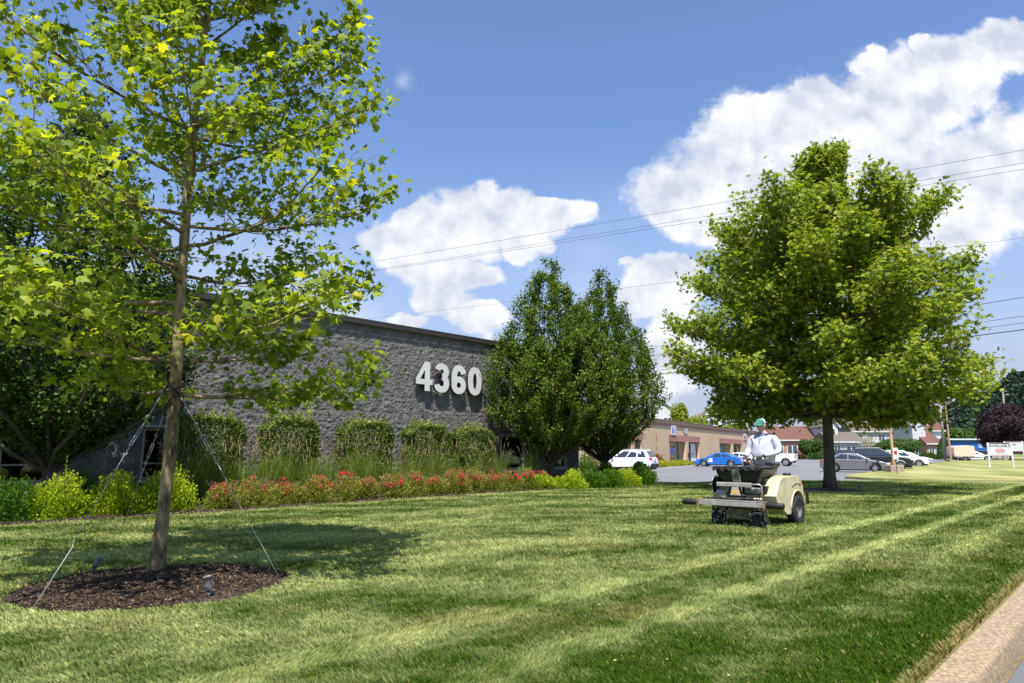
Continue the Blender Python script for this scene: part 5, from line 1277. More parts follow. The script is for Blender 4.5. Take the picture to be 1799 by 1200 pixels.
# ================================================================== CARS
M_GL = glassmat('car_glass', (.025, .032, .036), .05); M_TYRE = mat('car_tyre', (.018, .018, .018), .85, var=.2); M_CHR = mat('alloy', (.45, .45, .46), .35, metal=.5, var=.1)
M_TRIM = mat('car_trim', (.02, .02, .021), .6); M_HEADL = mat('headlight_lens', (.62, .64, .62), .15, spec=.9); M_TAILL = mat('tail_light_lens', (.48, .015, .02), .2, spec=.8); M_AMB = mat('amber_lens', (.7, .28, .03), .3)
def paint(name, c, metal=.0): return mat(name, c, .28, metal=metal, var=.03, scale=1, spec=.5, coat=.8)
BODY = {
 'sedan': dict(L=4.85, W=1.82, low=[(-2.38, .32), (-2.43, .55), (-2.40, .78), (-2.30, .98), (-1.85, 1.02), (-1.2, 1.01), (.5, .96), (1.05, .95), (1.75, .86), (2.20, .74), (2.38, .60), (2.43, .42), (2.36, .25)], ax=(-1.40, 1.44), wr=.335, base=(-1.92, 1.20, .97), roof=(-1.0, .22, 1.44), bz=.22),
 'suv': dict(L=4.6, W=1.86, low=[(-2.22, .42), (-2.28, .60), (-2.26, .95), (-2.16, 1.10), (-1.5, 1.12), (.5, 1.08), (.95, 1.08), (1.75, 1.02), (2.12, .90), (2.26, .70), (2.28, .48), (2.20, .32)], ax=(-1.33, 1.36), wr=.365, base=(-2.14, 1.12, 1.08), roof=(-1.75, .10, 1.69), bz=.28),
 'pickup': dict(L=5.8, W=2.02, low=[(-2.88, .60), (-2.90, 1.32), (-.95, 1.34), (.5, 1.26), (1.45, 1.26), (2.35, 1.18), (2.75, 1.0), (2.85, .75), (2.80, .50)], ax=(-1.85, 1.80), wr=.41, base=(-1.05, 1.65, 1.27), roof=(-.75, .80, 1.93), bz=.45),
}
def make_car(name, label, cat, kind, pm, group=None, cladding=False, roofm=None, rails=False, rimm=None):
    B = BODY[kind]; root = thing(name, label, cat, (0, 0, 0), 0, group); hw = B['W'] / 2; wr = B['wr']
    # lower body outline with wheel arches, lofted in width so the flanks curve in
    low = list(B['low']); bz = B['bz']; bot = []
    for axx in (B['ax'][1], B['ax'][0]):
        for q in np.linspace(-.35, PI + .35, 11):
            x_, z_ = axx + (wr + .07) * math.cos(q), wr + (wr + .07) * math.sin(q)
            if z_ >= bz - .03: bot.append((x_, max(z_, bz)))
    prof = low + bot; b = MB()
    st = [(-1, .80, .05), (-.965, .97, .0), (-.55, 1, 0), (.55, 1, 0), (.965, .97, 0), (1, .80, .05)]
    n = len(prof)
    sect = [(-1., .955, -.02), (-.93, 1, 0), (.93, 1, 0), (1., .955, -.02)]
    for (fy, sx_, dz) in sect:
        for (x, z) in prof: b.v.append((x * (sx_ if abs(x) > B['L'] * .42 else 1), hw * fy, z + (dz if z > .9 else 0)))
    for i in range(3):
        for j in range(n): j2 = (j + 1) % n; b.f.append((i * n + j, i * n + j2, (i + 1) * n + j2, (i + 1) * n + j))
    b.f.append(tuple(range(n))[::-1]); b.f.append(tuple(3 * n + i for i in range(n)))
    body = b.build('body', pm, root, bevel=.035, seg=3, angle=40)
    u = MB(); u.box((0, 0, bz + .08), (B['L'] * .93, B['W'] * .78, .30)); u.build('underbody', M_TRIM, root)
    # cabin
    x0, x1, z0 = B['base']; r0, r1, z1 = B['roof']; wb, wt = hw * .93, hw * .70
    c = MB(); c.v = [(x0, -wb, z0), (x1, -wb, z0), (x1, wb, z0), (x0, wb, z0), (r0, -wt, z1), (r1, -wt, z1), (r1, wt, z1), (r0, wt, z1)]
    rm = (r0 + r1) / 2; c.v += [(rm, -wt * 1.02, z1 + .035), (rm, wt * 1.02, z1 + .035)]
    c.f = [(0, 1, 5, 8, 4), (2, 3, 7, 9, 6), (1, 2, 6, 5), (3, 0, 4, 7), (4, 8, 9, 7), (8, 5, 6, 9), (3, 2, 1, 0)]
    cab = c.build('cabin', roofm or pm, root, bevel=.05, seg=3, angle=20)
    def S(a, h, s, out=.012):
        xa = x0 + (x1 - x0) * a; xt = r0 + (r1 - r0) * a; return Vector((xa + (xt - xa) * h, s * (wb + (wt - wb) * h + out), z0 + (z1 - z0) * h))
    spans = {'sedan': [(.13, .47), (.50, .86)], 'suv': [(.08, .30), (.33, .58), (.61, .89)], 'pickup': [(.10, .44), (.48, .88)]}[kind]
    for s in (-1, 1):
        for (a0, a1) in spans:
            w = MB(); q = [S(a0, .10, s), S(a1, .10, s), S(a1 * .985, .86, s), S(a0 + .02, .86, s)]; q2 = [p - Vector((0, s * .03, 0)) for p in q]
            w.v = [tuple(p) for p in q + q2]; w.f = [(0, 1, 2, 3), (0, 4, 5, 1), (1, 5, 6, 2), (2, 6, 7, 3), (3, 7, 4, 0)]; w.build('side_window', M_GL, root)
    def end(nm, xb, xt, out):
        w = MB(); q = []
        for (h, f) in ((.10, .84), (.10, -.84), (.90, -.84), (.90, .84)):
            q.append(Vector((xb + (xt - xb) * h + out, f * (wb + (wt - wb) * h), z0 + (z1 - z0) * h + .012)))
        q2 = [p - Vector((out * 2, 0, .02)) for p in q]; w.v = [tuple(p) for p in q + q2]; w.f = [(0, 1, 2, 3), (0, 4, 5, 1), (1, 5, 6, 2), (2, 6, 7, 3), (3, 7, 4, 0)]; w.build(nm, M_GL, root)
    end('windscreen', x1, r1, .014); end('rear_window', x0, r0, -.014)
    for ax_ in B['ax']:
        for s in (-1, 1):
            w = MB(); yy = s * (hw - .12)
            w.lathe([(wr * .62, -.105), (wr * .88, -.115), (wr * .985, -.09), (wr, -.05), (wr, .05), (wr * .985, .09), (wr * .88, .115), (wr * .62, .105)], 28, (ax_, yy, wr), 'y'); t = w.build('wheel', M_TYRE, root, smooth=True)
            h = MB(); o_ = s * .085; h.lathe([(wr * .62, -.10), (wr * .64, o_ * 1.2), (wr * .58, o_ * 1.2), (wr * .55, o_ * .3), (0, o_ * .3)], 28, (ax_, yy, wr), 'y')
            for k in range(10):
                a = 2 * PI * k / 10; h.box((ax_ + wr * .32 * math.cos(a), yy + o_, wr + wr * .32 * math.sin(a)), (wr * .56, .02, wr * .085), M=Matrix.Rotation(-a, 3, 'Y'))
            h.lathe([(0, o_ * 1.25), (wr * .13, o_ * 1.2), (wr * .13, o_ * .5)], 14, (ax_, yy, wr), 'y'); h.build('rim', rimm or M_CHR, t)
            if cladding:
                a_ = MB(); pts = [(ax_ + (wr + .085) * math.cos(q), s * (hw - .005), wr + (wr + .085) * math.sin(q)) for q in np.linspace(-.2, PI + .2, 14)]; a_.tube(pts, .045, 6); a_.build('arch_trim', M_TRIM, root, smooth=True)
    if cladding:
        a_ = MB(); a_.box((0, 0, bz + .08), (2.2, B['W'] * 1.005, .16)); a_.box((-B['L'] / 2 + .12, 0, .52), (.26, B['W'] * .96, .28)); a_.box((B['L'] / 2 - .13, 0, .46), (.25, B['W'] * .95, .24)); a_.build('lower_trim', M_TRIM, root, bevel=.03)
    for s in (-1, 1):
        xl = B['L'] / 2; zf = {'sedan': .66, 'suv': .84, 'pickup': 1.0}[kind]; zr = {'sedan': .82, 'suv': 1.02, 'pickup': 1.05}[kind]
        h = MB(); h.box((xl - .15, s * hw * .80, zf), (.30, .34, .12)); h.build('headlight', M_HEADL, root, bevel=.03)
        h = MB(); h.box((-xl + .12, s * hw * .84, zr), (.20, .30, .16 if kind != 'pickup' else .36)); h.build('tail_light', M_TAILL, root, bevel=.03)
        h = MB(); h.box((x1 - .30, s * (hw + .07), z0 + .07), (.12, .20, .13)); h.build('mirror', pm, root, bevel=.03)
        for xx in (-.75, .28):
            h = MB(); h.box((xx, s * (hw * 1.0 + .012), z0 - .12), (.18, .02, .03)); h.build('door_handle', pm if kind != 'pickup' else M_TRIM, root, bevel=.006)
        for xx in (-.95 if kind != 'pickup' else -.9, .10, 1.02):
            h = MB(); h.box((xx, s * (hw + .0005), (z0 + bz) / 2 + .04), (.012, .004, z0 - bz - .12)); h.build('door_gap', M_TRIM, root)
    g = MB(); g.box((B['L'] / 2 - .035, 0, zf - .10), (.08, B['W'] * .50, .20)); g.build('grille', M_TRIM, root, bevel=.02)
    g = MB(); g.box((-B['L'] / 2 + .005, 0, zr - .06), (.03, .34, .16)); g.build('number_plate', mat('plate_white', (.6, .6, .58), .5), root)
    if rails:
        for s in (-1, 1):
            g = MB(); g.tube([(r0 + .1, s * wt * .92, z1 + .02), (r0 + .2, s * wt * .92, z1 + .07), (r1 - .2, s * wt * .92, z1 + .07), (r1 - .05, s * wt * .92, z1 + .02)], .018, 6); g.build('roof_rail', M_CHR, root, smooth=True)
    if kind == 'pickup':
        g = MB(); g.box((-1.95, 0, 1.335), (1.75, B['W'] * .84, .02)); g.build('bed_cover', M_TRIM, root); g = MB(); g.box((-2.93, 0, .62), (.14, 1.9, .16)); g.build('bumper', M_CHR, root, bevel=.03)
    return root
BW_DIR = Vector((.50, .866, 0)); ROW = math.atan2(-.50, .866)     # parked at right angles to the brick building
def put(c, u, t, rz, z=LOT_Z, k=1.0):
    p = col(u, t, z); c.location = p; c.rotation_euler = (0, 0, rz); c.scale = (k, k, k); return c
P_WHITE = paint('white_paint', (.74, .75, .76)); P_BLUE = paint('blue_paint', (.01, .13, .50)); P_GREY = paint('grey_paint', (.20, .20, .215), .4); P_BLACK = paint('black_paint', (.014, .015, .02)); P_SILV = paint('silver_paint', (.42, .43, .45), .4)
LOTG = 'cars parked in the lot'
TOW = math.atan2(.50, -.866)
put(make_car('parked_suv', 'white SUV with black wheel arches parked behind the right oval tree', 'car', 'suv', P_WHITE, LOTG, cladding=True, rails=True), 1102, 53.5, TOW)
blue = put(make_car('parked_sedan', 'bright blue sedan with a small square placard on its door, by the brick shops', 'car', 'sedan', P_BLUE, LOTG), 1264, 73, TOW)
g = MB(); g.box((.75, .921, .66), (.50, .012, .40)); dpl = g.build('door_placard', mat('placard_white', (.7, .72, .66), .5), blue)
g = MB(); g.box((.75, .929, .66), (.10, .006, .26)); g.build('placard_mark', mat('placard_teal', (.1, .5, .5), .5), dpl)
put(make_car('parked_sedan', 'white low sedan mostly hidden behind the blue sedan and the hopper', 'car', 'sedan', P_WHITE, LOTG), 1296, 80, TOW)
put(make_car('pickup_truck', 'white pickup truck just right of the man, only its tail showing', 'pickup', 'pickup', P_WHITE, LOTG, rimm=M_CHR), 1352, 76, TOW)
put(make_car('parked_sedan', 'silver grey sedan directly right of the spreading tree trunk', 'car', 'sedan', P_GREY, LOTG), 1503, 53.0, ROW)
put(make_car('parked_suv', 'black SUV with silver roof rails parked behind the silver grey sedan', 'car', 'suv', P_BLACK, LOTG, rails=True), 1549, 59.5, ROW, k=1.08)
put(make_car('parked_suv', 'white SUV parked right of the black one, its nose beyond the rusty pole', 'car', 'suv', P_WHITE, LOTG), 1588, 70, ROW)
put(make_car('parked_sedan', 'silver sedan parked past the white SUV, mostly hidden', 'car', 'sedan', P_SILV, LOTG), 1596, 82, ROW, k=1.05)
put(make_car('parked_suv', 'dark SUV far back in the lot, roof seen over the black SUV', 'car', 'suv', P_BLACK, LOTG), 1500, 72, ROW)
RG = 'far vehicles by the blue building'
put(make_car('parked_sedan', 'white car left of the white lot sign, in front of the blue building', 'car', 'sedan', P_WHITE, RG), 1712, 118, ROW + .2, k=1.1)
put(make_car('parked_suv', 'white SUV farther back beside the purple tree', 'car', 'suv', P_WHITE, RG), 1722, 138, ROW + .2)
put(make_car('parked_suv', 'dark SUV far away just left of the sign post', 'car', 'suv', P_BLACK, RG), 1731, 128, ROW + .2)
# covered trailer
tr = thing('covered_trailer', 'pale tan tarp-covered trailer parked in front of the blue building', 'trailer', tuple(col(1690, 108, LOT_Z)), ROW + .45)
b = MB(); b.prism([(-1.6, .75), (1.55, .75), (1.6, 1.2), (1.5, 2.35), (.6, 2.5), (-.9, 2.42), (-1.55, 2.3), (-1.65, 1.2)], -1.1, 1.1); b.build('tarp', mat('tan_tarp', (.58, .47, .36), .85, var=.1, bump=.5, bscale=4), tr, bevel=.1, seg=3)
b = MB(); b.box((.2, 0, .62), (4.4, 2.0, .14)); b.tube([(2.2, 0, .6), (3.3, 0, .55)], .05, 6); b.build('frame', M_TRIM, tr)
for s in (-1, 1):
    for xx in (-.45, .45):
        b = MB(); b.lathe([(0, -.1), (.3, -.1), (.33, -.06), (.33, .06), (.3, .1), (0, .1)], 18, (xx, s * 1.02, .33), 'y'); b.build('wheel', M_TYRE, tr, smooth=True)
b = MB(); b.box((2.1, .8, .75), (.25, .25, .18)); b.build('marker_light', M_AMB, tr)

# ================================================================== ISLANDS, VERGES, MARKINGS
M_ISL = mat('island_turf', (.20, .235, .065), .95, var=.22, scale=.9, c2=(.27, .27, .10), bump=.5, bscale=8, stretch=(.35, 1.8, 1))
isl = [at(1484, 836.8)[:2], at(1530, 839.5)[:2], at(1600, 842)[:2], at(1700, 843.2)[:2], at(1830, 844.2)[:2], at(1990, 845)[:2], at(1990, 800)[:2], at(1840, 800)[:2], at(1790, 802.2)[:2], at(1720, 806.4)[:2], at(1660, 811)[:2], at(1620, 816)[:2], at(1582, 824)[:2], at(1530, 829)[:2], at(1490, 833.5)[:2]]
poly_sheet('grass_island', isl, -.004, M_ISL, thick=.28)
def island_sheet():
    bm = bmesh.new(); bm.faces.new([bm.verts.new((p[0], p[1], 0)) for p in isl])
    for ax, lo, hi, st in (((1, 0, 0), 10, 190, 1.0), ((0, 1, 0), 30, 260, 1.0)):
        v = lo
        while v < hi: bmesh.ops.bisect_plane(bm, geom=bm.verts[:] + bm.edges[:] + bm.faces[:], plane_co=Vector(ax) * v, plane_no=ax); v += st if v < 90 else 5
    bmesh.ops.triangulate(bm, faces=[f for f in bm.faces if len(f.verts) > 4])
    me = bpy.data.meshes.new('island_turf'); bm.to_mesh(me); bm.free(); n = len(me.vertices); co = np.zeros(n * 3, np.float32); me.vertices.foreach_get('co', co); co = co.reshape(-1, 3); x, y = co[:, 0], co[:, 1]
    q = x * .62 - y * .28 + 3.5 * fbm(x * .07, y * .07, 0, 4); b = .5 + .5 * np.sin(q * 2.3); b = .5 * b + 1.2 * (fbm(x * .35, y * .16, 0, 66, 4) - .5) + .28
    c = np.array([.13, .155, .035]) + (np.array([.33, .315, .125]) - np.array([.13, .155, .035])) * np.clip(b, 0, 1)[:, None]
    near = np.clip(1 - (y - (35.5 + (x - 22) * -.02)) / 3.2, 0, 1)[:, None]; c = c * (1 - near * .8) + np.array([.32, .25, .09]) * near * .8
    a = me.attributes.new('Col', 'FLOAT_COLOR', 'POINT'); c4 = np.ones((n, 4), np.float32); c4[:, :3] = c; a.data.foreach_set('color', c4.ravel())
    me.materials.append(attrmat('island_turf_mat', bump=.8, bscale=9)); o = bpy.data.objects.new('island_turf', me); COL.objects.link(o); o['kind'] = 'structure'
island_sheet()
def strip_blades(poly, n, name, label, h=.07, w=.03, c1=(.23, .26, .075)):
    P_ = np.array([p[:2] for p in poly]); lo = P_.min(0); hi = P_.max(0); q = rng.uniform(0, 1, (n, 2)); 
    # denser towards the camera
    xy = lo + q ** np.array([1, 1.6]) * (hi - lo); ok = in_poly(xy[:, 0], xy[:, 1], [tuple(p) for p in P_]); xy = xy[ok]; n = len(xy)
    D = np.c_[rng.normal(0, .5, (n, 2)), np.ones(n)]; Nr = np.c_[rng.normal(size=(n, 2)), np.zeros(n)]
    o = leaves(name, np.c_[xy, np.zeros(n)], Nr, D, h * rng.uniform(.6, 1.3, n), (np.array([[-w / h / 2, 0, 0], [w / h / 2, 0, 0], [0, 1, 0]]), np.array([[0, 1, 2]])),
               leafmat(name + '_blade', [(0, tuple(.55 * c for c in c1)), (.5, c1), (.9, tuple(1.35 * c for c in c1)), (1, (.42, .36, .16))], trans=.2), None,
               np.clip(.5 + 1.1 * (fbm(xy[:, 0] * .5 + xy[:, 1] * .2, xy[:, 1] * .10 - xy[:, 0] * .05, 0, 55) - .5) + .25 * np.sin((xy[:, 0] * .8 + xy[:, 1] * .6) * 2.4) + rng.normal(0, .12, n), 0, 1))
    tag(o, label, 'grass', kind='stuff'); return o
rimp = [at(1486, 837.2)[:2], at(1530, 840)[:2], at(1600, 842.5)[:2], at(1700, 843.7)[:2], at(1830, 844.7)[:2], at(1830, 841.5)[:2], at(1700, 840.5)[:2], at(1600, 839.5)[:2], at(1530, 837)[:2]]
poly_sheet('verge', [at(1395, 806, LOT_Z)[:2], at(1745, 806.6, LOT_Z)[:2], at(1900, 805.6, LOT_Z)[:2], at(1950, 799.8, LOT_Z)[:2], at(1640, 800.6, LOT_Z)[:2], at(1395, 800.0, LOT_Z)[:2]], LOT_Z + .1, mat('verge_turf', (.10, .17, .03), .95, var=.3, scale=.5, bump=.4, bscale=6), thick=.2)
ml = MB()
for (u0, v0, u1, v1, wd) in ((1395, 816.6, 1478, 816.4, .16), (1440, 825.2, 1490, 825.4, .2), (1560, 824, 1600, 823.5, .2), (1150, 823, 1225, 817.5, .0)):
    if not wd: continue
    a_, b_ = at(u0, v0, LOT_Z), at(u1, v1, LOT_Z); d = (b_ - a_).normalized(); nn_ = Vector((-d.y, d.x, 0)) * wd; k = len(ml.v)
    ml.v += [tuple(p + Vector((0, 0, .005))) for p in (a_ - nn_, b_ - nn_, b_ + nn_, a_ + nn_)]; ml.f.append((k, k + 1, k + 2, k + 3))
tag(ml.build('lot_markings', M_WHITE_LINE), kind='structure')

# ================================================================== BRICK SHOPS
def brickmat(name, c1, c2, mortar, sc=1., bw=.42, rh=.2, ms=.012):
    m = bpy.data.materials.new(name); m.use_nodes = True; t = m.node_tree; b = t.nodes['Principled BSDF']; b.inputs['Roughness'].default_value = .9
    tcn = node(m, 'ShaderNodeTexCoord'); sp = node(m, 'ShaderNodeSeparateXYZ'); t.links.new(tcn.outputs['Object'], sp.inputs[0]); cb_ = node(m, 'ShaderNodeCombineXYZ')
    ad = node(m, 'ShaderNodeMath', operation='ADD'); t.links.new(sp.outputs[0], ad.inputs[0]); t.links.new(sp.outputs[1], ad.inputs[1]); t.links.new(ad.outputs[0], cb_.inputs[0]); t.links.new(sp.outputs[2], cb_.inputs[1])
    br = node(m, 'ShaderNodeTexBrick'); t.links.new(cb_.outputs[0], br.inputs['Vector']); br.inputs['Color1'].default_value = (*c1, 1); br.inputs['Color2'].default_value = (*c2, 1); br.inputs['Mortar'].default_value = (*mortar, 1)
    br.inputs['Scale'].default_value = sc; br.inputs['Brick Width'].default_value = bw; br.inputs['Row Height'].default_value = rh; br.inputs['Mortar Size'].default_value = ms
    t.links.new(br.outputs[0], b.inputs['Base Color']); bp = node(m, 'ShaderNodeBump'); bp.inputs['Strength'].default_value = .4; t.links.new(br.outputs['Fac'], bp.inputs['Height']); bp.invert = True; t.links.new(bp.outputs[0], b.inputs['Normal']); MATS[name] = m; return m
M_TANB = brickmat('tan_block', (.56, .41, .25), (.61, .46, .29), (.40, .30, .20)); M_REDB = brickmat('red_brick_band', (.28, .095, .075), (.38, .15, .12), (.42, .30, .24), bw=.21, rh=.1)
M_REDW = brickmat('red_brick_wall', (.36, .16, .11), (.42, .20, .145), (.38, .25, .19), bw=.25, rh=.09)
M_ROOFE = mat('shop_roof_edge', (.16, .12, .10), .6)
BRO = math.atan2(.866, .50)        # local +x runs away along the facade, local -y faces the lot
shop0 = Vector((15.5, 74.5, LOT_Z))
shop = thing('brick_shops', 'long single-storey tan block shop building with red brick bands', 'building', tuple(shop0), BRO)
HT = 5.0; X0, X1 = -26, 75
# openings along the facade (start, end): measured from column positions
def fx(u):     # local x where the facade is seen in column u
    c = (u - 899.5) / 1200; # X = c*t, t ~ Y cosP
    k = c * math.cos(PITCH); y0, x0_ = shop0.y, shop0.x
    return (x0_ - k * y0) / (k * .866 - .50)
OPEN = [(fx(1093), fx(1127)), (fx(1177), fx(1229)), (fx(1265), fx(1303)), (fx(1322), fx(1345))]
for u in (): pass
w = MB(); cuts = sorted(OPEN); xs = X0
for (a_, b_) in cuts:
    w.box(((xs + a_) / 2, 6.0, HT / 2), (a_ - xs, 12, HT)); w.box(((a_ + b_) / 2, 6.0, (HT + 2.75) / 2), (b_ - a_ - .002, 12, HT - 2.75)); w.box(((a_ + b_) / 2, 7.2, 2.75 / 2), (b_ - a_ - .002, 9.6, 2.75 - .002)); xs = b_
w.box(((xs + X1) / 2, 6.0, HT / 2), (X1 - xs, 12, HT)); w.build('wall', M_TANB, shop)
b = MB(); b.box(((X0 + X1) / 2, 5.95, HT + .06), (X1 - X0 + .3, 12.3, .12)); b.build('roof_edge', M_ROOFE, shop)
b = MB(); b.box(((X0 + X1) / 2, -.012, HT - .42), (X1 - X0, .03, .34)); b.build('brick_band', M_REDB, shop)
M_GRNF = mat('green_door_frame', (.012, .035, .03), .4); M_TEAL = glassmat('teal_glass', (.06, .12, .11)); M_BEI = mat('beige_panel', (.50, .44, .28), .8, var=.1)
for i, (a_, b_) in enumerate(OPEN):
    w_ = b_ - a_
    b = MB(); b.box(((a_ + b_) / 2, -.014, 3.1), (w_ + .5, .036, .72)); b.build('lintel', M_REDB, shop)
    for q in (a_ - .22, b_ + .22):
        b = MB()
        for z in (.5, 1.1, 1.7, 2.3, 2.95): b.box((q, -.015, z), (.16, .034, .24 if z < 2.9 else .7))
        b.build('quoin', M_REDB, shop)
    # pier, windows and doors set back in the opening
    b = MB(); b.box((a_ + w_ * .55, .20, 1.37), (w_ * .09, .5, 2.745)); b.build('pier', M_TANB, shop)
    f = MB(); f.box((a_ + w_ * .14, .45, 1.75), (w_ * .24, .10, 1.96)); wf = f.build('window', M_GRNF, shop); g = MB(); g.box((a_ + w_ * .14, .39, 1.75), (w_ * .20, .02, 1.80)); g.build('pane', M_TEAL, wf)
    f = MB(); f.box((a_ + w_ * .40, 1.2, 1.37), (w_ * .24, .2, 2.7)); f.build('recess_wall', M_TANB, shop)
    f = MB(); f.box((a_ + w_ * .70, 1.4, 1.37), (w_ * .2, .2, 2.7)); f.build('recess_panel', M_BEI, shop)
    f = MB(); f.box((a_ + w_ * .87, .45, 1.37), (w_ * .24, .10, 2.70)); df = f.build('door', M_GRNF, shop); g = MB(); g.box((a_ + w_ * .87, .385, 1.45), (w_ * .18, .02, 2.25)); g.build('pane', M_TEAL if i != 1 else mat('door_poster', (.62, .64, .62), .6, var=.1, scale=3), df)
    if i == 1:
        g = MB(); g.box((a_ + w_ * .14, .372, 1.45), (w_ * .20, .012, 1.15)); pm_ = mat('colourful_poster', (.5, .12, .35), .6, var=.5, scale=2.2, c2=(.1, .3, .6)); g.build('poster', pm_, wf)
        g = MB(); g.box((a_ + w_ * .14, .362, 1.05), (w_ * .12, .01, .35)); g.build('poster_patch', M_YEL, wf)
        g = MB(); g.box((a_ + w_ * .86, .37, 1.25), (w_ * .07, .01, .18)); g.build('poster_mark', M_RED, df)
        g = MB(); g.box((a_ + w_ * .55 + .15, -.12, 1.15), (.25, .14, .55)); g.build('mailbox', M_TRIM, shop, bevel=.04)
for u in (1154, 1248, 1312):
    x = fx(u); b = MB()
    for z, h_ in ((.75, .22), (1.35, .22), (1.95, .22), (3.1, .85)): b.box((x, -.015, z), (.22, .034, h_))
    b.build('brick_accent', M_REDB, shop)
# white wall sign with blue emblem, small white numbers, red-edged sign
sx_ = fx(1183.5); sg = thing('shop_sign', 'white square wall sign with blue figure emblem above the brick shop door', 'sign', tuple(shop.matrix_basis @ Vector((0, 0, 0))), BRO)
R3_ = Matrix.Rotation(BRO, 4, 'Z'); 
def shop_pt(x, y, z): return Vector(shop0) + (R3_ @ Vector((x, y, z)))
sg.location = shop_pt(sx_, -.05, 4.02)
b = MB(); b.box((0, -.03, 0), (1.9, .06, 1.1)); b.build('panel', mat('sign_white', (.60, .61, .63), .5, var=.03), sg)
b = MB(); b.lathe([(.30, -.075), (.30, -.064), (.20, -.064), (.20, -.075)], 20, (-.45, 0, -.05), 'y'); b.v = [(v[0], v[1], v[2]) for v in b.v]; b.build('emblem', mat('sign_blue', (.02, .12, .42), .5), sg)
b = MB(); b.ball((-.5, -.07, .38), (.1, .01, .1)); b.box((-.38, -.072, -.05), (.14, .012, .42), M=Matrix.Rotation(.5, 3, 'Y')); b.build('emblem_figure', mat('sign_blue2', (.02, .2, .55), .5), sg)
b = MB(); b.box((.35, -.072, .02), (.55, .01, .12)); b.box((.4, -.072, -.22), (.6, .01, .06)); b.build('text_lines', mat('sign_blue3', (.15, .35, .6), .5), sg)
b = MB(); b.box((0, -.072, .22), (.3, .01, .14)); b.build('emblem_star', M_YEL, sg)
nx_ = fx(1205); n4 = thing('shop_number', 'small white raised number on the tan shop wall right of the square sign', 'number sign', tuple(shop_pt(nx_, -.02, 4.05)), BRO)
n4.rotation_euler = (0, 0, BRO - PI / 2)
for i, ch in enumerate('4360'): digit(ch, -.80 + i * .42, -.3, .62, n4, .06, .01)
r_ = thing('shop_sign', 'small white sign with red edge on the brick wall left of the man', 'sign', tuple(shop_pt(fx(1309), -.05, 4.0)), BRO)
b = MB(); b.box((0, -.03, 0), (2.6, .06, 1.0)); b.build('panel', MATS['sign_white'], r_); b = MB(); b.box((-1.2, -.07, 0), (.2, .02, 1.0)); b.box((.1, -.07, -.1), (1.6, .02, .3)); b.build('red_marks', M_RED, r_)
# bed in front of the shops
kbd = MB()
e0, e1 = at(1128, 826, LOT_Z), at(1221, 818.4, LOT_Z)
bd_poly = [e0[:2], e1[:2], tuple((shop_pt(fx(1216), -.1, 0))[:2]), tuple((shop_pt(fx(1120), -.1, 0))[:2])]
poly_sheet('shop_bed', bd_poly, LOT_Z + .14, M_MULCH, thick=.12)
d_ = (e1 - e0).normalized(); kbd.box((e0 + e1) / 2 + Vector((d_.y, -d_.x, .07)) * .5, ((e1 - e0).length + .4, .16, .17), rz=math.atan2(d_.y, d_.x)); tag(kbd.build('kerb', mat('pale_kerb', (.55, .52, .48), .85)), kind='structure')
def wshrub(name, label, p, R3, m, n, size, seed, group=None, cat='shrub', tpl=BROAD, **k):
    o = shrub(name, label, 0, 0, R3, m, n, size, seed, cat, group, tpl, **k); o.location = p; o.rotation_euler = (0, 0, 0); return o
ML_GOLD = leafmat('golden_leaf', [(0, (.16, .20, .015)), (.5, (.36, .38, .03)), (1, (.60, .56, .08))]); ML_RUS = leafmat('russet_leaf', [(0, (.10, .10, .02)), (.5, (.22, .16, .045)), (1, (.42, .22, .08))])
SB = 'shrubs in the bed before the brick shops'
for i in range(6):
    p = e0.lerp(e1, .06 + i * .165) + Vector((-.9, .9, .14)) * .8; wshrub('low_shrub', ['golden low shrub at the left of the shop bed', 'golden low shrub, second from the left in the shop bed', 'golden low shrub, third from the left in the shop bed', 'golden low shrub, third from the right in the shop bed', 'golden low shrub, second from the right in the shop bed', 'golden low shrub at the right of the shop bed'][i], p, (1.35, 1.1, .62), ML_GOLD, 1300, .13, 600 + i, SB)
for i in range(4):
    p = e0.lerp(e1, .0 + i * .22) + Vector((-2.3, 1.7, .14)); wshrub('tall_shrub', ['russet shrub next to the white SUV tail', 'russet shrub between the white SUV and the shop window', 'green russet shrub below the colourful shop poster', 'green russet shrub left of the shop door pier'][i], p, (1.3, 1.0, 1.35), ML_RUS, 1300, .14, 620 + i, SB)
wshrub('tall_shrub', 'orange green shrub against the shop wall behind the blue sedan', shop_pt(fx(1255), -1.0, 0), (1.8, .9, 1.2), ML_RUS, 1200, .16, 631, SB)
wshrub('tall_shrub', 'light green bush seen through the trunks of the right oval tree', col(1030, 44, LOT_Z), (1.1, 1.0, 1.7), ML_GRN, 1800, .11, 632, SB)
wshrub('tall_shrub', 'pale green bush behind the hood of the white SUV', col(1046, 50, LOT_Z), (1.3, 1.0, 1.5), ML_RUS, 1500, .12, 633, SB)

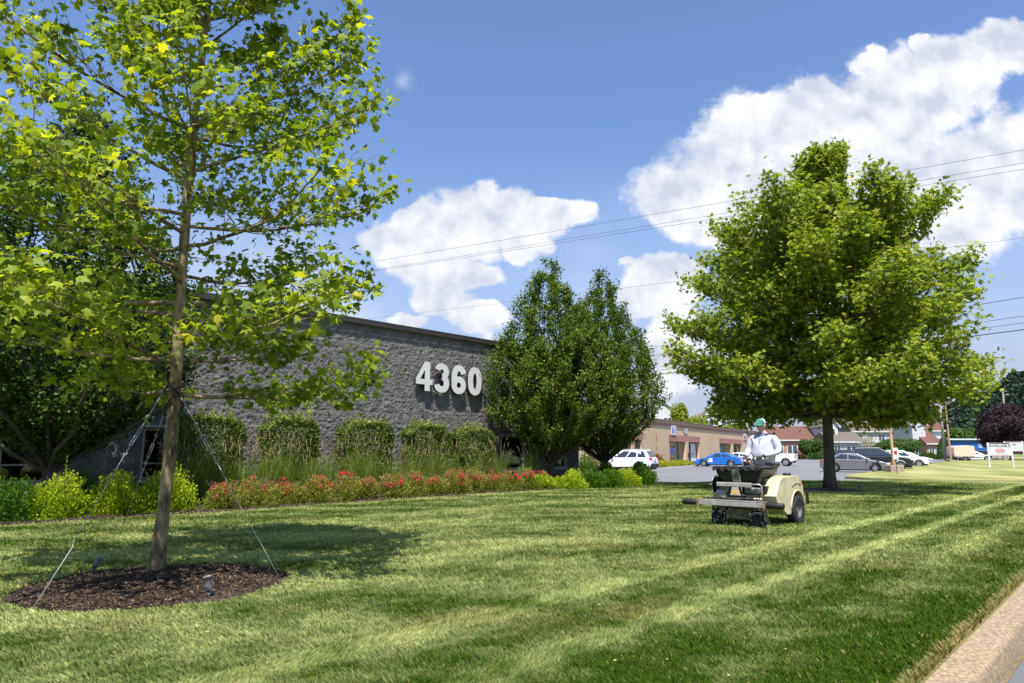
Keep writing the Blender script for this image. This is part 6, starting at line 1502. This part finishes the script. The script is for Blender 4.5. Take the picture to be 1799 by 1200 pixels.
# ================================================================== FAR HOUSES
M_SIDW = mat('white_siding', (.50, .50, .505), .7, var=.06, scale=2, stretch=(.2, .2, 8)); M_SIDG = mat('grey_siding', (.40, .39, .39), .7, var=.06, scale=2, stretch=(.2, .2, 8)); M_SHB = mat('brown_shingle', (.12, .096, .08), .9, var=.2, scale=3, stretch=(1, 1, 4)); M_SHR = mat('red_shingle', (.115, .055, .042), .9, var=.2, scale=3, stretch=(1, 1, 4)); M_TRW = mat('white_trim', (.58, .58, .58), .6)
M_PF = glassmat('far_glass', (.05, .065, .08), .1)
def house(name, label, u0, u1, t, z_eave, rz=0., depth=9, wall=M_SIDW, roof=M_SHB, gable=True, rise=2.5, wins=(), z0=LOT_Z, cat='house', group=None, porch=None):
    """u0..u1: columns it spans at depth t; wins: (fx 0..1, z, w, h)"""
    a_, b_ = col(u0, t, 0), col(u1, t, 0); w_ = (b_ - a_).length; c = (a_ + b_) / 2; root = thing(name, label, cat, (c.x, c.y, z0), rz, group); H = z_eave - z0; w2 = w_ / 2
    m = MB()
    if gable: m.prism([(-w2, 0), (w2, 0), (w2, H), (0, H + rise), (-w2, H)], 0, depth)
    else: m.box((0, depth / 2, H / 2), (w_, depth, H))
    m.build('wall', wall, root)
    r = MB()
    if gable:
        for s in (-1, 1):
            L_ = math.hypot(w2 + .4, rise * (w2 + .4) / w2); an = math.atan2(rise, w2) * s
            mid = Vector((s * (w2 + .4) / 2, depth / 2, H + rise - rise * (w2 + .4) / w2 / 2 + .10)); r.box(mid, (L_, depth + .8, .14), M=Matrix.Rotation(an, 3, 'Y'))
    else: r.prism([(-.5, H), (depth / 2, H + rise), (depth + .5, H), (depth + .5, H - .12), (-.5, H - .12)], -w2 - .3, w2 + .3, ax='x')
    rf = r.build('roof', roof, root)
    if gable:
        q = MB()
        for s in (-1, 1):
            L_ = math.hypot(w2 + .4, rise * (w2 + .4) / w2); q.box((s * (w2 + .4) / 2, -.43, H + rise - rise * (w2 + .4) / w2 / 2 + .05), (L_, .06, .32), M=Matrix.Rotation(math.atan2(rise, w2) * s, 3, 'Y'))
        q.build('fascia', M_TRW, rf)
    else: q = MB(); q.box((0, -.52, H - .05), (w_ + .6, .08, .25)); q.build('fascia', M_TRW, rf)
    for (f, z, ww, hh) in wins:
        q = MB(); X = -w2 + f * w_; q.box((X, -.03, z), (ww + .25, .06, hh + .25)); q.box((X, -.075, z), (.08, .02, hh)); fr = q.build('window', M_TRW, root)
        q = MB(); q.box((X - ww * .26, -.065, z), (ww * .42, .012, hh * .96)); q.box((X + ww * .26, -.065, z), (ww * .42, .012, hh * .96)); q.build('pane', M_PF, fr)
    return root
HG = 'houses beyond the parking lot'
house('apartment_house', 'white gabled upper storey with brown roof rising above the left end of the brick shops', 1118, 1202, 150, 9.2, gable=True, rise=4.2, wins=[(.35, 8.2, 1.6, 1.5), (.68, 8.2, 1.6, 1.5)], group=HG)
house('apartment_house', 'white gabled house with two windows above the shop roof behind the maple branches', 1226, 1322, 160, 8.6, gable=True, rise=3.6, wins=[(.22, 7.7, 2.3, 2.0), (.55, 7.7, 2.3, 2.0), (.85, 7.7, 2, 2)], group=HG, wall=M_SIDW)
house('brick_house', 'red brick house with white windows behind the white pickup', 1362, 1446, 150, 3.9, gable=False, rise=3.2, wall=M_REDW, roof=M_SHR, wins=[(.10, 2.0, 1.6, 1.7), (.37, 2.0, 2.2, 1.7)], group=HG)
house('siding_house', 'grey siding house with brown shingle porch right of the spreading tree trunk', 1462, 1520, 142, 3.4, gable=False, rise=2.2, wall=M_SIDG, wins=[(.18, 1.8, 1.2, 1.8), (.60, 1.8, 2.0, 1.5)], group=HG)
house('siding_house', 'tall white narrow gable beside the brown shingle porch', 1456, 1476, 145, 7.0, gable=True, rise=1.6, wall=M_SIDW, wins=[(.5, 5.4, 1.0, 1.9)], group=HG)
house('siding_house', 'long white siding house behind the rusty pole and round tree', 1500, 1604, 165, 6.2, gable=False, rise=3.6, wall=M_SIDW, roof=M_SHB, wins=[(.12, 4.8, 1.5, 1.5), (.3, 4.8, 1.5, 1.5), (.5, 4.8, 1.5, 1.5), (.7, 4.8, 1.5, 1.5)], group=HG)
house('brick_house', 'low red brick wing between the porch and the round green tree', 1510, 1550, 150, 2.9, gable=False, rise=.8, wall=M_REDW, roof=M_SHR, wins=[(.4, 1.6, 1.2, 1.2)], group=HG)
house('siding_house', 'tall narrow white block with a door, left of the red-roofed house', 1607, 1630, 150, 7.6, gable=True, rise=1.6, wall=M_SIDW, wins=[(.3, 1.3, 1.3, 2.0)], group=HG)
house('siding_house', 'white upper wall with red roof behind the red-roofed house', 1628, 1662, 172, 6.6, gable=False, rise=4.0, wall=M_SIDW, roof=M_SHR, group=HG)
house('brick_house', 'small red-roofed house with brick front and white windows left of the grey pole', 1630, 1656, 148, 3.1, gable=False, rise=3.0, wall=M_REDW, roof=M_SHR, wins=[(.32, 1.6, 1.0, 1.3), (.75, 1.6, 1.0, 1.3)], group=HG)
bb = house('blue_building', 'low flat-roofed bright blue commercial building far right', 1668, 1736, 168, 4.4, gable=False, rise=.25, wall=mat('blue_wall', (.015, .10, .36), .6, var=.06), roof=mat('blue_roof_edge', (.3, .35, .45), .6), cat='building', group=None)
q = MB(); q.box((0, -.05, 1.0), (8.6, .05, 1.6)); q.build('lower_windows', M_PF, bb)
q = MB(); q.box((3.1, -.08, 3.0), (.9, .04, 1.2)); q.build('wall_sign', mat('blue_sign_pale', (.3, .42, .6), .6), bb)

# ================================================================== POLES, SIGNS, FENCE
M_RPOLE = mat('rusty_pole_paint', (.48, .42, .34), .7, var=.2, scale=4, c2=(.42, .22, .08), stretch=(1, 1, .5)); M_WPOLE = mat('weathered_pole', (.24, .21, .185), .85, var=.3, scale=3, stretch=(1, 1, .2))
pl = thing('light_pole', 'rusty yellow painted pole on a square concrete base beside the grey sedan', 'pole', tuple(at(1571, 829, 0)))
b = MB(); b.box((0, 0, .22), (.95, .95, .52)); b.build('concrete_base', mat('old_concrete', (.30, .24, .19), .95, var=.3, scale=6, bump=.5, bscale=30), pl, bevel=.04)
b = MB(); b.box((0, 0, .52), (.34, .34, .08)); b.tube([(0, 0, .5), (0, 0, 1.75)], .115, 12); b.build('rusty_sleeve', mat('rust_orange', (.26, .125, .04), .8, var=.5, scale=9, c2=(.36, .21, .08)), pl)
b = MB(); b.tube([(0, 0, 1.75), (0, 0, 7.2)], [.105, .07], 12); b.box((.5, 0, 7.2), (1.2, .35, .16)); b.build('shaft', M_RPOLE, pl)
sp_ = thing('stake_sign', 'small white sign with red panel on a thin stake right of the rusty pole', 'sign', tuple(at(1576.5, 833.5, 0)), -.25)
b = MB(); b.tube([(0, 0, -.1), (0, 0, .95)], .018, 6); b.build('stake', M_TRIM, sp_)
b = MB(); b.box((0, 0, 1.30), (.30, .03, .74)); pn_ = b.build('panel', mat('small_sign_white', (.72, .72, .74), .5), sp_, bevel=.05); b = MB(); b.box((0, -.02, 1.37), (.18, .008, .24)); b.build('red_panel', M_RED, pn_)
p2 = thing('light_pole', 'thin brown lamp pole at the far corner of the grass island', 'pole', tuple(at(1671, 811.2, 0)))
b = MB(); b.box((0, 0, .12), (1.0, 1.0, .3)); b.build('concrete_base', MATS['old_concrete'], p2); b = MB(); b.tube([(0, 0, .2), (0, 0, 8.2)], [.14, .09], 10); b.box((-.5, 0, 8.2), (1.2, .4, .18)); b.build('shaft', mat('brown_pole', (.38, .22, .12), .7, var=.2), p2)
def upole(label, u, t, H, r=.16, arms=1, lamp=False):
    root = thing('utility_pole', label, 'pole', tuple(col(u, t, LOT_Z)), .3, 'utility poles'); b = MB(); b.tube([(0, 0, 0), (0, 0, H)], [r, r * .65], 12); b.build('shaft', M_WPOLE, root, smooth=True)
    for i in range(arms): b = MB(); b.box((0, -.15, H - .5 - i * 1.2), (2.2, .12, .12)); b.build('crossarm', M_WPOLE, root)
    for x in (-.95, 0, .95): b = MB(); b.tube([(x, -.15, H - .44), (x, -.15, H - .2)], [.05, .035], 8); b.build('insulator', M_SIDG, root)
    if lamp: b = MB(); b.tube([(0, 0, H - 1.6), (1.3, -.1, H - 1.3)], .04, 6); b.ball((1.5, -.1, H - 1.3), (.35, .16, .12)); b.build('street_lamp', M_SIDW, root, smooth=True)
    return root
upole('thick grey utility pole left of the blue building', 1661, 120, 13, .26)
upole('wooden utility pole topped by a lamp arm rising above the purple tree', 1775, 170, zrow(682, 170) + .14, .26, 1, True)
# lot signs
def lotsign(label, p, rz, k, main=True):
    root = thing('lot_sign', label, 'sign', tuple(p), rz); root.scale = (k, k, k)
    for s in (-1, 1): b = MB(); b.box((s * .93, .02, 1.14), (.13, .13, 2.34)); b.build('post', M_TRW, root, bevel=.01)
    b = MB(); b.box((0, -.01, 1.62), (1.72, .05, 1.36)); pn = b.build('panel', MATS['sign_white'], root)
    b = MB(); b.box((0, -.04, 2.24), (1.6, .012, .09)); b.build('top_stripe', mat('sign_maroon', (.10, .03, .04), .6), pn)
    b = MB(); b.box((0, -.04, 1.085), (1.66, .012, .035)); b.build('red_stripe', M_RED, pn)
    b = MB(); b.box((0, -.035, .93), (1.66, .05, .25)); bt = b.build('phone_board', M_TRIM, root)
    if main:
        text_mesh('AVAILABLE', .36, M_TRIM, root, 'lettering', .004, .004, (0, -.042, 2.00), sx=.97)
        text_mesh('717-763-1212', .25, M_NUMF, bt, 'lettering', .004, .009, (0, -.066, .93), sx=.95)
        q = MB(); n = 28; 
        for i in range(n):
            a0, a1 = 2 * PI * i / n, 2 * PI * (i + 1) / n; k_ = len(q.v)
            if abs(math.sin((a0 + a1) / 2)) < .30: continue
            for (rr, aa) in ((1, a0), (1, a1), (.72, a1), (.72, a0)): q.v.append((.42 * rr * math.cos(aa), -.040, 1.56 + .19 * rr * math.sin(aa)))
            q.f.append((k_, k_ + 1, k_ + 2, k_ + 3))
        q.box((0, -.040, 1.56), (.44, .008, .085)); q.build('emblem', M_RED, pn)
        q = MB(); q.box((0, -.04, 1.29), (1.2, .008, .035)); q.box((0, -.04, 1.19), (1.35, .008, .035)); q.build('small_print', mat('print_grey', (.45, .47, .5), .6), pn)
    else:
        q = MB(); q.box((-.2, -.04, 1.9), (.9, .01, .1)); q.box((-.5, -.04, 1.6), (.3, .01, .1)); q.build('small_print', M_RED, pn)
    return root
lotsign('white two-post sign reading AVAILABLE with black phone strip, on the grass island', at(1760, 821.3, 0), -.42, .97)
lotsign('smaller white sign standing behind the AVAILABLE sign', at(1784, 808.5, 0), -.75, 1.35, False)
fn = thing('metal_fence', 'thin black metal fence in front of the red brick house', 'fence', tuple(col(1378, 138, LOT_Z)), -.08)
for i in range(9): b = MB(); b.tube([(i * 1.6, 0, 0), (i * 1.6, 0, 3.0 if i in (2, 3) else 1.9)], .035, 5); b.build('post', M_TRIM, fn)
b = MB(); b.tube([(0, 0, 1.8), (12.8, 0, 1.8)], .03, 5); b.tube([(0, 0, .9), (12.8, 0, .9)], .025, 5); b.build('rail', M_TRIM, fn)
fn = thing('metal_fence', 'dense black picket fence before the grey siding porch', 'fence', tuple(col(1462, 132, LOT_Z)), -.05)
b = MB()
for i in range(40): b.tube([(i * .16, 0, 0), (i * .16, 0, 2.0 if i % 10 else 3.6)], .022, 4)
b.build('pickets', M_TRIM, fn); b = MB(); b.tube([(0, 0, 1.85), (6.3, 0, 1.85)], .03, 5); b.build('rail', M_TRIM, fn)

# ================================================================== BACKGROUND VEGETATION
ML_FAR = leafmat('far_leaf', [(0, (.022, .055, .010)), (.5, (.048, .10, .018)), (1, (.12, .18, .03))], trans=.25); ML_PURP = leafmat('purple_leaf', [(0, (.012, .007, .010)), (.5, (.028, .016, .020)), (.85, (.055, .034, .040)), (1, (.10, .066, .072))], trans=.08, tcol=(1.2, .6, .7), rough=.75)
ML_CON = leafmat('conifer_leaf', [(0, (.025, .07, .010)), (1, (.07, .15, .02))], trans=.1); ML_PALE = leafmat('pale_bloom_leaf', [(0, (.2, .2, .14)), (.5, (.42, .42, .34)), (1, (.6, .58, .48))], trans=.2)
def ftree(name, label, u, t, W_, H, m, n, size, seed, z0=LOT_Z, group='trees beyond the parking lot', trunk_h=.25, shape='round', cat='tree', bark=M_BARK_GREY):
    g_ = np.random.default_rng(seed); root = thing(name, label, cat, tuple(col(u, t, z0)), 0, group); cb_ = trunk_h * H
    if shape == 'cone':
        q = g_.random(n) ** .8; a = g_.uniform(0, 2 * PI, n); r = W_ / 2 * (1 - q) ** .55 * (.75 + .3 * g_.random(n)); P = np.c_[r * np.cos(a), r * np.sin(a), cb_ + (H - cb_) * q]; nn = unit(np.c_[np.cos(a), np.sin(a), np.full(n, .6)])
    else:
        lumps = 26; C = unit(g_.normal(size=(lumps, 3))) * (.62 * g_.uniform(.55, 1.05, (lumps, 1))); id_ = g_.integers(0, lumps, n); d = unit(g_.normal(size=(n, 3))); r = .36 * (1 - .35 * g_.random(n) ** 2) * g_.uniform(.75, 1.2, lumps)[id_]
        P = C[id_] + d * r[:, None]; nn = unit(P + d * .5); P = P * np.array([W_ / 2, W_ / 2, (H - cb_) / 2]) + np.array([0, 0, cb_ + (H - cb_) / 2])
        if shape == 'round': pass
    D = g_.normal(0, .6, (n, 3)); D[:, 2] -= .2; Nr = nn + g_.normal(0, .45, (n, 3)); Nr[:, 2] += .5
    b = MB(); b.tube([(0, 0, -.1), (.05, 0, cb_ + .2), (0, .05, H * .6), (0, 0, H * .85)], [H * .028, H * .022, H * .013, .02], 8); b.build('trunk', bark, root, smooth=True)
    b = MB(); R = random.Random(seed)
    for i in range(14):
        a = i * 2.4; z = cb_ + (H - cb_) * (.05 + .6 * i / 14); l = W_ * .36 * R.uniform(.7, 1); b.tube([(0, 0, z), (l * .5 * math.cos(a), l * .5 * math.sin(a), z + l * .35), (l * math.cos(a), l * math.sin(a), z + l * .6)], [H * .010, H * .006, .01], 5)
    b.build('branches', bark, root, smooth=True)
    leaves('crown', P, Nr, D, size * g_.uniform(.6, 1.3, n), LOBED if size > .3 else BROAD, m, root, np.clip(g_.normal(.5, .22, n), 0, 1)); return root
ftree('purple_tree', 'dark purple-leaved tree behind the lot signs', 1776, 118, 12.5, zrow(706, 118) + .14, ML_PURP, 40000, .30, 700, trunk_h=.12)
ftree('purple_tree', 'dark purple tree cut by the right edge of the photo', 1842, 125, 13, 8.5, ML_PURP, 14000, .42, 701, trunk_h=.12)
ftree('round_tree', 'wide round green tree behind the parked black SUV', 1577, 104, 8.2, zrow(766, 104) + .14, ML_FAR, 13000, .24, 702, trunk_h=.1)
ftree('conifer_tree', 'dense dark green conical evergreen beside the grey utility pole', 1661, 128, 2.9, zrow(767, 128) + .14, ML_CON, 6000, .2, 703, shape='cone', trunk_h=.03)
ftree('pale_tree', 'thin pale-flowering tree in front of the white siding house', 1524, 120, 3.8, zrow(756, 120) + .14, ML_PALE, 1500, .16, 704, trunk_h=.2)
ftree('shade_tree', 'green tree between the man and the spreading tree trunk, against the brick house', 1430, 135, 7.0, 4.4, ML_FAR, 8000, .26, 705, trunk_h=.05)
ftree('shade_tree', 'yellow green tree behind the shop roof left of the white house', 1196, 110, 4.2, zrow(697, 110) + .14, ML_BIG, 9000, .26, 706, trunk_h=.2)
ftree('shade_tree', 'pale green tree against the shop roof beside the white gable', 1222, 118, 6.5, zrow(716, 118) + .14, ML_BIG, 8000, .26, 707, trunk_h=.2)
ftree('shade_tree', 'green tree in front of the white house above the shop roof', 1290, 125, 5.5, zrow(735, 125) + .14, ML_BIG, 6000, .26, 708, trunk_h=.2)
ftree('shade_tree', 'dark green tree behind the blue building near the lamp pole', 1685, 195, 11, 9.5, ML_FAR, 9000, .45, 709, trunk_h=.1)
ftree('shade_tree', 'green tree behind the blue building near the sign', 1712, 205, 12, 8.5, ML_FAR, 9000, .45, 710, trunk_h=.1)
FB = 'bushes by the far houses'
for i, (u, t, R3, m, lb) in enumerate([(1410, 136, (3.2, 1.5, 1.7), ML_PURP, 'purple round bush before the red brick house'), (1375, 138, (1.8, 1.2, 1.1), ML_GOLD, 'light green bush right of the man by the brick house'), (1438, 130, (2.8, 1.5, 1.6), ML_FAR, 'green bush left of the spreading tree trunk'),
                                      (1480, 128, (2.2, 1.2, 1.3), ML_GRN, 'bright green bush before the porch fence'), (1622, 140, (1.3, 1, 1.2), ML_FAR, 'small round green bush by the white block door'), (1634, 141, (1.6, 1, 1.5), ML_FAR, 'green bush at the red-roofed house corner'), (1466, 128, (1.6, 1.2, 1.9), ML_GRN, 'taller green bush just right of the trunk'), (1643, 142, (1.2, 1, .9), ML_FAR, 'low bush under the red-roofed house windows')]):
    wshrub('far_bush', lb, col(u, t, LOT_Z + .1), R3, m, 1200, .2, 720 + i, FB)
# wooded hill
hb = MB(); nx_h, ny_h = 150, 26
for i in range(nx_h + 1):
    for j in range(ny_h + 1):
        u = 1380 + 640 * i / nx_h; t = 430 + 420 * j / ny_h; f = j / ny_h
        rowv = np.interp(u, [1380, 1560, 1640, 1690, 1705, 1722, 1745, 1765, 1790, 1830, 2020], [797, 772, 742, 712, 690, 694, 700, 682, 664, 655, 625])
        top = zrow(rowv, 640); p = col(u, t, 0); prof_ = math.sin(min(1, f / .5) * PI / 2) if f < .5 else 1 - .25 * (f - .5)
        z = top * prof_ + (5.5 * (float(fbm(p.x / 13, p.y / 13, 0, 17, 3)) - .5) + 3 * (float(vn(p.x / 5, p.y / 5, 0, 3)) - .5)) * min(1, f * 4)
        hb.v.append((p.x, p.y, max(z, -.25)))
for i in range(nx_h):
    for j in range(ny_h): k = i * (ny_h + 1) + j; hb.f.append((k, k + ny_h + 1, k + ny_h + 2, k + 1))
tag(hb.build('hill', mat('hill_earth', (.022, .045, .018), .95, var=.5, scale=.09), smooth=True), kind='structure')
g_ = np.random.default_rng(9); n = 90000; u = g_.uniform(1560, 1960, n); f = g_.random(n) * .52; t = 430 + 420 * f
rowv = np.interp(u, [1380, 1560, 1640, 1690, 1705, 1722, 1745, 1765, 1790, 1830, 2020], [797, 772, 742, 712, 690, 694, 700, 682, 664, 655, 625])
Xh = (u - 899.5) / 1200 * t; zt = CAM_H + 640 * (math.sin(PITCH) + (600 - rowv) / 1200 * math.cos(PITCH)); Yh = (t + CAM_H * math.sin(PITCH)) / math.cos(PITCH)
zz = zt * np.sin(np.minimum(1, f / .5) * PI / 2) + 9 * (fbm(Xh / 13, Yh / 13, 0, 17, 3) - .5) * np.minimum(1, f * 4) + 5 * (vn(Xh / 5, Yh / 5, 0, 3) - .5) + g_.uniform(-1, 1.5, n)
tag(leaves('wooded_hillside', np.c_[Xh, Yh, zz], np.c_[g_.normal(0, .5, (n, 2)), np.ones(n) * .7], np.c_[g_.normal(size=(n, 2)), g_.normal(0, .4, n)], g_.uniform(1.2, 2.6, n), BROAD,
    leafmat('hill_leaf', [(0, (.010, .022, .016)), (.5, (.020, .040, .024)), (1, (.040, .066, .032))], trans=.1), None, np.clip(.5 + 1.2 * (fbm(Xh / 9, Yh / 9, 0, 27, 3) - .5) + g_.normal(0, .15, n), 0, 1)), 'dark wooded hillside far off at the right', 'woodland', kind='stuff')
# far tree belt on the horizon behind everything
# ================================================================== POWER LINES
M_CAB = mat('black_cable', (.02, .02, .022), .6)
def wire(label, uvs, z, r, sag=.0):
    (u0, v0), (u1, v1) = uvs
    def P_(u, v):
        t = (z - CAM_H) / (math.sin(PITCH) + (600 - v) / 1200 * math.cos(PITCH)); return col(u, t, z)
    a_, b_ = P_(u0, v0), P_(u1, v1); d = b_ - a_; A = a_ - d * .6; B_ = b_ + d * .35; b = MB(); pts = []
    for i in range(25): f = i / 24; p = A.lerp(B_, f); p.z -= sag * 4 * f * (1 - f) - sag * .8; pts.append(p)
    b.tube(pts, r * .7, 5); o = b.build('power_line', M_CAB, None, smooth=True); tag(o, label, 'cable', 'overhead power lines')
wire('highest thin power line crossing behind both tree tops', ((640, 462), (1799, 265)), 17.5, .016, .25)
wire('second thin power line from the top, just above its close twin', ((640, 477), (1799, 288)), 17.0, .016, .25)
wire('third thin power line from the top, just below its close twin', ((640, 479), (1799, 299)), 16.8, .016, .25)
wire('single faint power line crossing halfway between the high and low sets', ((690, 555), (1799, 419)), 15, .014, .2)
wire('top line of the low dark cable bundle', ((1145, 626), (1799, 523)), 11, .028, .15)
wire('second line of the low cable bundle', ((1155, 645), (1799, 556)), 10, .022, .15)
wire('third line of the low cable bundle', ((1155, 651), (1799, 568)), 9.7, .022, .15)
wire('lowest and thickest line of the low cable bundle', ((1155, 658), (1799, 580)), 9.4, .045, .15)
